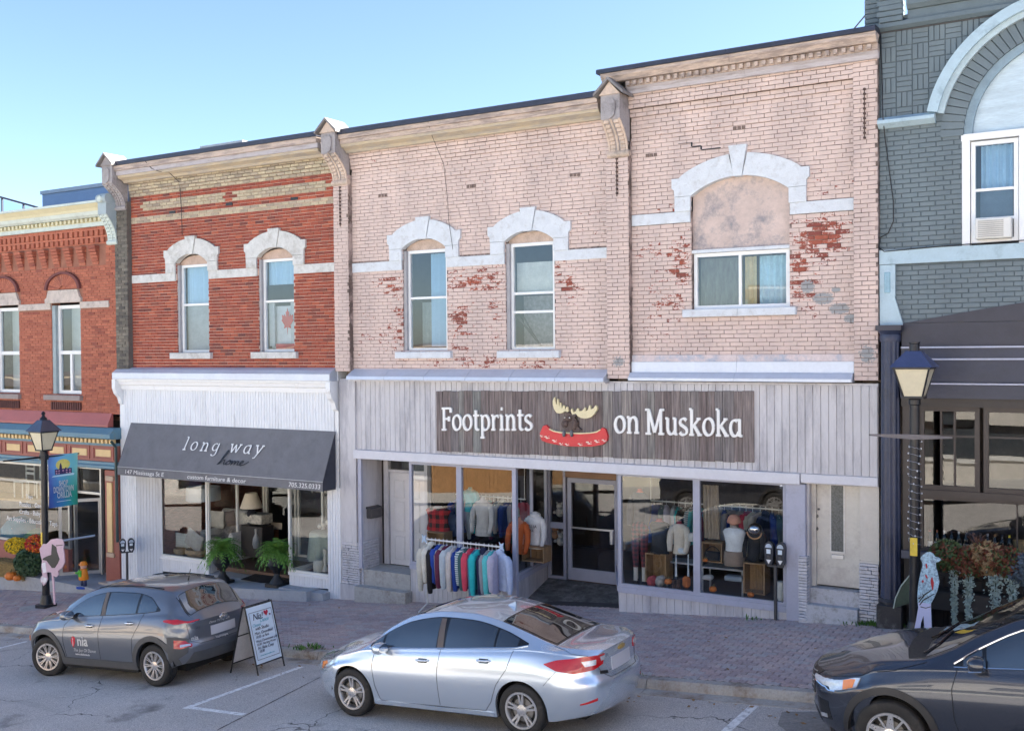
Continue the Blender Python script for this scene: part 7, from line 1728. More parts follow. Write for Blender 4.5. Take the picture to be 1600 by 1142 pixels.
def mirror(root, x, z, y, mat, sg):
    mb = MB(); n = 12; vs = []
    for k, (dx, s_) in enumerate(((-.075, .45), (-.05, .85), (0, 1.0), (.05, .97), (.075, .86))):
        for j in range(n):
            A = 2*math.pi*j/n; vs.append((x+dx, y+sg*(.10+.115*s_*math.copysign(abs(math.cos(A))**.7, math.cos(A))), z+.075*s_*math.copysign(abs(math.sin(A))**.7, math.sin(A))))
    mb.add(vs, [(i*n+j, i*n+(j+1) % n, (i+1)*n+(j+1) % n, (i+1)*n+j) for i in range(4) for j in range(n)]+[tuple(range(n)), tuple(range(4*n, 5*n))])
    o = mb.build('mirror', mat, root, smooth=50)
    mb = MB(); mb.tube([(x, y-sg*.06, z-.06), (x, y+sg*.06, z-.05)], [.03, .025], 8); mb.build('mirror_stalk', DLOB, o)
    mb = MB(); mb.ball((x+.078, y+sg*.10, z), .006, .10, .062, 12, 8); mb.build('mirror_glass', PM('mirror_face', (.6, .62, .65), .05, metal=1, var=.02, bump=0), o, smooth=60)
def handle(C, root, x, z, sg, mat, l=.2):
    p = C.side(x, z, sg, .0); y = p.y
    mb = MB(); mb.tube([(x-l/2, y+sg*.004, z), (x-l*.3, y+sg*.03, z+.004), (x+l*.3, y+sg*.032, z+.006), (x+l/2, y+sg*.004, z+.006)], [.012, .016, .016, .012], 8); o = mb.build('door_handle', mat, root, smooth=60)
    C.patch('handle_cup', [(x-.07, z-.03), (x+.07, z-.03)], [(x-.07, z+.025), (x+.07, z+.025)], C.sidep(sg), DLOB, o, 6, 3, .001, .004)
def glasshouse(C, root, panes, under, sgs=(-1, 1), chrome=None):
    """black surround + separate side panes, given as (lower polyline, upper polyline) in (x, z)"""
    for sg in sgs:
        U = C.patch('window_surround', under[0], under[1], C.sidep(sg), DLOB, root, 40, 8, .003, .01)
        for A, B in panes: C.patch('side_window', A, B, C.sidep(sg), AUTOG, root, 20, 8, .006, .004)
        if chrome: C.line('window_trim', chrome, C.sidep(sg), CHROME, U, .009, .006)
def screen(C, root, x0, x1, fr0, fr1, name='windscreen', curve=.0):
    S = C.S; n, m = 14, 16
    for off, k, mt, nm in ((.002, 1.0, DLOB, 'glass_border'), (.005, .93, AUTOG, name)):
        G = []
        for i in range(n+1):
            t = i/n; x = lerp(x0+(x1-x0)*(1-k)*.5, x1-(x1-x0)*(1-k)*.5, t); row_ = []
            for j in range(m+1):
                v = lerp(-1, 1, j/m); xx = x+curve*(v*v)*(1-t if curve > 0 else 1-t)
                y = v*k*lerp(fr0, fr1, t)*interp(S['yr'], xx); row_.append(tuple(C.top(xx, y, off)))
            G.append(row_)
        mb = MB(); mb.grid(G); mb.build(nm, mt, root, smooth=60)
def place_car(name, label, X0, Yc, yaw=0.0, zoff=0.0):
    o = thing(name, label, 'car', (X0, Yc, road(X0)+zoff), local=True)
    o.rotation_euler = (0, -math.atan(SL), yaw); return o
def text_side(C, root, txt, size, x, z, mat, off=.006, bold=0.0, shear=0.0, name='letters', yl=None, sg=-1):
    me = text_mesh(txt, size, .001, shear=shear, bold=bold)
    for v in me.vertices:
        p = C.side(x+v.co.x, z+v.co.y, sg, off); v.co = p
    me.materials.clear(); me.materials.append(mat); link(name, me, root)
def text_end(C, root, txt, size, y, z, mat, off=.006, bold=0.0, name='letters', shear=0.0):
    me = text_mesh(txt, size, .001, bold=bold, shear=shear)
    for v in me.vertices: v.co = C.end(y+v.co.x, z+v.co.y, 1, off)
    me.materials.clear(); me.materials.append(mat); link(name, me, root)
# ---------------------------------------------------------------- silver sedan
SED = dict(L=4.667, W=.895, wx=(.93, 3.63), r=.325, Ra=.372, zm=.60, Lr=.75, Lf=.8, Kr=.26, Kf=.42,
  w=[(0, .58), (.04, .68), (.12, .77), (.28, .84), (.7, .885), (1.5, .895), (3.5, .895), (4.1, .885), (4.4, .855), (4.55, .80), (4.63, .72), (4.667, .62)],
  zs=[(0, .64), (.3, .73), (.9, .85), (1.2, .915), (2.4, .985), (3.45, 1.045), (3.7, 1.06), (4.2, 1.03), (4.667, .985)],
  ys=[(0, .50), (.04, .60), (.12, .69), (.3, .77), (.9, .825), (1.2, .825), (2.4, .815), (3.5, .79), (4.2, .745), (4.5, .69), (4.62, .61), (4.667, .53)],
  zr=[(0, .665), (.3, .76), (.9, .91), (1.1, .965), (1.25, 1.02), (1.55, 1.20), (1.95, 1.36), (2.4, 1.415), (2.8, 1.405), (3.2, 1.335), (3.6, 1.215), (3.95, 1.105), (4.1, 1.075), (4.4, 1.055), (4.667, 1.02)],
  yr=[(0, .40), (.1, .52), (.3, .60), (.9, .67), (1.15, .69), (1.55, .645), (1.95, .60), (2.4, .575), (3.0, .565), (3.5, .585), (3.95, .62), (4.2, .64), (4.5, .60), (4.667, .45)],
  zc=[(0, .70), (.3, .82), (.9, .965), (1.1, 1.0), (1.25, 1.06), (1.6, 1.25), (2.0, 1.405), (2.4, 1.458), (2.8, 1.45), (3.2, 1.385), (3.6, 1.265), (4.0, 1.125), (4.12, 1.09), (4.5, 1.082), (4.667, 1.05)],
  zl=[(0, .20), (.5, .20), (1.3, .205), (3.2, .205), (4.1, .22), (4.5, .25), (4.667, .28)],
  rp=[(.2, -.16), (.32, -.05), (.45, .0), (.62, .015), (.69, .0), (.74, -.04), (.9, -.045), (1.0, -.02), (1.05, .01)], fp=[(.15, -.1), (.3, .0), (.5, .03), (.65, .0), (.75, -.08)])
C = Car(SED); SILV = carpaint('paint_silver', (.55, .625, .71), .7, .26)
root = place_car('parked_car', 'silver blue four-door sedan parked in front of the clothing shop', -10.24, -5.04)
C.me.materials.append(SILV); BD = link('body', C.me, root); underside(C, root)
C.patch('sill_trim', [(1.33, .21), (3.22, .21)], [(1.33, .265), (3.22, .265)], C.sidep(-1), SILV, root, 20, 3, .012, .02)
lowc = [(1.24, .945), (1.5, .955), (2.0, .98), (2.6, 1.012), (3.2, 1.048), (3.55, 1.066), (3.72, 1.095)]
uppc = [(1.24, .975), (1.55, 1.155), (1.95, 1.305), (2.4, 1.362), (2.85, 1.345), (3.3, 1.255), (3.72, 1.115)]
def cutp(P, x0, x1, n=10): 
    return [(lerp(x0, x1, i/n), interp(P, lerp(x0, x1, i/n))) for i in range(n+1)]
def shr(P, d): return [(x, z+d) for x, z in P]
pn = [(shr(cutp(lowc, a, b), .012), shr(cutp(uppc, a, b), -.012)) for a, b in ((1.31, 1.47), (1.51, 2.36), (2.50, 3.24), (3.27, 3.58))]
glasshouse(C, root, pn, (cutp(lowc, 1.25, 3.72, 24), cutp(uppc, 1.25, 3.72, 24)), chrome=cutp(lowc, 1.25, 3.72, 16))
screen(C, root, 1.16, 2.02, .97, .95); screen(C, root, 4.06, 3.26, .95, .97, 'rear_window')
for x_ in (1.47, 2.43): 
    pass
C.patch('door_pillar', [(2.38, .99), (2.48, .995)], [(2.36, 1.345), (2.44, 1.345)], C.sidep(-1), PM('pillar_brown', (.09, .075, .07), .5), root, 4, 8, .0065, .004)
for sg in (-1, 1):
    f = C.sidep(sg)
    C.line('door_seam', [(1.36, .92), (1.33, .72), (1.36, .45), (1.42, .27), (1.6, .262)], f, BLACKM, root, .004, .0005)
    C.line('door_seam', [(2.44, .99), (2.40, .7), (2.40, .29)], f, BLACKM, root, .004, .0005)
    C.line('door_seam', [(3.54, 1.04), (3.46, .82), (3.30, .62), (3.20, .40), (3.10, .275), (1.6, .262)], f, BLACKM, root, .004, .0005)
    for x_, z_ in ((2.17, .845), (3.12, .90)): handle(C, root, x_, z_, sg, SILV)
    wheel(root, .93, sg*.775, .325, .205, .225, 'double5'); wheel(root, 3.63, sg*.775, .325, .205, .225, 'double5')
    mirror(root, 1.53, .985, sg*.85, SILV, sg)
    N = C.near()
    C.patch('taillight', [(3.99, sg*.84, .905), (4.15, sg*.83, .83), (4.35, sg*.77, .80), (4.55, sg*.60, .82), (4.62, sg*.45, .86)], [(3.99, sg*.84, .915), (4.15, sg*.81, .965), (4.35, sg*.75, .985), (4.55, sg*.60, .985), (4.62, sg*.42, .975)], N, TAILR, root, 22, 8, .012, .03)
    C.patch('reverse_lamp', [(4.47, sg*.69, .87), (4.57, sg*.57, .875)], [(4.44, sg*.71, .935), (4.57, sg*.565, .935)], N, LAMPW, root, 6, 4, .018, .01)
    C.patch('reverse_lamp', [(4.61, sg*.48, .90), (4.63, sg*.43, .91)], [(4.60, sg*.51, .955), (4.63, sg*.425, .955)], N, LAMPW, root, 6, 4, .018, .01)
    C.patch('reflector', [(4.42, sg*.79, .42), (4.58, sg*.62, .455)], [(4.42, sg*.79, .44), (4.58, sg*.62, .49)], N, TAILR, root, 8, 3, .006, .01)
    C.patch('headlight', [(.02, sg*.62, .60), (.2, sg*.76, .62), (.42, sg*.82, .70), (.60, sg*.82, .775)], [(.02, sg*.58, .68), (.2, sg*.72, .735), (.42, sg*.79, .775), (.60, sg*.82, .785)], N, LAMPW, root, 16, 6, .008, .02)
    C.patch('marker_lamp', [(.22, sg*.78, .63), (.40, sg*.83, .70)], [(.22, sg*.76, .70), (.36, sg*.81, .735)], N, AMBER, root, 8, 4, .012, .01)
    C.line('panel_seam', [(4.14, sg*.82, .82), (3.98, sg*.87, .66)], N, BLACKM, root, .0035, .0005)
    C.line('panel_seam', [(4.04, sg*.63, 1.09), (4.30, sg*.70, 1.02), (4.50, sg*.64, .99)], N, BLACKM, root, .0035, .0005)
E_ = lambda p, o: C.end(p[0], p[1], 1, o)
C.line('trunk_seam', [(-.52, .84), (-.47, .76), (-.36, .685), (.36, .685), (.47, .76), (.52, .84)], E_, BLACKM, root, .004, .0005)
C.patch('plate', [(-.26, .74), (.26, .74)], [(-.26, .90), (.26, .90)], E_, PLATE, root, 8, 4, .006, .01)
C.patch('bowtie_emblem', [(-.09, .955), (-.04, .94), (.04, .94), (.09, .955)], [(-.09, .985), (-.04, 1.0), (.04, 1.0), (.09, .985)], E_, PM('gold_emblem', (.75, .50, .12), .25, metal=.8), root, 8, 3, .010, .012)
text_end(C, root, 'CRUZE', .055, -.50, .925, CHROME)
C.patch('dealer_badge', [(-.50, .745), (-.36, .725)], [(-.50, .785), (-.36, .765)], E_, BLACKM, root, 4, 3, .004, .006)
mb = MB(); p = C.top(3.05, 0, 0); mb.prism([(p.x-.10, p.z-.01), (p.x+.08, p.z-.02), (p.x+.09, p.z+.055), (p.x+.03, p.z+.03)], 'y', -.018, .018); mb.build('antenna_fin', SILV, root)
# ---------------------------------------------------------------- grey crossover
KON = dict(L=4.165, W=.90, wx=(.86, 3.46), r=.334, Ra=.392, zm=.66, Lr=.55, Lf=.7, Kr=.24, Kf=.36,
  w=[(0, .58), (.04, .68), (.12, .78), (.28, .855), (.7, .895), (1.5, .90), (3.4, .90), (3.8, .89), (3.98, .86), (4.08, .81), (4.14, .74), (4.165, .66)],
  zs=[(0, .72), (.3, .84), (.9, .955), (1.4, 1.0), (2.5, 1.065), (3.4, 1.135), (3.75, 1.15), (3.95, 1.07), (4.165, .96)],
  ys=[(0, .50), (.05, .60), (.14, .70), (.3, .77), (.9, .82), (1.4, .82), (2.5, .805), (3.4, .78), (3.75, .75), (4.0, .71), (4.12, .65), (4.165, .58)],
  zr=[(0, .78), (.3, .90), (.9, 1.005), (1.08, 1.055), (1.35, 1.215), (1.75, 1.40), (2.2, 1.485), (2.8, 1.50), (3.3, 1.475), (3.62, 1.43), (3.82, 1.29), (3.98, 1.12), (4.165, .985)],
  yr=[(0, .54), (.3, .62), (.9, .68), (1.1, .69), (1.75, .62), (2.2, .60), (2.8, .59), (3.4, .58), (3.65, .575), (3.9, .60), (4.165, .51)],
  zc=[(0, .82), (.3, .95), (.9, 1.06), (1.08, 1.10), (1.35, 1.26), (1.8, 1.465), (2.2, 1.535), (2.8, 1.55), (3.3, 1.53), (3.68, 1.485), (3.84, 1.33), (4.0, 1.13), (4.165, 1.0)],
  zl=[(0, .24), (.4, .22), (1.2, .235), (3.1, .235), (3.85, .28), (4.165, .36)],
  rp=[(.2, -.16), (.36, -.03), (.5, .02), (.62, .03), (.70, -.02), (.9, -.02), (1.0, .0), (1.1, .0)], fp=[(.2, -.06), (.4, .0), (.6, .02), (.75, -.02), (.85, -.1)])
C = Car(KON); GRY = carpaint('paint_grey', (.15, .165, .19), .65, .28)
root = place_car('parked_car', 'dark grey crossover with a red and white dance decal on its door', -17.05, -4.93, R(2.2))
C.me.materials.append(GRY); link('body', C.me, root); underside(C, root)
lowc = [(1.36, 1.03), (2.0, 1.055), (2.6, 1.09), (3.2, 1.135), (3.55, 1.175)]; uppc = [(1.36, 1.06), (1.6, 1.235), (1.95, 1.375), (2.4, 1.435), (2.9, 1.43), (3.25, 1.38), (3.55, 1.20)]
pn = [(shr(cutp(lowc, a, b), .010), shr(cutp(uppc, a, b), -.012)) for a, b in ((1.44, 2.20), (2.32, 3.02), (3.07, 3.47))]
glasshouse(C, root, pn, (cutp(lowc, 1.37, 3.55, 24), cutp(uppc, 1.37, 3.55, 24)), chrome=None)
screen(C, root, 1.10, 1.84, .97, .95); screen(C, root, 3.99, 3.73, .96, .99, 'rear_window')
arch_trim(C, root, .085, CLAD); 
for sg in (-1, 1):
    f = C.sidep(sg); N = C.near()
    C.patch('sill_cladding', [(1.27, .24), (3.05, .24)], [(1.27, .36), (3.05, .36)], f, CLAD, root, 20, 4, .012, .02)
    C.patch('door_pillar', [(2.22, 1.075), (2.31, 1.08)], [(2.20, 1.42), (2.27, 1.42)], f, MATS['pillar_brown'], root, 4, 8, .007, .004)
    C.patch('corner_cladding', [(3.80, sg*.89, .36), (3.95, sg*.87, .42), (4.13, sg*.76, .52)], [(3.80, sg*.90, .80), (3.95, sg*.88, .80), (4.13, sg*.70, .74)], N, CLAD, root, 12, 8, .010, .02)
    C.patch('rear_lamp', [(3.92, sg*.88, .62), (4.02, sg*.84, .60), (4.14, sg*.66, .64)], [(3.92, sg*.88, .75), (4.02, sg*.84, .74), (4.14, sg*.66, .70)], N, TAILR, root, 12, 5, .018, .02)
    C.patch('reverse_lamp', [(4.02, sg*.84, .65), (4.12, sg*.69, .66)], [(4.02, sg*.84, .70), (4.12, sg*.69, .69)], N, LAMPW, root, 8, 3, .023, .01)
    C.patch('taillight', [(3.70, sg*.84, 1.03), (3.90, sg*.80, .985), (4.08, sg*.66, 1.0), (4.13, sg*.50, 1.02)], [(3.70, sg*.83, 1.055), (3.90, sg*.78, 1.075), (4.08, sg*.66, 1.065), (4.13, sg*.46, 1.035)], N, TAILR, root, 16, 5, .014, .02)
    C.line('door_seam', [(1.52, 1.03), (1.36, .9), (1.34, .62), (1.38, .37)], f, BLACKM, root, .004, .0005)
    C.line('door_seam', [(2.26, 1.08), (2.22, .8), (2.22, .36)], f, BLACKM, root, .004, .0005)
    C.line('door_seam', [(3.22, 1.14), (3.15, .95), (3.02, .75), (2.98, .40)], f, BLACKM, root, .004, .0005)
    for x_, z_ in ((1.99, .91), (2.94, .985)): handle(C, root, x_, z_, sg, CHROME if sg < 0 else GRY)
    C.patch('marker_lamp', [(.20, sg*.80, .56), (.26, sg*.83, .56)], [(.20, sg*.80, .66), (.26, sg*.83, .67)], N, AMBER, root, 4, 4, .014, .01)
    C.patch('headlight', [(.02, sg*.60, .76), (.3, sg*.77, .80)], [(.02, sg*.58, .80), (.36, sg*.78, .845)], N, LAMPW, root, 8, 3, .008, .01)
    wheel(root, .86, sg*.775, .334, .215, .225, 'multi', steer=R(14)); wheel(root, 3.46, sg*.775, .334, .215, .225, 'multi')
    mirror(root, 1.52, 1.08, sg*.84, GRY, sg)
    C.line('roof_rail', [(1.95, sg*.56), (2.3, sg*.565), (2.9, sg*.56), (3.45, sg*.55)], lambda p, o: C.top(p[0], p[1], o), DLOB, root, .011, .014)
E_ = lambda p, o: C.end(p[0], p[1], 1, o)
C.patch('plate_recess', [(-.38, .70), (.38, .70)], [(-.40, .885), (.40, .885)], E_, GRY, root, 8, 4, .002, .004)
C.patch('plate', [(-.27, .715), (.27, .715)], [(-.27, .86), (.27, .86)], E_, PLATE, root, 8, 4, .008, .01)
C.line('trunk_seam', [(-.66, 1.0), (-.64, .70), (-.5, .64), (.5, .64), (.64, .70), (.66, 1.0)], E_, BLACKM, root, .004, .0005)
C.patch('rear_bumper_guard', [(-.70, .36), (.70, .36)], [(-.62, .52), (.62, .52)], E_, CLAD, root, 14, 4, .012, .02)
for a_ in range(1):
    ring_ = [(.085*math.cos(R(k*15)), .965+.042*math.sin(R(k*15))) for k in range(25)]; C.line('badge_ring', ring_, E_, CHROME, root, .007, .008, 2)
    C.line('badge_bar', [(-.035, .935), (-.015, .995)], E_, CHROME, root, .007, .008, 3); C.line('badge_bar', [(.015, .935), (.035, .995)], E_, CHROME, root, .007, .008, 3); C.line('badge_bar', [(-.025, .965), (.025, .965)], E_, CHROME, root, .006, .008, 3)
text_end(C, root, 'nia', .10, -.62, .70, LETW, bold=.002); text_end(C, root, 'NiaWithJane', .05, -.2, .645, LETW); text_end(C, root, 'Dance Through Life', .055, -.30, .90, LETW, shear=.3); text_end(C, root, 'KONA', .05, -.60, .86, CHROME)
DEC = PM('decal_white', (.78, .78, .78), .5, bump=0); DRED = PM('decal_red', (.50, .01, .03), .5, bump=0)
text_side(C, root, 'nia', .23, 1.70, .58, DEC, bold=.006); text_side(C, root, 'The Joy Of Dance', .075, 1.58, .475, DEC, shear=.35); text_side(C, root, 'www.niadance.ca', .05, 1.62, .415, DEC, bold=.002)
C.patch('decal_flame', [(1.585, .72), (1.55, .66), (1.56, .60), (1.595, .54)], [(1.60, .73), (1.655, .71), (1.645, .62), (1.60, .545)], C.sidep(-1), DRED, root, 14, 5, .005, .002)
C.line('decal_curve', [(1.595, .70), (1.60, .64), (1.592, .57)], C.sidep(-1), DEC, root, .004, .007)
mb = MB(); p = C.top(3.42, 0, 0); mb.tube([(p.x, 0, p.z), (p.x+.07, 0, p.z+.19)], [.012, .005], 6); mb.build('antenna', DLOB, root)
# ---------------------------------------------------------------- dark SUV
SUV = dict(L=4.80, W=.945, wx=(.95, 3.73), r=.365, Ra=.425, zm=.74, Lr=.6, Lf=.95, Kr=.24, Kf=.55,
  w=[(0, .62), (.04, .71), (.12, .81), (.3, .89), (.8, .94), (1.5, .945), (3.9, .945), (4.4, .92), (4.8, .86)],
  zs=[(0, .78), (.3, .92), (.9, 1.03), (1.4, 1.075), (2.5, 1.115), (3.9, 1.19), (4.5, 1.15), (4.8, 1.05)],
  ys=[(0, .53), (.05, .63), (.14, .73), (.3, .81), (.9, .87), (1.4, .875), (2.5, .865), (3.9, .84), (4.8, .78)],
  zr=[(0, .84), (.3, .98), (.9, 1.085), (1.3, 1.13), (1.55, 1.215), (1.9, 1.40), (2.35, 1.575), (3, 1.635), (4.0, 1.60), (4.4, 1.50), (4.65, 1.25), (4.8, 1.08)],
  yr=[(0, .42), (.1, .56), (.3, .68), (.9, .76), (1.3, .77), (1.9, .70), (2.35, .655), (3, .64), (4.0, .63), (4.4, .63), (4.8, .66)],
  zc=[(0, .92), (.3, 1.05), (.9, 1.14), (1.3, 1.175), (1.55, 1.27), (1.95, 1.47), (2.4, 1.635), (3, 1.69), (4.0, 1.66), (4.4, 1.55), (4.65, 1.28), (4.8, 1.10)],
  zl=[(0, .26), (.4, .24), (1.4, .25), (3.3, .25), (4.2, .3), (4.8, .36)],
  rp=[(.2, -.12), (.4, .0), (.6, .03), (.72, .0), (1.1, 0)], fp=[(.2, -.10), (.35, .0), (.55, .04), (.8, .02), (.92, -.06), (1.0, -.14)])
C = Car(SUV); DKP = carpaint('paint_midnight', (.035, .042, .060), .6, .25)
root = place_car('parked_car', 'dark blue grey sport utility vehicle with chrome window trim beside the slate building', -3.27, -4.66)
SUVROOT = root
C.me.materials.append(DKP); link('body', C.me, root); underside(C, root)
lowc = [(1.62, 1.105), (2.2, 1.125), (3.0, 1.155), (3.7, 1.19), (4.2, 1.235)]; uppc = [(1.62, 1.13), (1.95, 1.325), (2.35, 1.495), (2.9, 1.57), (3.5, 1.57), (3.9, 1.53), (4.2, 1.28)]
pn = [(shr(cutp(lowc, a, b), .010), shr(cutp(uppc, a, b), -.014)) for a, b in ((1.72, 1.90), (1.94, 2.62), (2.74, 3.50), (3.56, 4.1))]
glasshouse(C, root, pn, (cutp(lowc, 1.63, 4.2, 24), cutp(uppc, 1.63, 4.2, 24)), chrome=cutp(lowc, 1.63, 4.2, 20)+cutp(uppc, 4.2, 1.63, 20))
screen(C, root, 1.30, 2.33, .97, .96); screen(C, root, 4.66, 4.42, .95, .97, 'rear_window')
arch_trim(C, root, .075, PM('black_cladding', (.022, .022, .024), .55, bump=.2, bs=300))
T_ = lambda p, o: C.top(p[0], p[1], o)
C.patch('cowl', [(1.16, -.70), (1.10, -.4), (1.08, 0), (1.10, .4), (1.16, .70)], [(1.36, -.72), (1.31, -.4), (1.29, 0), (1.31, .4), (1.36, .72)], T_, PM('cowl_black', (.012, .012, .013), .6), root, 20, 4, .004, .01)
C.line('wiper', [(1.30, -.60), (1.42, -.35), (1.50, .05)], T_, DLOB, root, .010, .016); C.line('wiper', [(1.28, .0), (1.40, .25), (1.48, .55)], T_, DLOB, root, .010, .016)
for sg in (-1, 1):
    f = C.sidep(sg); N = C.near()
    C.patch('sill_cladding', [(1.40, .26), (3.28, .26)], [(1.40, .38), (3.28, .38)], f, MATS['black_cladding'], root, 20, 4, .012, .02)
    C.patch('headlight', [(.06, sg*.52, .80), (.16, sg*.68, .775), (.34, sg*.81, .775), (.62, sg*.88, .83)], [(.06, sg*.50, .885), (.16, sg*.66, .90), (.34, sg*.79, .905), (.66, sg*.87, .935)], N, LAMPW, root, 18, 6, .010, .02)
    C.patch('marker_lamp', [(.44, sg*.85, .81), (.57, sg*.88, .838)], [(.44, sg*.835, .90), (.60, sg*.87, .922)], N, AMBER, root, 8, 4, .016, .01)
    C.line('headlight_trim', [(.08, sg*.52, .785), (.16, sg*.68, .76), (.34, sg*.82, .76)], N, CHROME, root, .010, .008)
    C.line('hood_seam', [(.12, sg*.55, .91), (.30, sg*.72, .945), (.66, sg*.84, .97), (1.10, sg*.86, 1.04), (1.36, sg*.80, 1.12)], N, BLACKM, root, .005, .0005)
    C.line('bumper_seam', [(.52, sg*.90, .78), (.58, sg*.92, .68)], N, BLACKM, root, .004, .0005)
    C.patch('fog_recess', [(.10, sg*.62, .36), (.24, sg*.80, .38)], [(.08, sg*.60, .62), (.22, sg*.78, .60)], N, DLOB, root, 8, 6, .004, .006)
    C.patch('fog_lamp', [(.12, sg*.66, .39), (.19, sg*.75, .395)], [(.12, sg*.66, .44), (.19, sg*.75, .445)], N, LAMPW, root, 6, 4, .012, .01)
    C.line('door_seam', [(1.66, 1.09), (1.60, .9), (1.60, .6), (1.66, .39)], f, BLACKM, root, .005, .0005)
    C.line('door_seam', [(2.68, 1.13), (2.66, .8), (2.66, .39)], f, BLACKM, root, .005, .0005)
    for x_, z_ in ((2.48, .98), (3.42, 1.02)): handle(C, root, x_, z_, sg, CHROME)
    wheel(root, .95, sg*.825, .365, .235, .235, 'five'); wheel(root, 3.73, sg*.825, .365, .235, .235, 'five')
    mirror(root, 1.86, 1.185, sg*.90, DKP, sg)
    C.line('mirror_strip', [(1.80, 1.13), (1.92, 1.14)], lambda p, o: Vector((p[0], sg*(1.10), p[1])), CHROME, root, .006, .0)
E_ = lambda p, o: C.end(p[0], p[1], -1, o)
C.patch('grille', [(-.48, .62), (0, .60), (.48, .62)], [(-.50, .88), (0, .90), (.50, .88)], E_, DLOB, root, 16, 8, .006, .01)
for k in range(5): C.line('grille_bar', [(-.46, .65+k*.05), (0, .645+k*.05), (.46, .65+k*.05)], E_, CHROME, root, .006, .008)
C.patch('lower_intake', [(-.55, .32), (.55, .32)], [(-.5, .48), (.5, .48)], E_, DLOB, root, 12, 4, .004, .006)
# ================================================================ WINDOW DISPLAYS
def cm(nm, c, **k): return PM('disp_'+nm, c, .85, var=.12, vs=10, bump=.3, bs=90, **k)
def plaid(name, a, b_, s=60):
    if name in MATS: return MATS[name]
    m, nt, b = base(name); MATS[name] = m; tc = nt.nodes.new('ShaderNodeTexCoord').outputs['Object']; sp = nt.nodes.new('ShaderNodeSeparateXYZ'); nt.links.new(tc, sp.inputs[0])
    u = mathn(nt, 'GREATER_THAN', mathn(nt, 'SINE', mathn(nt, 'MULTIPLY', sp.outputs[0], s)), 0); v = mathn(nt, 'GREATER_THAN', mathn(nt, 'SINE', mathn(nt, 'MULTIPLY', sp.outputs[2], s)), 0)
    nt.links.new(mixc(nt, mathn(nt, 'MULTIPLY', mathn(nt, 'ADD', u, v), .5), a, b_), b.inputs['Base Color']); b.inputs['Roughness'].default_value = .9; return m
def torso(px0, px1, py0, py1, Y, mat, lab, sleeves=None, neck=None, hood=False, stand=None, cat='mannequin', name='mannequin_torso', extra=None):
    """dressed half figure: lofted body with shoulders, neck stump, optional sleeves"""
    x0_, zt_ = at(px0, py0, Y); x1_, zb_ = at(px1, py1, Y); X = (x0_+x1_)/2; W = abs(x1_-x0_)/2; H = zt_-zb_
    if sleeves: W *= .8
    T = thing(name, lab, cat, (X, Y, zb_))
    rg = [(.0, .86, .55), (.12, .84, .52), (.30, .74, .50), (.50, .72, .50), (.68, .86, .55), (.80, .96, .52), (.87, .84, .40), (.91, .45, .32), (.94, .26, .26), (1.0, .24, .24)]
    n = 20; mb = MB(); vs = []
    for t, a, b in rg:
        for j in range(n):
            A = 2*math.pi*j/n; f = 1+.035*math.sin(A*6+t*5)*(t < .7); vs.append((X+W*a*math.cos(A)*f, Y+min(W, .24)*b*math.sin(A)*f, zb_+H*t))
    k = len(rg)-3
    body = [(i*n+j, i*n+(j+1) % n, (i+1)*n+(j+1) % n, (i+1)*n+j) for i in range(len(rg)-1) for j in range(n)]
    mb.add(vs, body+[tuple(range(n)), tuple(range((len(rg)-1)*n, len(rg)*n))])
    if neck: mb.m = [1 if (i//n >= 7 and i < len(body)) else 0 for i in range(len(mb.m))]
    mb.build('garment_body', [mat, neck] if neck else mat, T, smooth=60)
    if sleeves:
        for sg in (-1, 1):
            m2 = MB(); m2.tube([(X+sg*W*.78, Y, zb_+H*.80), (X+sg*W*1.08, Y-.02, zb_+H*.62), (X+sg*W*1.16, Y-.05, zb_+H*.35), (X+sg*W*1.02, Y-.10, zb_+H*.08)], [.055, .06, .055, .04], 10); m2.build('sleeve', sleeves, T, smooth=60)
    if hood: m2 = MB(); m2.ball((X, Y+.02, zb_+H*.90), W*.55, .12, H*.09, 14, 8); m2.build('hood', mat, T, smooth=60)
    if stand: m2 = MB(); m2.tube([(X, Y, stand), (X, Y, zb_+.02)], .012, 6); m2.lathe([(0, stand), (.11, stand), (.11, stand+.015), (0, stand+.02)], (X, Y, 0), 14); m2.build('stand', ALU, T)
    return T, X, W, zb_, H
def crate(px0, px1, py0, py1, Y, lab, d=.3):
    x0_, zt_ = at(px0, py0, Y); x1_, zb_ = at(px1, py1, Y); T = thing('wooden_crate', lab, 'crate', ((x0_+x1_)/2, Y+d/2, zb_), group='wooden crates in the clothing display'); m_ = PM('crate_wood', (.30, .19, .10), .75, var=.25, vs=6, bump=.4, stretch=(3, 1, .6)); t = .022
    for nm, q in (('side', (x0_, x0_+t, Y, Y+d, zb_, zt_)), ('side', (x1_-t, x1_, Y, Y+d, zb_, zt_)), ('top', (x0_+t, x1_-t, Y, Y+d, zt_-t, zt_)), ('bottom', (x0_+t, x1_-t, Y, Y+d, zb_, zb_+t))): mb = MB(); mb.box(*q); mb.build(nm, m_, T)
    k = 3
    for i in range(k): mb = MB(); w = (x1_-x0_-2*t)/k; mb.box(x0_+t+i*w+.004, x0_+t+(i+1)*w-.004, Y+d-.015, Y+d, zb_+t, zt_-t); mb.build('back_slat', m_, T)
def boxy(name, px0, px1, py0, py1, Y, d, mat, lab, cat, c=.02, group=None):
    x0_, zt_ = at(px0, py0, Y); x1_, zb_ = at(px1, py1, Y); mb = MB(); mb.cbox(x0_, x1_, Y, Y+d, zb_, zt_, min(c, abs(x1_-x0_)*.3, abs(zt_-zb_)*.3)); o = mb.build(name, mat); tag(o, lab, cat, group); return o, x0_, x1_, zb_, zt_
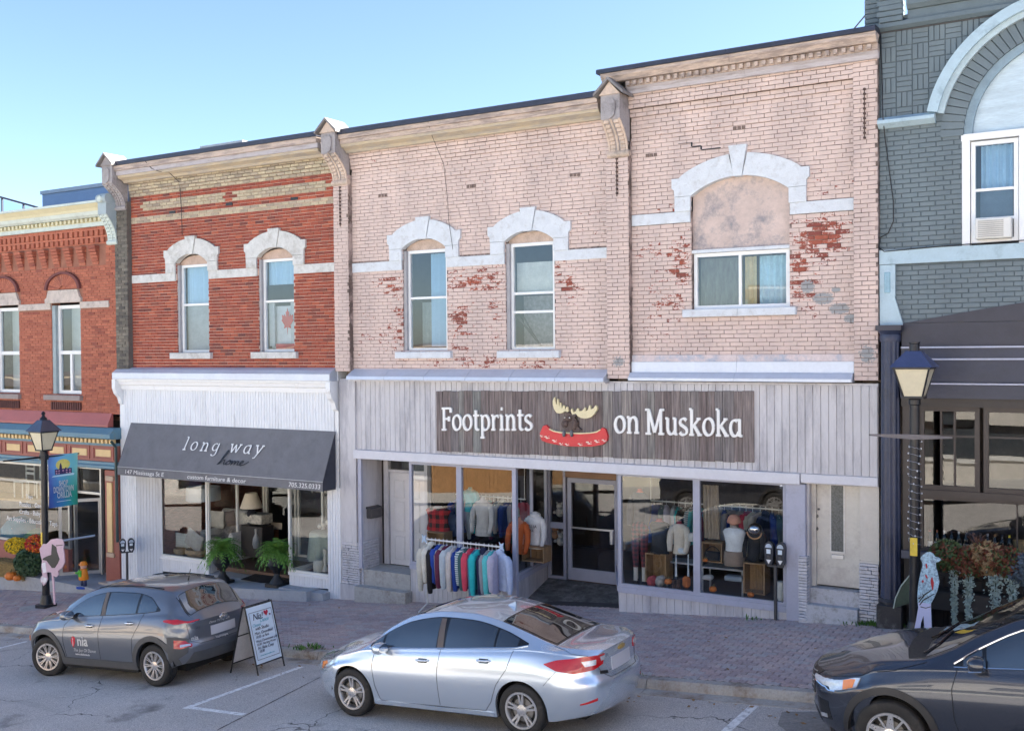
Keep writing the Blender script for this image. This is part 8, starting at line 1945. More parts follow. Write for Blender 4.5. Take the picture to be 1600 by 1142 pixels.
def vase(name, px, py0, py1, Y, prof, mat, lab, cat, n=18):
    X, zt_ = at(px, py0, Y); _, zb_ = at(px, py1, Y); H = zt_-zb_; mb = MB(); mb.lathe([(r*H, zb_+t*H) for r, t in prof], (X, Y, 0), n); o = mb.build(name, mat, smooth=50); tag(o, lab, cat); return o, X, zb_, H
def boot(X, Y, Z, mat, lab, h=.3):
    mb = MB(); vs = []; n = 14
    rings = [((0, 0), .045, .11, 0), ((0, -.0), .047, .115, .05), ((0, .02), .043, .085, .09), ((0, .045), .042, .055, .13), ((0, .05), .046, .055, h)]
    for (ox, oy), a, b, z in rings:
        for j in range(n): A = 2*math.pi*j/n; vs.append((X+ox+a*math.cos(A), Y+oy+b*math.sin(A), Z+z))
    mb.add(vs, [(i*n+j, i*n+(j+1) % n, (i+1)*n+(j+1) % n, (i+1)*n+j) for i in range(4) for j in range(n)]+[tuple(range(n)), tuple(range(4*n, 5*n))]); o = mb.build('boot', mat, smooth=45); tag(o, lab, 'boot'); return o
SKN = PM('mannequin_grey', (.30, .27, .26), .5)
# --- wide window of the clothing shop
Y = .35; dk = .68
T = thing('trouser_mannequin', 'plaid trousered mannequin legs standing in the display window', 'mannequin', (at(1000, 880, Y)[0], Y, dk)); PLD = plaid('plaid_wine', (.16, .03, .04), (.03, .02, .03), 75)
for px_ in (993, 1006):
    x_, z1_ = at(px_, 826, Y); z0_ = at(px_, 885, Y)[1]; mb = MB(); mb.tube([(x_*.999, Y, z1_), (x_, Y-.01, lerp(z1_, z0_, .5)), (x_, Y, z0_)], [.085, .07, .05], 12); mb.build('trouser_leg', PLD, T, smooth=50)
    mb = MB(); mb.tube([(x_, Y, z0_), (x_, Y, dk+.1)], [.042, .04], 10); mb.build('sock', cm('sock', (.55, .53, .50)), T)
    boot(x_, Y-.03, dk, cm('black', (.012, .012, .013)), 'black ankle boot of the plaid trousered legs beside the '+('entrance' if px_ < 1000 else 'upright crate'), .16)
x_, z_ = at(1000, 822, Y); mb = MB(); mb.ball((x_, Y, z_), .16, .10, .09, 14, 8); mb.build('hips', PLD, T, smooth=60)
torso(984, 1016, 762, 826, Y+.1, cm('charcoal', (.05, .05, .055)), 'charcoal sweater mannequin with coral scarf above plaid trousers', sleeves=MATS['disp_charcoal'], neck=cm('coral', (.60, .12, .07)))
torso(1014, 1047, 808, 866, .40, cm('ink', (.015, .017, .022)), 'black scoop neck top mannequin with necklace', neck=cm('wine', (.20, .02, .03)))
torso(1047, 1077, 812, 866, .34, cm('cream', (.55, .50, .43)), 'cream button cardigan mannequin', sleeves=MATS['disp_cream'], neck=cm('tartan', (.25, .03, .04)))
T, X_, W_, zb_, H_ = torso(1129, 1166, 817, 884, .34, cm('whiteknit', (.62, .66, .70)), 'white sleeveless knit mannequin over a taupe skirt', neck=SKN)
mb = MB(); mb.lathe([(W_*.84, zb_), (W_*.88, zb_+.14), (W_*.8, zb_+.24)], (X_, .34, 0), 18); mb.build('skirt', cm('taupe', (.26, .20, .16)), T, smooth=50)
x_, z_ = at(1147, 812, .34); mb = MB(); mb.ball((x_, .34, z_), .11, .12, .10, 16, 10); mb.lathe([(.115, z_-.05), (.12, z_-.02), (.115, z_+.0)], (x_, .34, 0), 16); o = mb.build('knit_hat', cm('hatpink', (.55, .28, .20)), smooth=60); tag(o, 'peach knitted beanie on the white knit mannequin', 'hat')
torso(1162, 1196, 818, 877, .42, cm('jetjacket', (.012, .012, .014)), 'black jacket mannequin beneath the silver bowl', sleeves=MATS['disp_jetjacket'], neck=cm('burg', (.12, .015, .02)))
x_, z_ = at(1180, 826, .25); mb = MB(); mb.ball((x_, .25, z_), .12, .12, .10, 18, 10); o = mb.build('silver_bowl', PM('mirror_silver', (.7, .7, .72), .08, metal=1, var=.05, bump=.2, bs=20), smooth=60); tag(o, 'shiny silver rounded handbag on the black jacket', 'bag')
mb = MB(); mb.tube([(x_+.13*math.cos(R(a)), .20, z_-.03+.13*math.sin(R(a))) for a in range(190, 351, 16)], .012, 6); mb.build('trim_band', cm('copper', (.45, .25, .12)), o)
x0_, zt_ = at(1098, 757, .5); x1_, zb_ = at(1123, 842, .5); G = [[(lerp(x0_, x1_, i/24)*(1)+.02*(1-z/4), .5+.03*math.sin(i*1.3), lerp(zb_, zt_, z/4)) for i in range(25)] for z in range(5)]
mb = MB(); mb.shell(G, (0, .012, 0)); o = mb.build('long_scarf', cm('beige', (.42, .36, .29)), smooth=60); tag(o, 'long pleated beige scarf hanging in the display window', 'scarf')
crate(1008, 1041, 863, 912, .30, 'upright crate beside the plaid trousers'); crate(1096, 1128, 846, 880, .40, 'crate holding a black handbag'); crate(1161, 1195, 878, 930, .28, 'tall crate under the black jacket')
o, a, b, c, e = boxy('handbag', 1101, 1124, 861, 877, .38, .1, cm('bagblack', (.014, .014, .016)), 'black handbag lying in the crate', 'handbag'); mb = MB(); mb.tube([(lerp(a, b, t), .42, e+.09*math.sin(math.pi*t)) for t in [i/8 for i in range(9)]], .008, 6); mb.build('strap', MATS['disp_bagblack'], o)
def shelf(px0, px1, py, Y, zb, lab):
    x0_, zt_ = at(px0, py, Y); x1_, _ = at(px1, py, Y); T = thing('display_shelf', lab, 'shelf', ((x0_+x1_)/2, Y+.2, zb)); m_ = PM('shelf_grey', (.32, .34, .38), .5)
    mb = MB(); mb.box(x0_, x1_, Y, Y+.4, zt_-.03, zt_); mb.build('shelf_top', m_, T)
    for xx in (x0_, x1_-.03):
        for yy in (Y, Y+.37): mb = MB(); mb.box(xx, xx+.03, yy, yy+.03, zb, zt_-.03); mb.build('leg', m_, T)
shelf(1041, 1086, 876, .5, dk, 'low grey shelf behind the boots'); shelf(1096, 1161, 884, .5, dk, 'low grey shelf under the handbag crate')
for px_, nm, c_, lab, Yb in ((1051, 'boota', (.07, .04, .03), 'brown leather boot in the clothing display', .22), (1059, 'boota', (.07, .04, .03), 'second brown leather boot touching the orange bag', .24)): x_ = at(px_, 915, Yb)[0]; boot(x_, Yb, dk, cm(nm, c_), lab, .24)
boxy('tote_bag', 1065, 1077, 900, 920, .18, .1, cm('orangebag', (.45, .13, .03)), 'small orange suede bag on the window floor', 'bag', .04)
mb = MB(); x_, z_ = at(1064, 866, .2)
o, a, b, c, e = boxy('handbag', 1058, 1072, 856, 866, .24, .06, cm('palebag', (.55, .62, .68)), 'pale blue purse with fringed tassels', 'handbag', .03)
for px_ in (1056, 1075): xx, z1_ = at(px_, 866, .24); z0_ = at(px_, 900, .24)[1]; mb = MB(); mb.tube([(xx, .25, z1_), (xx, .25, lerp(z1_, z0_, .6)), (xx, .25, z0_)], [.01, .014, .022], 8); mb.build('tassel', MATS['disp_palebag'], o)
for px_, py_, r_, lab in ((1044, 913, .07, 'little orange pumpkin near the brown boots'), (1114, 925, .07, 'little red orange pumpkin under the grey shelf'), (1173, 933, .06, 'little orange pumpkin before the tall crate'), (1102, 878, .045, 'tiny orange pumpkin inside the handbag crate')): pumpkin(px_, py_, .2, r_, lab)
vase('white_vase', 1220, 908, 941, .12, [(.0, 0), (.17, 0), (.12, .08), (.20, .3), (.27, .6), (.16, .85), (.2, 1.0), (.14, 1.0)], PM('ceramic_white', (.66, .66, .62), .3), 'white ceramic vase in the corner of the display window', 'vase')
vase('lantern_jar', 1082, 832, 845, .3, [(0, 0), (.45, 0), (.5, .2), (.5, .8), (.3, 1), (0, 1)], PM('jar_pale', (.5, .5, .46), .3), 'pale lidded jar between the mannequins', 'jar')
boxy('shoe_box', 1131, 1160, 899, 910, .34, .2, cm('steelbox', (.25, .30, .36)), 'blue grey shoe box under the shelf', 'box'); boxy('shoe_box', 1097, 1111, 899, 907, .3, .15, cm('whitebox', (.55, .55, .56)), 'small white box under the shelf', 'box')
for k, (px_, c_, lab) in enumerate(((1018, (.35, .05, .06), 'folded red plaid scarf in the upright crate'), (1031, (.35, .33, .31), 'folded grey scarf in the upright crate'))):
    x_, z_ = at(px_, 908, .26); mb = MB(); mb.ball((x_, .26, z_), .09, .08, .10, 12, 7); mb.ball((x_+.05, .24, z_+.07), .06, .06, .05, 10, 6); o = mb.build('folded_scarf', cm('scarf%d' % k, c_), smooth=60); tag(o, lab, 'scarf')
# --- corner window of the clothing shop
T, X_, W_, zb_, H_ = torso(819, 853, 798, 858, .75, cm('hoodwhite', (.62, .63, .64)), 'white hooded sweatshirt with black printed letters by the entrance', sleeves=MATS['disp_hoodwhite'], hood=True)
text_on('letters', 'ORILLIA', .085, BLACKM, (X_-.16, .75-.18, zb_+H_*.60), (1, 0, 0), (0, 0, 1), T); text_on('letters', 'LAKE', .07, BLACKM, (X_-.09, .75-.18, zb_+H_*.50), (1, 0, 0), (0, 0, 1), T)
torso(794, 828, 806, 866, .45, cm('rust', (.42, .09, .02)), 'rust orange sweatshirt at the corner post', sleeves=MATS['disp_rust'])
torso(665, 705, 788, 830, .5, plaid('plaid_check', (.42, .02, .025), (.02, .015, .015), 36), 'red and black check shirt behind the clothes rack', neck=SKN)
torso(738, 772, 775, 838, .6, cm('palecoat', (.48, .47, .46)), 'pale grey fleece coat in the window above the rack', sleeves=MATS['disp_palecoat'])
torso(690, 720, 798, 838, .8, cm('denim', (.06, .10, .20)), 'dark denim jacket deeper in the window', sleeves=MATS['disp_denim'])
crate(667, 694, 830, 862, .3, 'crate below the red and black check shirt'); crate(815, 850, 852, 880, .5, 'crate below the white hooded sweatshirt')
torso(722, 748, 760, 800, 1.0, cm('turqtop', (.03, .38, .42)), 'turquoise top hung high behind the window', sleeves=MATS['disp_turqtop'])
for k, (px_, py_, c_, lab) in enumerate(((875, 800, (.45, .43, .40), 'grey plush toy by the entrance side glass'), (876, 845, (.60, .60, .58), 'white plush toy by the entrance side glass'), (868, 835, (.40, .22, .12), 'brown plush toy by the entrance side glass'))):
    x_, z_ = at(px_, py_, 1.95); mb = MB(); mb.ball((x_, 1.95, z_), .09, .08, .10, 12, 8); mb.ball((x_, 1.93, z_+.13), .07, .07, .065, 12, 8)
    for s_ in (-1, 1): mb.ball((x_+s_*.055, 1.93, z_+.19), .025, .02, .025, 8, 5); mb.ball((x_+s_*.09, 1.9, z_), .04, .05, .035, 8, 5)
    o = mb.build('plush_toy', cm('plush%d' % k, c_), smooth=60); tag(o, lab, 'plush toy')
# --- furniture shop
Y = .9
x0_, zt_ = at(278, 762, .8); x1_, zb_ = at(316, 786, .8)
mb = MB(); xc = (x0_+x1_)/2; r_ = (x1_-x0_)/2; mb.lathe([(r_, zb_), (r_*.96, zt_), (r_*.93, zt_), (r_*.97, zb_)], (xc, .8+r_, 0), 28); o = mb.build('drum_shade', PM('shade_silver', (.45, .48, .52), .45, var=.06), smooth=40); tag(o, 'grey drum pendant shade hanging in the furniture shop', 'lamp'); mb = MB(); mb.tube([(xc, .8+r_, zt_), (xc, .8+r_, 2.7)], .008, 5); mb.build('cord', BLACKM, o)
X, Z = at(393, 818, 1.3); zt_ = at(393, 770, 1.3)[1]; zs_ = at(393, 793, 1.3)[1]
T = thing('table_lamp', 'table lamp with cream pleated shade in the furniture shop', 'lamp', (X, 1.3, Z)); mb = MB(); mb.lathe([(.27, zs_), (.14, zt_), (.13, zt_), (.26, zs_)], (X, 1.3, 0), 32); mb.build('lamp_shade', PM('shade_cream', (.70, .62, .47), .7, var=.06, vs=30), T, smooth=30); mb = MB(); mb.lathe([(0, Z), (.1, Z), (.11, Z+.04), (.05, Z+.08), (.11, Z+.2), (.12, Z+.26), (.04, zs_), (.03, zs_+.1)], (X, 1.3, 0), 18); mb.build('lamp_base', PM('lamp_dark', (.03, .03, .035), .3), T, smooth=40)
boxy('side_cabinet', 378, 408, 802, 820, 1.2, .4, PM('cab_print', (.45, .42, .34), .5, var=.5, vs=14), 'small printed cabinet under the table lamp', 'cabinet')
boxy('cabinet', 376, 410, 820, 872, 1.25, .4, PM('cab_dark', (.03, .025, .022), .5), 'dark cabinet below the printed box', 'cabinet', .01)
# armchair
x0_, zt_ = at(318, 798, 1.1); x1_, _ = at(368, 798, 1.1); zb_ = zS-.04
T = thing('armchair', 'cream armchair draped with a dark patterned throw', 'armchair', ((x0_+x1_)/2, 1.3, zb_)); UP = cm('linen', (.58, .55, .50))
for nm, q in (('seat', (x0_+.1, x1_-.1, .95, 1.6, zb_+.12, zb_+.45)), ('backrest', (x0_+.05, x1_-.05, 1.6, 1.8, zb_+.2, zt_)), ('arm', (x0_, x0_+.14, .95, 1.7, zb_+.12, zb_+.62)), ('arm', (x1_-.14, x1_, .95, 1.7, zb_+.12, zb_+.62))): mb = MB(); mb.cbox(*q, .05); mb.build(nm, UP, T)
for xx in (x0_+.05, x1_-.1):
    for yy in (1.0, 1.65): mb = MB(); mb.box(xx, xx+.05, yy, yy+.05, zb_, zb_+.13); mb.build('leg', MATS['dark_wood'], T)
G = [[(lerp(x0_+.25, x1_-.1, i/10)+.02*math.sin(j*2), lerp(.88, 1.75, j/8), zb_+.48+(max(0, j-5)*.14)+.012*math.sin(i*2+j)) for i in range(11)] for j in range(9)]
mb = MB(); mb.shell(G, (0, .0, .012)); o = mb.build('throw_blanket', PM('throw_pattern', (.30, .26, .23), .95, var=.6, vs=5, bump=.3)); tag(o, 'dark patterned throw over the cream armchair', 'blanket')
def pillow(px0, px1, py0, py1, Y, mat, lab, tilt=0.0):
    x0_, zt_ = at(px0, py0, Y); x1_, zb_ = at(px1, py1, Y); X = (x0_+x1_)/2; Z = (zt_+zb_)/2; w, h = (x1_-x0_)/2, (zt_-zb_)/2; n = 10; G = []; mb = MB()
    for sgn in (-1, 1):
        G = []
        for i in range(n+1):
            row_ = []
            for j in range(n+1):
                u, v = lerp(-1, 1, i/n), lerp(-1, 1, j/n); t = .07*((1-u*u)*(1-v*v))**.45; pinch = 1-.06*(1-abs(u)*abs(v)); a = u*w*pinch; b = v*h*pinch
                row_.append((X+a*math.cos(tilt)-b*math.sin(tilt), Y+sgn*t, Z+a*math.sin(tilt)+b*math.cos(tilt)))
            G.append(row_)
        mb.grid(G)
    o = mb.build('pillow', mat, smooth=60); tag(o, lab, 'pillow')
pillow(274, 297, 831, 857, .75, plaid('plaid_pale', (.55, .55, .50), (.42, .46, .44), 110), 'pale checked pillow in the window basket'); pillow(290, 316, 828, 860, .70, cm('stripep', (.40, .39, .35)), 'striped grey pillow leaning in the window', R(-25)); pillow(322, 350, 796, 826, 1.45, cm('creamp', (.62, .58, .50)), 'cream pillow on the armchair'); pillow(352, 368, 797, 822, 1.5, cm('brownp', (.20, .15, .13)), 'brown striped pillow on the armchair', R(12)); pillow(423, 441, 815, 828, 1.9, cm('beigep', (.50, .42, .32)), 'beige pillow seen through the shop door'); pillow(418, 436, 826, 842, 2.6, cm('orangep', (.42, .14, .05)), 'burnt orange cushion deep in the furniture shop')
WIC = PM('wicker', (.34, .24, .12), .8, var=.3, vs=20, bump=.8, bs=80, stretch=(1, 1, 3))
for px0, px1, py0, py1, Yb, lab in ((269, 288, 856, 867, .62, 'low wicker basket beside the window jamb'), (286, 317, 857, 871, .58, 'wide wicker basket holding a striped pillow')):
    x0_, zt_ = at(px0, py0, Yb); x1_, zb_ = at(px1, py1, Yb); r_ = (x1_-x0_)/2; mb = MB(); mb.lathe([(0, zb_), (r_*.85, zb_), (r_, lerp(zb_, zt_, .5)), (r_*.95, zt_), (r_*.9, zt_), (r_*.8, zb_+.03), (0, zb_+.03)], ((x0_+x1_)/2, Yb+r_*.6, 0), 24); o = mb.build('wicker_basket', WIC, smooth=40); tag(o, lab, 'basket')
vase('glass_vase', 400, 826, 856, .9, [(0, 0), (.14, 0), (.2, .2), (.17, .5), (.06, .75), (.08, 1), (.05, 1)], PM('vase_grey', (.30, .29, .26), .3), 'grey bottle vase with dried stems by the cabinet', 'vase')
# picture frames on the interior wall
for px0, px1, py0, py1, Yb, lab in ((296, 340, 730, 780, 3.6, 'pale framed mirror at the back of the furniture shop'), (365, 392, 752, 815, 3.7, 'tall cream frame at the back of the furniture shop')):
    o, a, b, c, e = boxy('picture_frame', px0, px1, py0, py1, Yb, .05, PM('frame_cream', (.50, .47, .40), .5), lab, 'frame', .01); mb = MB(); mb.box(a+.08, b-.08, Yb-.006, Yb+.01, c+.08, e-.08); mb.build('mirror_face', PM('frame_grey', (.20, .23, .23), .2), o)
# right window: round table with green cloth, candlesticks
X, Z = at(505, 830, .75); zb_ = zS2-.05
mb = MB(); n = 36; vs = []
for r_, z_, a_ in ((.01, Z+.0, 0), (.28, Z, 0), (.30, Z-.04, .01), (.31, Z-.35, .03), (.33, Z-.62, .045)):
    for j in range(n): A = 2*math.pi*j/n; rr = r_+a_*math.sin(A*9); vs.append((X+rr*math.cos(A), .75+rr*math.sin(A), z_))
mb.add(vs, [(i*n+j, i*n+(j+1) % n, (i+1)*n+(j+1) % n, (i+1)*n+j) for i in range(4) for j in range(n)]); o = mb.build('draped_table', cm('greencloth', (.36, .42, .35)), smooth=60); tag(o, 'round table under a pale green cloth in the furniture window', 'table')
mb = MB(); mb.lathe([(.03, zb_), (.03, Z-.02)], (X, .75, 0), 10); mb.build('pedestal', MATS['dark_wood'], o)
for k, (px_, py0_, py1_, lab) in enumerate(((508, 858, 892, 'tall cream candlestick in the furniture window'), (498, 874, 892, 'squat cream jar in the furniture window'))):
    vase('candlestick', px_, py0_, py1_, .25, [(0, 0), (.16, 0), (.12, .1), (.05, .3), (.09, .5), (.05, .7), (.10, .9), (.1, 1), (0, 1)] if k == 0 else [(0, 0), (.45, 0), (.5, .5), (.45, .9), (.3, 1), (0, 1)], PM('cream_glaze', (.58, .55, .46), .4), lab, 'candlestick' if k == 0 else 'jar')
for k in range(3): x_, z_ = at(500+k*6, 822-k*3, .7); mb = MB(); mb.ball((x_, .7, z_), .06, .06, .055, 12, 8); o = mb.build('white_gourd', PM('gourd', (.62, .58, .50), .6), smooth=60); tag(o, 'white gourd on the green draped table', 'gourd', 'white gourds on the draped table')
# --- toy shop window
for px_, py_, Yb, c_, r_, lab in ((14, 835, .5, (.03, .20, .24), .55, 'teal dotted open umbrella in the toy shop window'), (38, 850, .6, (.06, .24, .07), .45, 'green open umbrella in the toy shop window'), (8, 880, .45, (.03, .15, .06), .4, 'dark green open umbrella low in the toy shop window')):
    X, Z = at(px_, py_, Yb); T = thing('open_umbrella', lab, 'umbrella', (X, Yb, Z)); n, m = 32, 8; G = []; ax = Vector((.35, -.75, .55)).normalized(); u = ax.orthogonal().normalized(); v = ax.cross(u)
    for i in range(m+1):
        t = i/m; row_ = []
        for j in range(n+1): A = 2*math.pi*j/n; rr = r_*math.sin(t*1.25)/math.sin(1.25)*(1-.06*t*abs(math.sin(A*4))); row_.append(tuple(Vector((X, Yb+.25, Z))+u*rr*math.cos(A)+v*rr*math.sin(A)+ax*(r_*.55*(1-t*t))))
        G.append(row_)
    mb = MB(); mb.grid(G); mb.build('canopy', PM('umb_%d' % px_, c_, .5, var=.1), T, smooth=30); mb = MB(); mb.tube([Vector((X, Yb+.25, Z))+ax*r_*.6, Vector((X, Yb+.25, Z))-ax*.4], .01, 6); mb.build('shaft', ALU, T)
pumpkin(108, 890, .1, .12, 'pumpkin just inside the open toy shop door')
# garden chairs seen through the toy shop window
CHW = PM('chair_white', (.62, .62, .58), .5)
for px_ in (28, 50):
    X, Z = at(px_, 752, .9); T = thing('white_chair', 'white slatted chair in the toy shop window', 'chair', (X, .9, Z-.45), group='white chairs in the toy shop window')
    mb = MB(); mb.box(X-.2, X+.2, .9, 1.3, Z-.03, Z); mb.build('seat', CHW, T)
    for sx in (-.2, .17):
        mb = MB(); mb.box(X+sx, X+sx+.03, 1.27, 1.3, Z, Z+.5); mb.build('back_post', CHW, T)
        for yy in (.9, 1.27): mb = MB(); mb.box(X+sx, X+sx+.03, yy, yy+.03, Z-.45, Z-.03); mb.build('leg', CHW, T)
    for k in range(3): mb = MB(); mb.box(X-.17, X+.17, 1.275, 1.295, Z+.15+k*.13, Z+.22+k*.13); mb.build('back_slat', CHW, T)
mb = MB(); X0_, Z_ = at(0, 790, .8); X1_, _ = at(66, 790, .8); zdk = at(30, 780, .8)[1]; mb.box(X0_-1.5, X1_, .75, 1.5, zdk-.06, zdk); o = mb.build('display_table', PM('table_wood', (.35, .22, .10), .6)); tag(o, 'long wooden display table in the toy shop window', 'table')
mb = MB()
for xx in (X0_-1.4, X1_-.1): mb.box(xx, xx+.06, .8, .86, -.45, zdk-.06)
mb.build('leg', MATS['table_wood'], o)
# --- wine bottles on the pub window ledge
BOT = PM('bottle_dark', (.012, .016, .018), .08, var=.2, bump=0); lbm = [PM('label_a', (.60, .58, .55), .6), PM('label_b', (.50, .52, .58), .6), PM('label_c', (.45, .38, .30), .6)]
caps = [(.25, .05, .05), (.3, .1, .05), (.5, .5, .48), (.02, .02, .05), (.5, .5, .5), (.03, .03, .06), (.25, .12, .06), (.04, .04, .05), (.3, .32, .36), (.35, .18, .08), (.04, .04, .06), (.70, .55, .05)]
CAPN = ['dark red', 'rust', 'white', 'navy', 'pale grey', 'blue black', 'brown', 'black', 'steel blue', 'tan', 'midnight', 'yellow']
for k in range(12):
    px_ = 1453+k*11.3; x_ = at(px_, 858, .15)[0]; z_ = 1.86; T = MB(); T.lathe([(0, z_), (.038, z_), (.04, z_+.01), (.04, z_+.18), (.034, z_+.21), (.016, z_+.245), (.014, z_+.30)], (x_, .15, 0), 14); T = T.build('wine_bottle', BOT, smooth=40)
    tag(T, 'wine bottle with %s cap on the pub window ledge' % CAPN[k], 'bottle', 'wine bottles on the pub window ledge')
    m2 = MB(); m2.lathe([(.041, z_+.05), (.0412, z_+.13)], (x_, .15, 0), 14); m2.f = m2.f[:-2]; m2.m = m2.m[:-2]; m2.r = m2.r[:-2]; m2.build('label', lbm[k % 3], T, smooth=40); m2 = MB(); m2.lathe([(.0155, z_+.27), (.0155, z_+.305), (0, z_+.306)], (x_, .15, 0), 10); m2.build('cap', PM('cap_%d' % k, caps[k], .4), T)
x0_, zt_ = at(1583, 842, .3); x1_, zb_ = at(1607, 862, .3); mb = MB(); r_ = (x1_-x0_)/2; mb.lathe([(0, 1.86), (r_*.85, 1.86), (r_, zt_), (r_*.95, zt_), (r_*.8, 1.88), (0, 1.88)], ((x0_+x1_)/2, .22, 0), 24); o = mb.build('wicker_basket', WIC, smooth=40); tag(o, 'wicker basket beside the wine bottles on the pub ledge', 'basket')

# more stock on inner rails behind the clothing displays
GS = [o for o in list(scn.objects) if o.name.startswith('hanging_garment')][:18]
for nm, xa, xb, Yb, zb_, n_, lab in (('corner window', -12.45, -10.95, 1.35, 1.95, 15, 'shirt hung on the inner rail behind the rack window'), ('wide window', -8.2, -5.5, 1.75, 2.05, 22, 'shirt hung on the inner rail behind the mannequins')):
    mb = MB(); mb.tube([(xa-.1, Yb, zb_), (xb+.1, Yb, zb_)], .014, 6); o = mb.build('inner_rail', WIRE); tag(o, 'clothes rail hung inside the %s of the clothing shop' % nm, 'rail')
    for xx in (xa-.08, xb+.08): mb = MB(); mb.tube([(xx, Yb, zb_), (xx, Yb, 2.95)], .008, 5); mb.build('hanger_rod', WIRE, o)
    for k in range(n_):
        c_ = copy_tree(GS[(k*7+3) % len(GS)]); c_.location = (lerp(xa, xb, k/(n_-1))+random.uniform(-.03, .03), Yb, zb_); c_.rotation_euler.z = R(random.uniform(-25, 30)); c_.scale = (1.1, 1.05, random.uniform(1, 1.2)); c_['label'] = c_['label'].replace('on the sidewalk clothes rack', lab[11:]); c_['group'] = 'shirts on the inner rail of the '+nm
# ================================================================ the sunlit far side of the street (behind the camera; it lights and is mirrored in the shop windows)
OSW = MB(); sheet(OSW, [-90, -30, 0, 40], [-21.2, -17.0], lambda x, y: road(x)+.14)
OSW.box(-90, -89.9, -17.2, -17.0, -9, -8.9)
OSW.build('sidewalk', PM('far_walk', (.55, .53, .49), .85, var=.12), kind='structure')
FAR = [(-62, 14, 7.2, (.60, .52, .40), 'far cream rendered shop across the street with a flat roof'), (-48, 11, 6.2, (.66, .64, .60), 'far white painted shop across the street'),
       (-37, 12, 6.8, (.55, .44, .33), 'far sand brick shop across the street'), (-25, 12, 6.0, (.70, .66, .56), 'far ivory shop across the street with wide windows'),
       (-13, 12, 6.9, (.62, .58, .52), 'far pale grey shop across the street'), (-1, 13, 6.3, (.66, .55, .42), 'far buff shop across the street'), (12, 14, 7.0, (.45, .25, .18), 'far red brick shop across the street')]
FG = PM('far_glass', (.05, .06, .07), .05, var=.1, bump=0); FTR = PM('far_trim', (.70, .69, .66), .6)
for i, (x0_, w_, h_, c_, lab) in enumerate(FAR):
    zb = road(x0_)-.4; zt = road(x0_+w_/2)+h_
    T = thing('far_shop', lab, 'building', (x0_+w_/2, -25, road(x0_+w_/2)), group='shops on the far side of the street')
    mb = MB()
    hs = []
    for k in range(4): 
        a = x0_+.8+k*(w_-1.0)/4; hs.append((a, a+1.2, road(x0_)+4.0, road(x0_)+5.6))
    hs.append((x0_+.7, x0_+w_-.7, road(x0_+w_)+.6, road(x0_)+2.9))
    for p, q, a, b in rects(x0_, x0_+w_, zb, zt, hs): mb.box(p, q, -21.5, -21.2, a, b)
    mb.box(x0_, x0_+.3, -30, -21.5, zb, zt); mb.box(x0_+w_-.3, x0_+w_, -30, -21.5, zb, zt); mb.box(x0_, x0_+w_, -30.2, -30, zb, zt)
    mb.build('wall', PM('far_wall_%d' % i, c_, .8, var=.12, vs=2), T)
    mb = MB(); mb.box(x0_, x0_+w_, -30, -21.2, zt, zt+.1); mb.box(x0_, x0_+w_, -21.2, -20.95, zt-.5, zt-.1); mb.build('roof', FTR if i % 2 else PM('far_roof', (.2, .18, .17), .8), T)
    for p, q, a, b in hs:
        mb = MB(); mb.box(p, q, -21.45, -21.42, a, b); W = mb.build('window', FG, T)
        mb = MB(); mb.box(p, q, -21.22, -21.12, a-.12, a); mb.build('sill', FTR, W)
# wooden fence between two shops and an autumn tree
FN = thing('board_fence', 'orange brown board fence across the street', 'fence', (-24, -20.6, road(-24)))
for k in range(40):
    x_ = -27+k*.2; mb = MB(); mb.box(x_, x_+.18, -20.66, -20.62, road(x_), road(x_)+1.8+random.uniform(-.03, .03)); mb.build('board', PM('fence_wood', (.45, .24, .10), .8, var=.2), FN)
LEAFY = PM('autumn_leaf', (.50, .34, .06), .7, var=.3, vs=2)
def leaf_crown(mb, c, r, n, size, seed=3, flat=1.0):
    rg = random.Random(seed)
    cl = [(c[0]+rg.gauss(0, r*.45), c[1]+rg.gauss(0, r*.45), c[2]+rg.gauss(0, r*.40)*flat, r*rg.uniform(.25, .5)) for _ in range(14)]
    for _ in range(n):
        k = rg.choice(cl); d = Vector((rg.gauss(0, 1), rg.gauss(0, 1), rg.gauss(0, 1))).normalized()*k[3]*rg.random()**.4
        p = Vector(k[:3])+d; u = Vector((rg.gauss(0, 1), rg.gauss(0, 1), rg.gauss(0, 1))).normalized()*size*rg.uniform(.6, 1.3); v = u.orthogonal().normalized()*size*.55
        mb.add([p-u, p+v, p+u, p-v], [(0, 1, 2, 3)])
for tx, ty, lab in ((-47, -18.6, 'yellow autumn street tree far down the other side of the street'),):
    T = thing('street_tree', lab, 'tree', (tx, ty, road(tx)+.1))
    mb = MB(); b0 = Vector((tx, ty, road(tx)+.1)); mb.tube([b0, b0+Vector((.05, 0, 1.5)), b0+Vector((0, .1, 3.2))], [.14, .11, .07], 8)
    for k in range(6):
        A = k*1.05; mb.tube([b0+Vector((0, 0, 2.0+.2*k)), b0+Vector((math.cos(A)*.7, math.sin(A)*.7, 3.0+.2*k)), b0+Vector((math.cos(A)*1.2, math.sin(A)*1.2, 4.0+.2*k))], [.05, .035, .015], 6)
    mb.build('trunk', PM('bark', (.10, .075, .055), .9), T)
    mb = MB(); leaf_crown(mb, (tx, ty, road(tx)+4.6), 1.9, 3500, .2, int(-tx)); mb.build('crown', LEAFY, T)

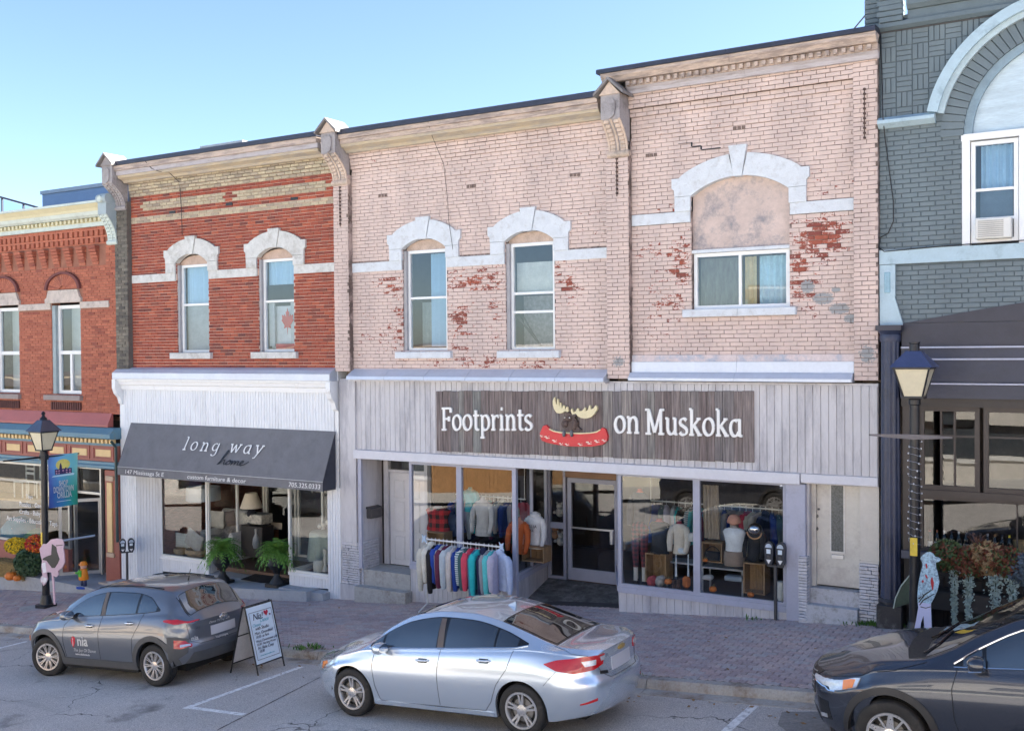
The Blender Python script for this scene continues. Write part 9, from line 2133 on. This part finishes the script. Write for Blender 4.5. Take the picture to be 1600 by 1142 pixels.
# row extended out of frame; right block added to keep sun off the road
for x0_, x1_, h_, c_, lab in ((1.25, 20, 10.8, (.30, .14, .10), 'unseen red brick block added next to the slate building to shade the road'), (-46, -29.05, 8.2, (.34, .18, .13), 'brown brick block beyond the toy shop')):
    T = thing('unseen_row_block', lab, 'building', ((x0_+x1_)/2, 4, road(x0_)))
    hs = [(x0_+1+k*2.6, x0_+2.2+k*2.6, 5.2, 7.2) for k in range(6)]+[(x0_+.6, x1_-.6, road(x1_)+.7, road(x1_)+2.9)]
    mb = MB()
    for p, q, a, b in rects(x0_, x1_, road(x0_)-.3, h_, hs): mb.box(p, q, 0, .3, a, b)
    mb.box(x0_, x0_+.3, .3, 9, road(x0_)-.3, h_); mb.box(x1_-.3, x1_, .3, 9, road(x0_)-.3, h_); mb.box(x0_, x1_, 9, 9.2, road(x0_)-.3, h_); mb.build('wall', PM('nb_%d' % int(x0_), c_, .85, var=.2, vs=6), T)
    mb = MB(); mb.box(x0_, x1_, -.25, 9.2, h_, h_+.2); mb.build('roof', ROOFM, T)
    for p, q, a, b in hs: mb = MB(); mb.box(p, q, .1, .13, a, b); mb.build('window', FG, T)

# cars standing across the street (mirrored in the glass), a road patch and fallen leaves
for X_, Y_, lab in ((-8.6, -14.6, 'dark sport utility vehicle parked across the street and mirrored in the display window'), (-25.5, -14.7, 'dark sport utility vehicle farther down across the street')):
    o = copy_tree(SUVROOT); o.location = (X_, Y_, road(X_)); o.rotation_euler = (0, math.atan(SL), math.pi); o['label'] = lab; o['group'] = 'cars parked across the street'
mb = MB(); P = [onroad(x, y) for x, y in ((1222, 1112), (1280, 1112), (1330, 1150), (1240, 1150), (1215, 1132))]; mb.add([(p.x, p.y, road(p.x)+.006) for p in P], [tuple(range(5))]); mb.build('asphalt_patch', PM('patch_asphalt', (.24, .23, .22), .9, var=.25, vs=20, bump=.6, bs=60), ROAD)
mb = MB(); rg = random.Random(5)
for k in range(260):
    x_ = rg.uniform(-27, -2); y_ = -3.9-abs(rg.gauss(0, .25)) if k < 190 else rg.uniform(-3.3, -.3); z_ = (road(x_) if y_ < -3.86 else walk(x_, y_))+.012
    A = rg.uniform(0, 6.28); l = rg.uniform(.018, .045); u = Vector((math.cos(A)*l, math.sin(A)*l, rg.uniform(-.006, .01))); v = Vector((-math.sin(A)*l*.6, math.cos(A)*l*.6, rg.uniform(-.004, .008))); p = Vector((x_, y_, z_)); mb.add([p-u, p+v, p+u, p-v], [(0, 1, 2, 3)])
tag(mb.build('fallen_leaves', PM('dry_leaf', (.26, .14, .05), .8, var=.5, vs=3, bump=0), kind='stuff'), 'dry fallen leaves scattered along the kerb', 'leaves')
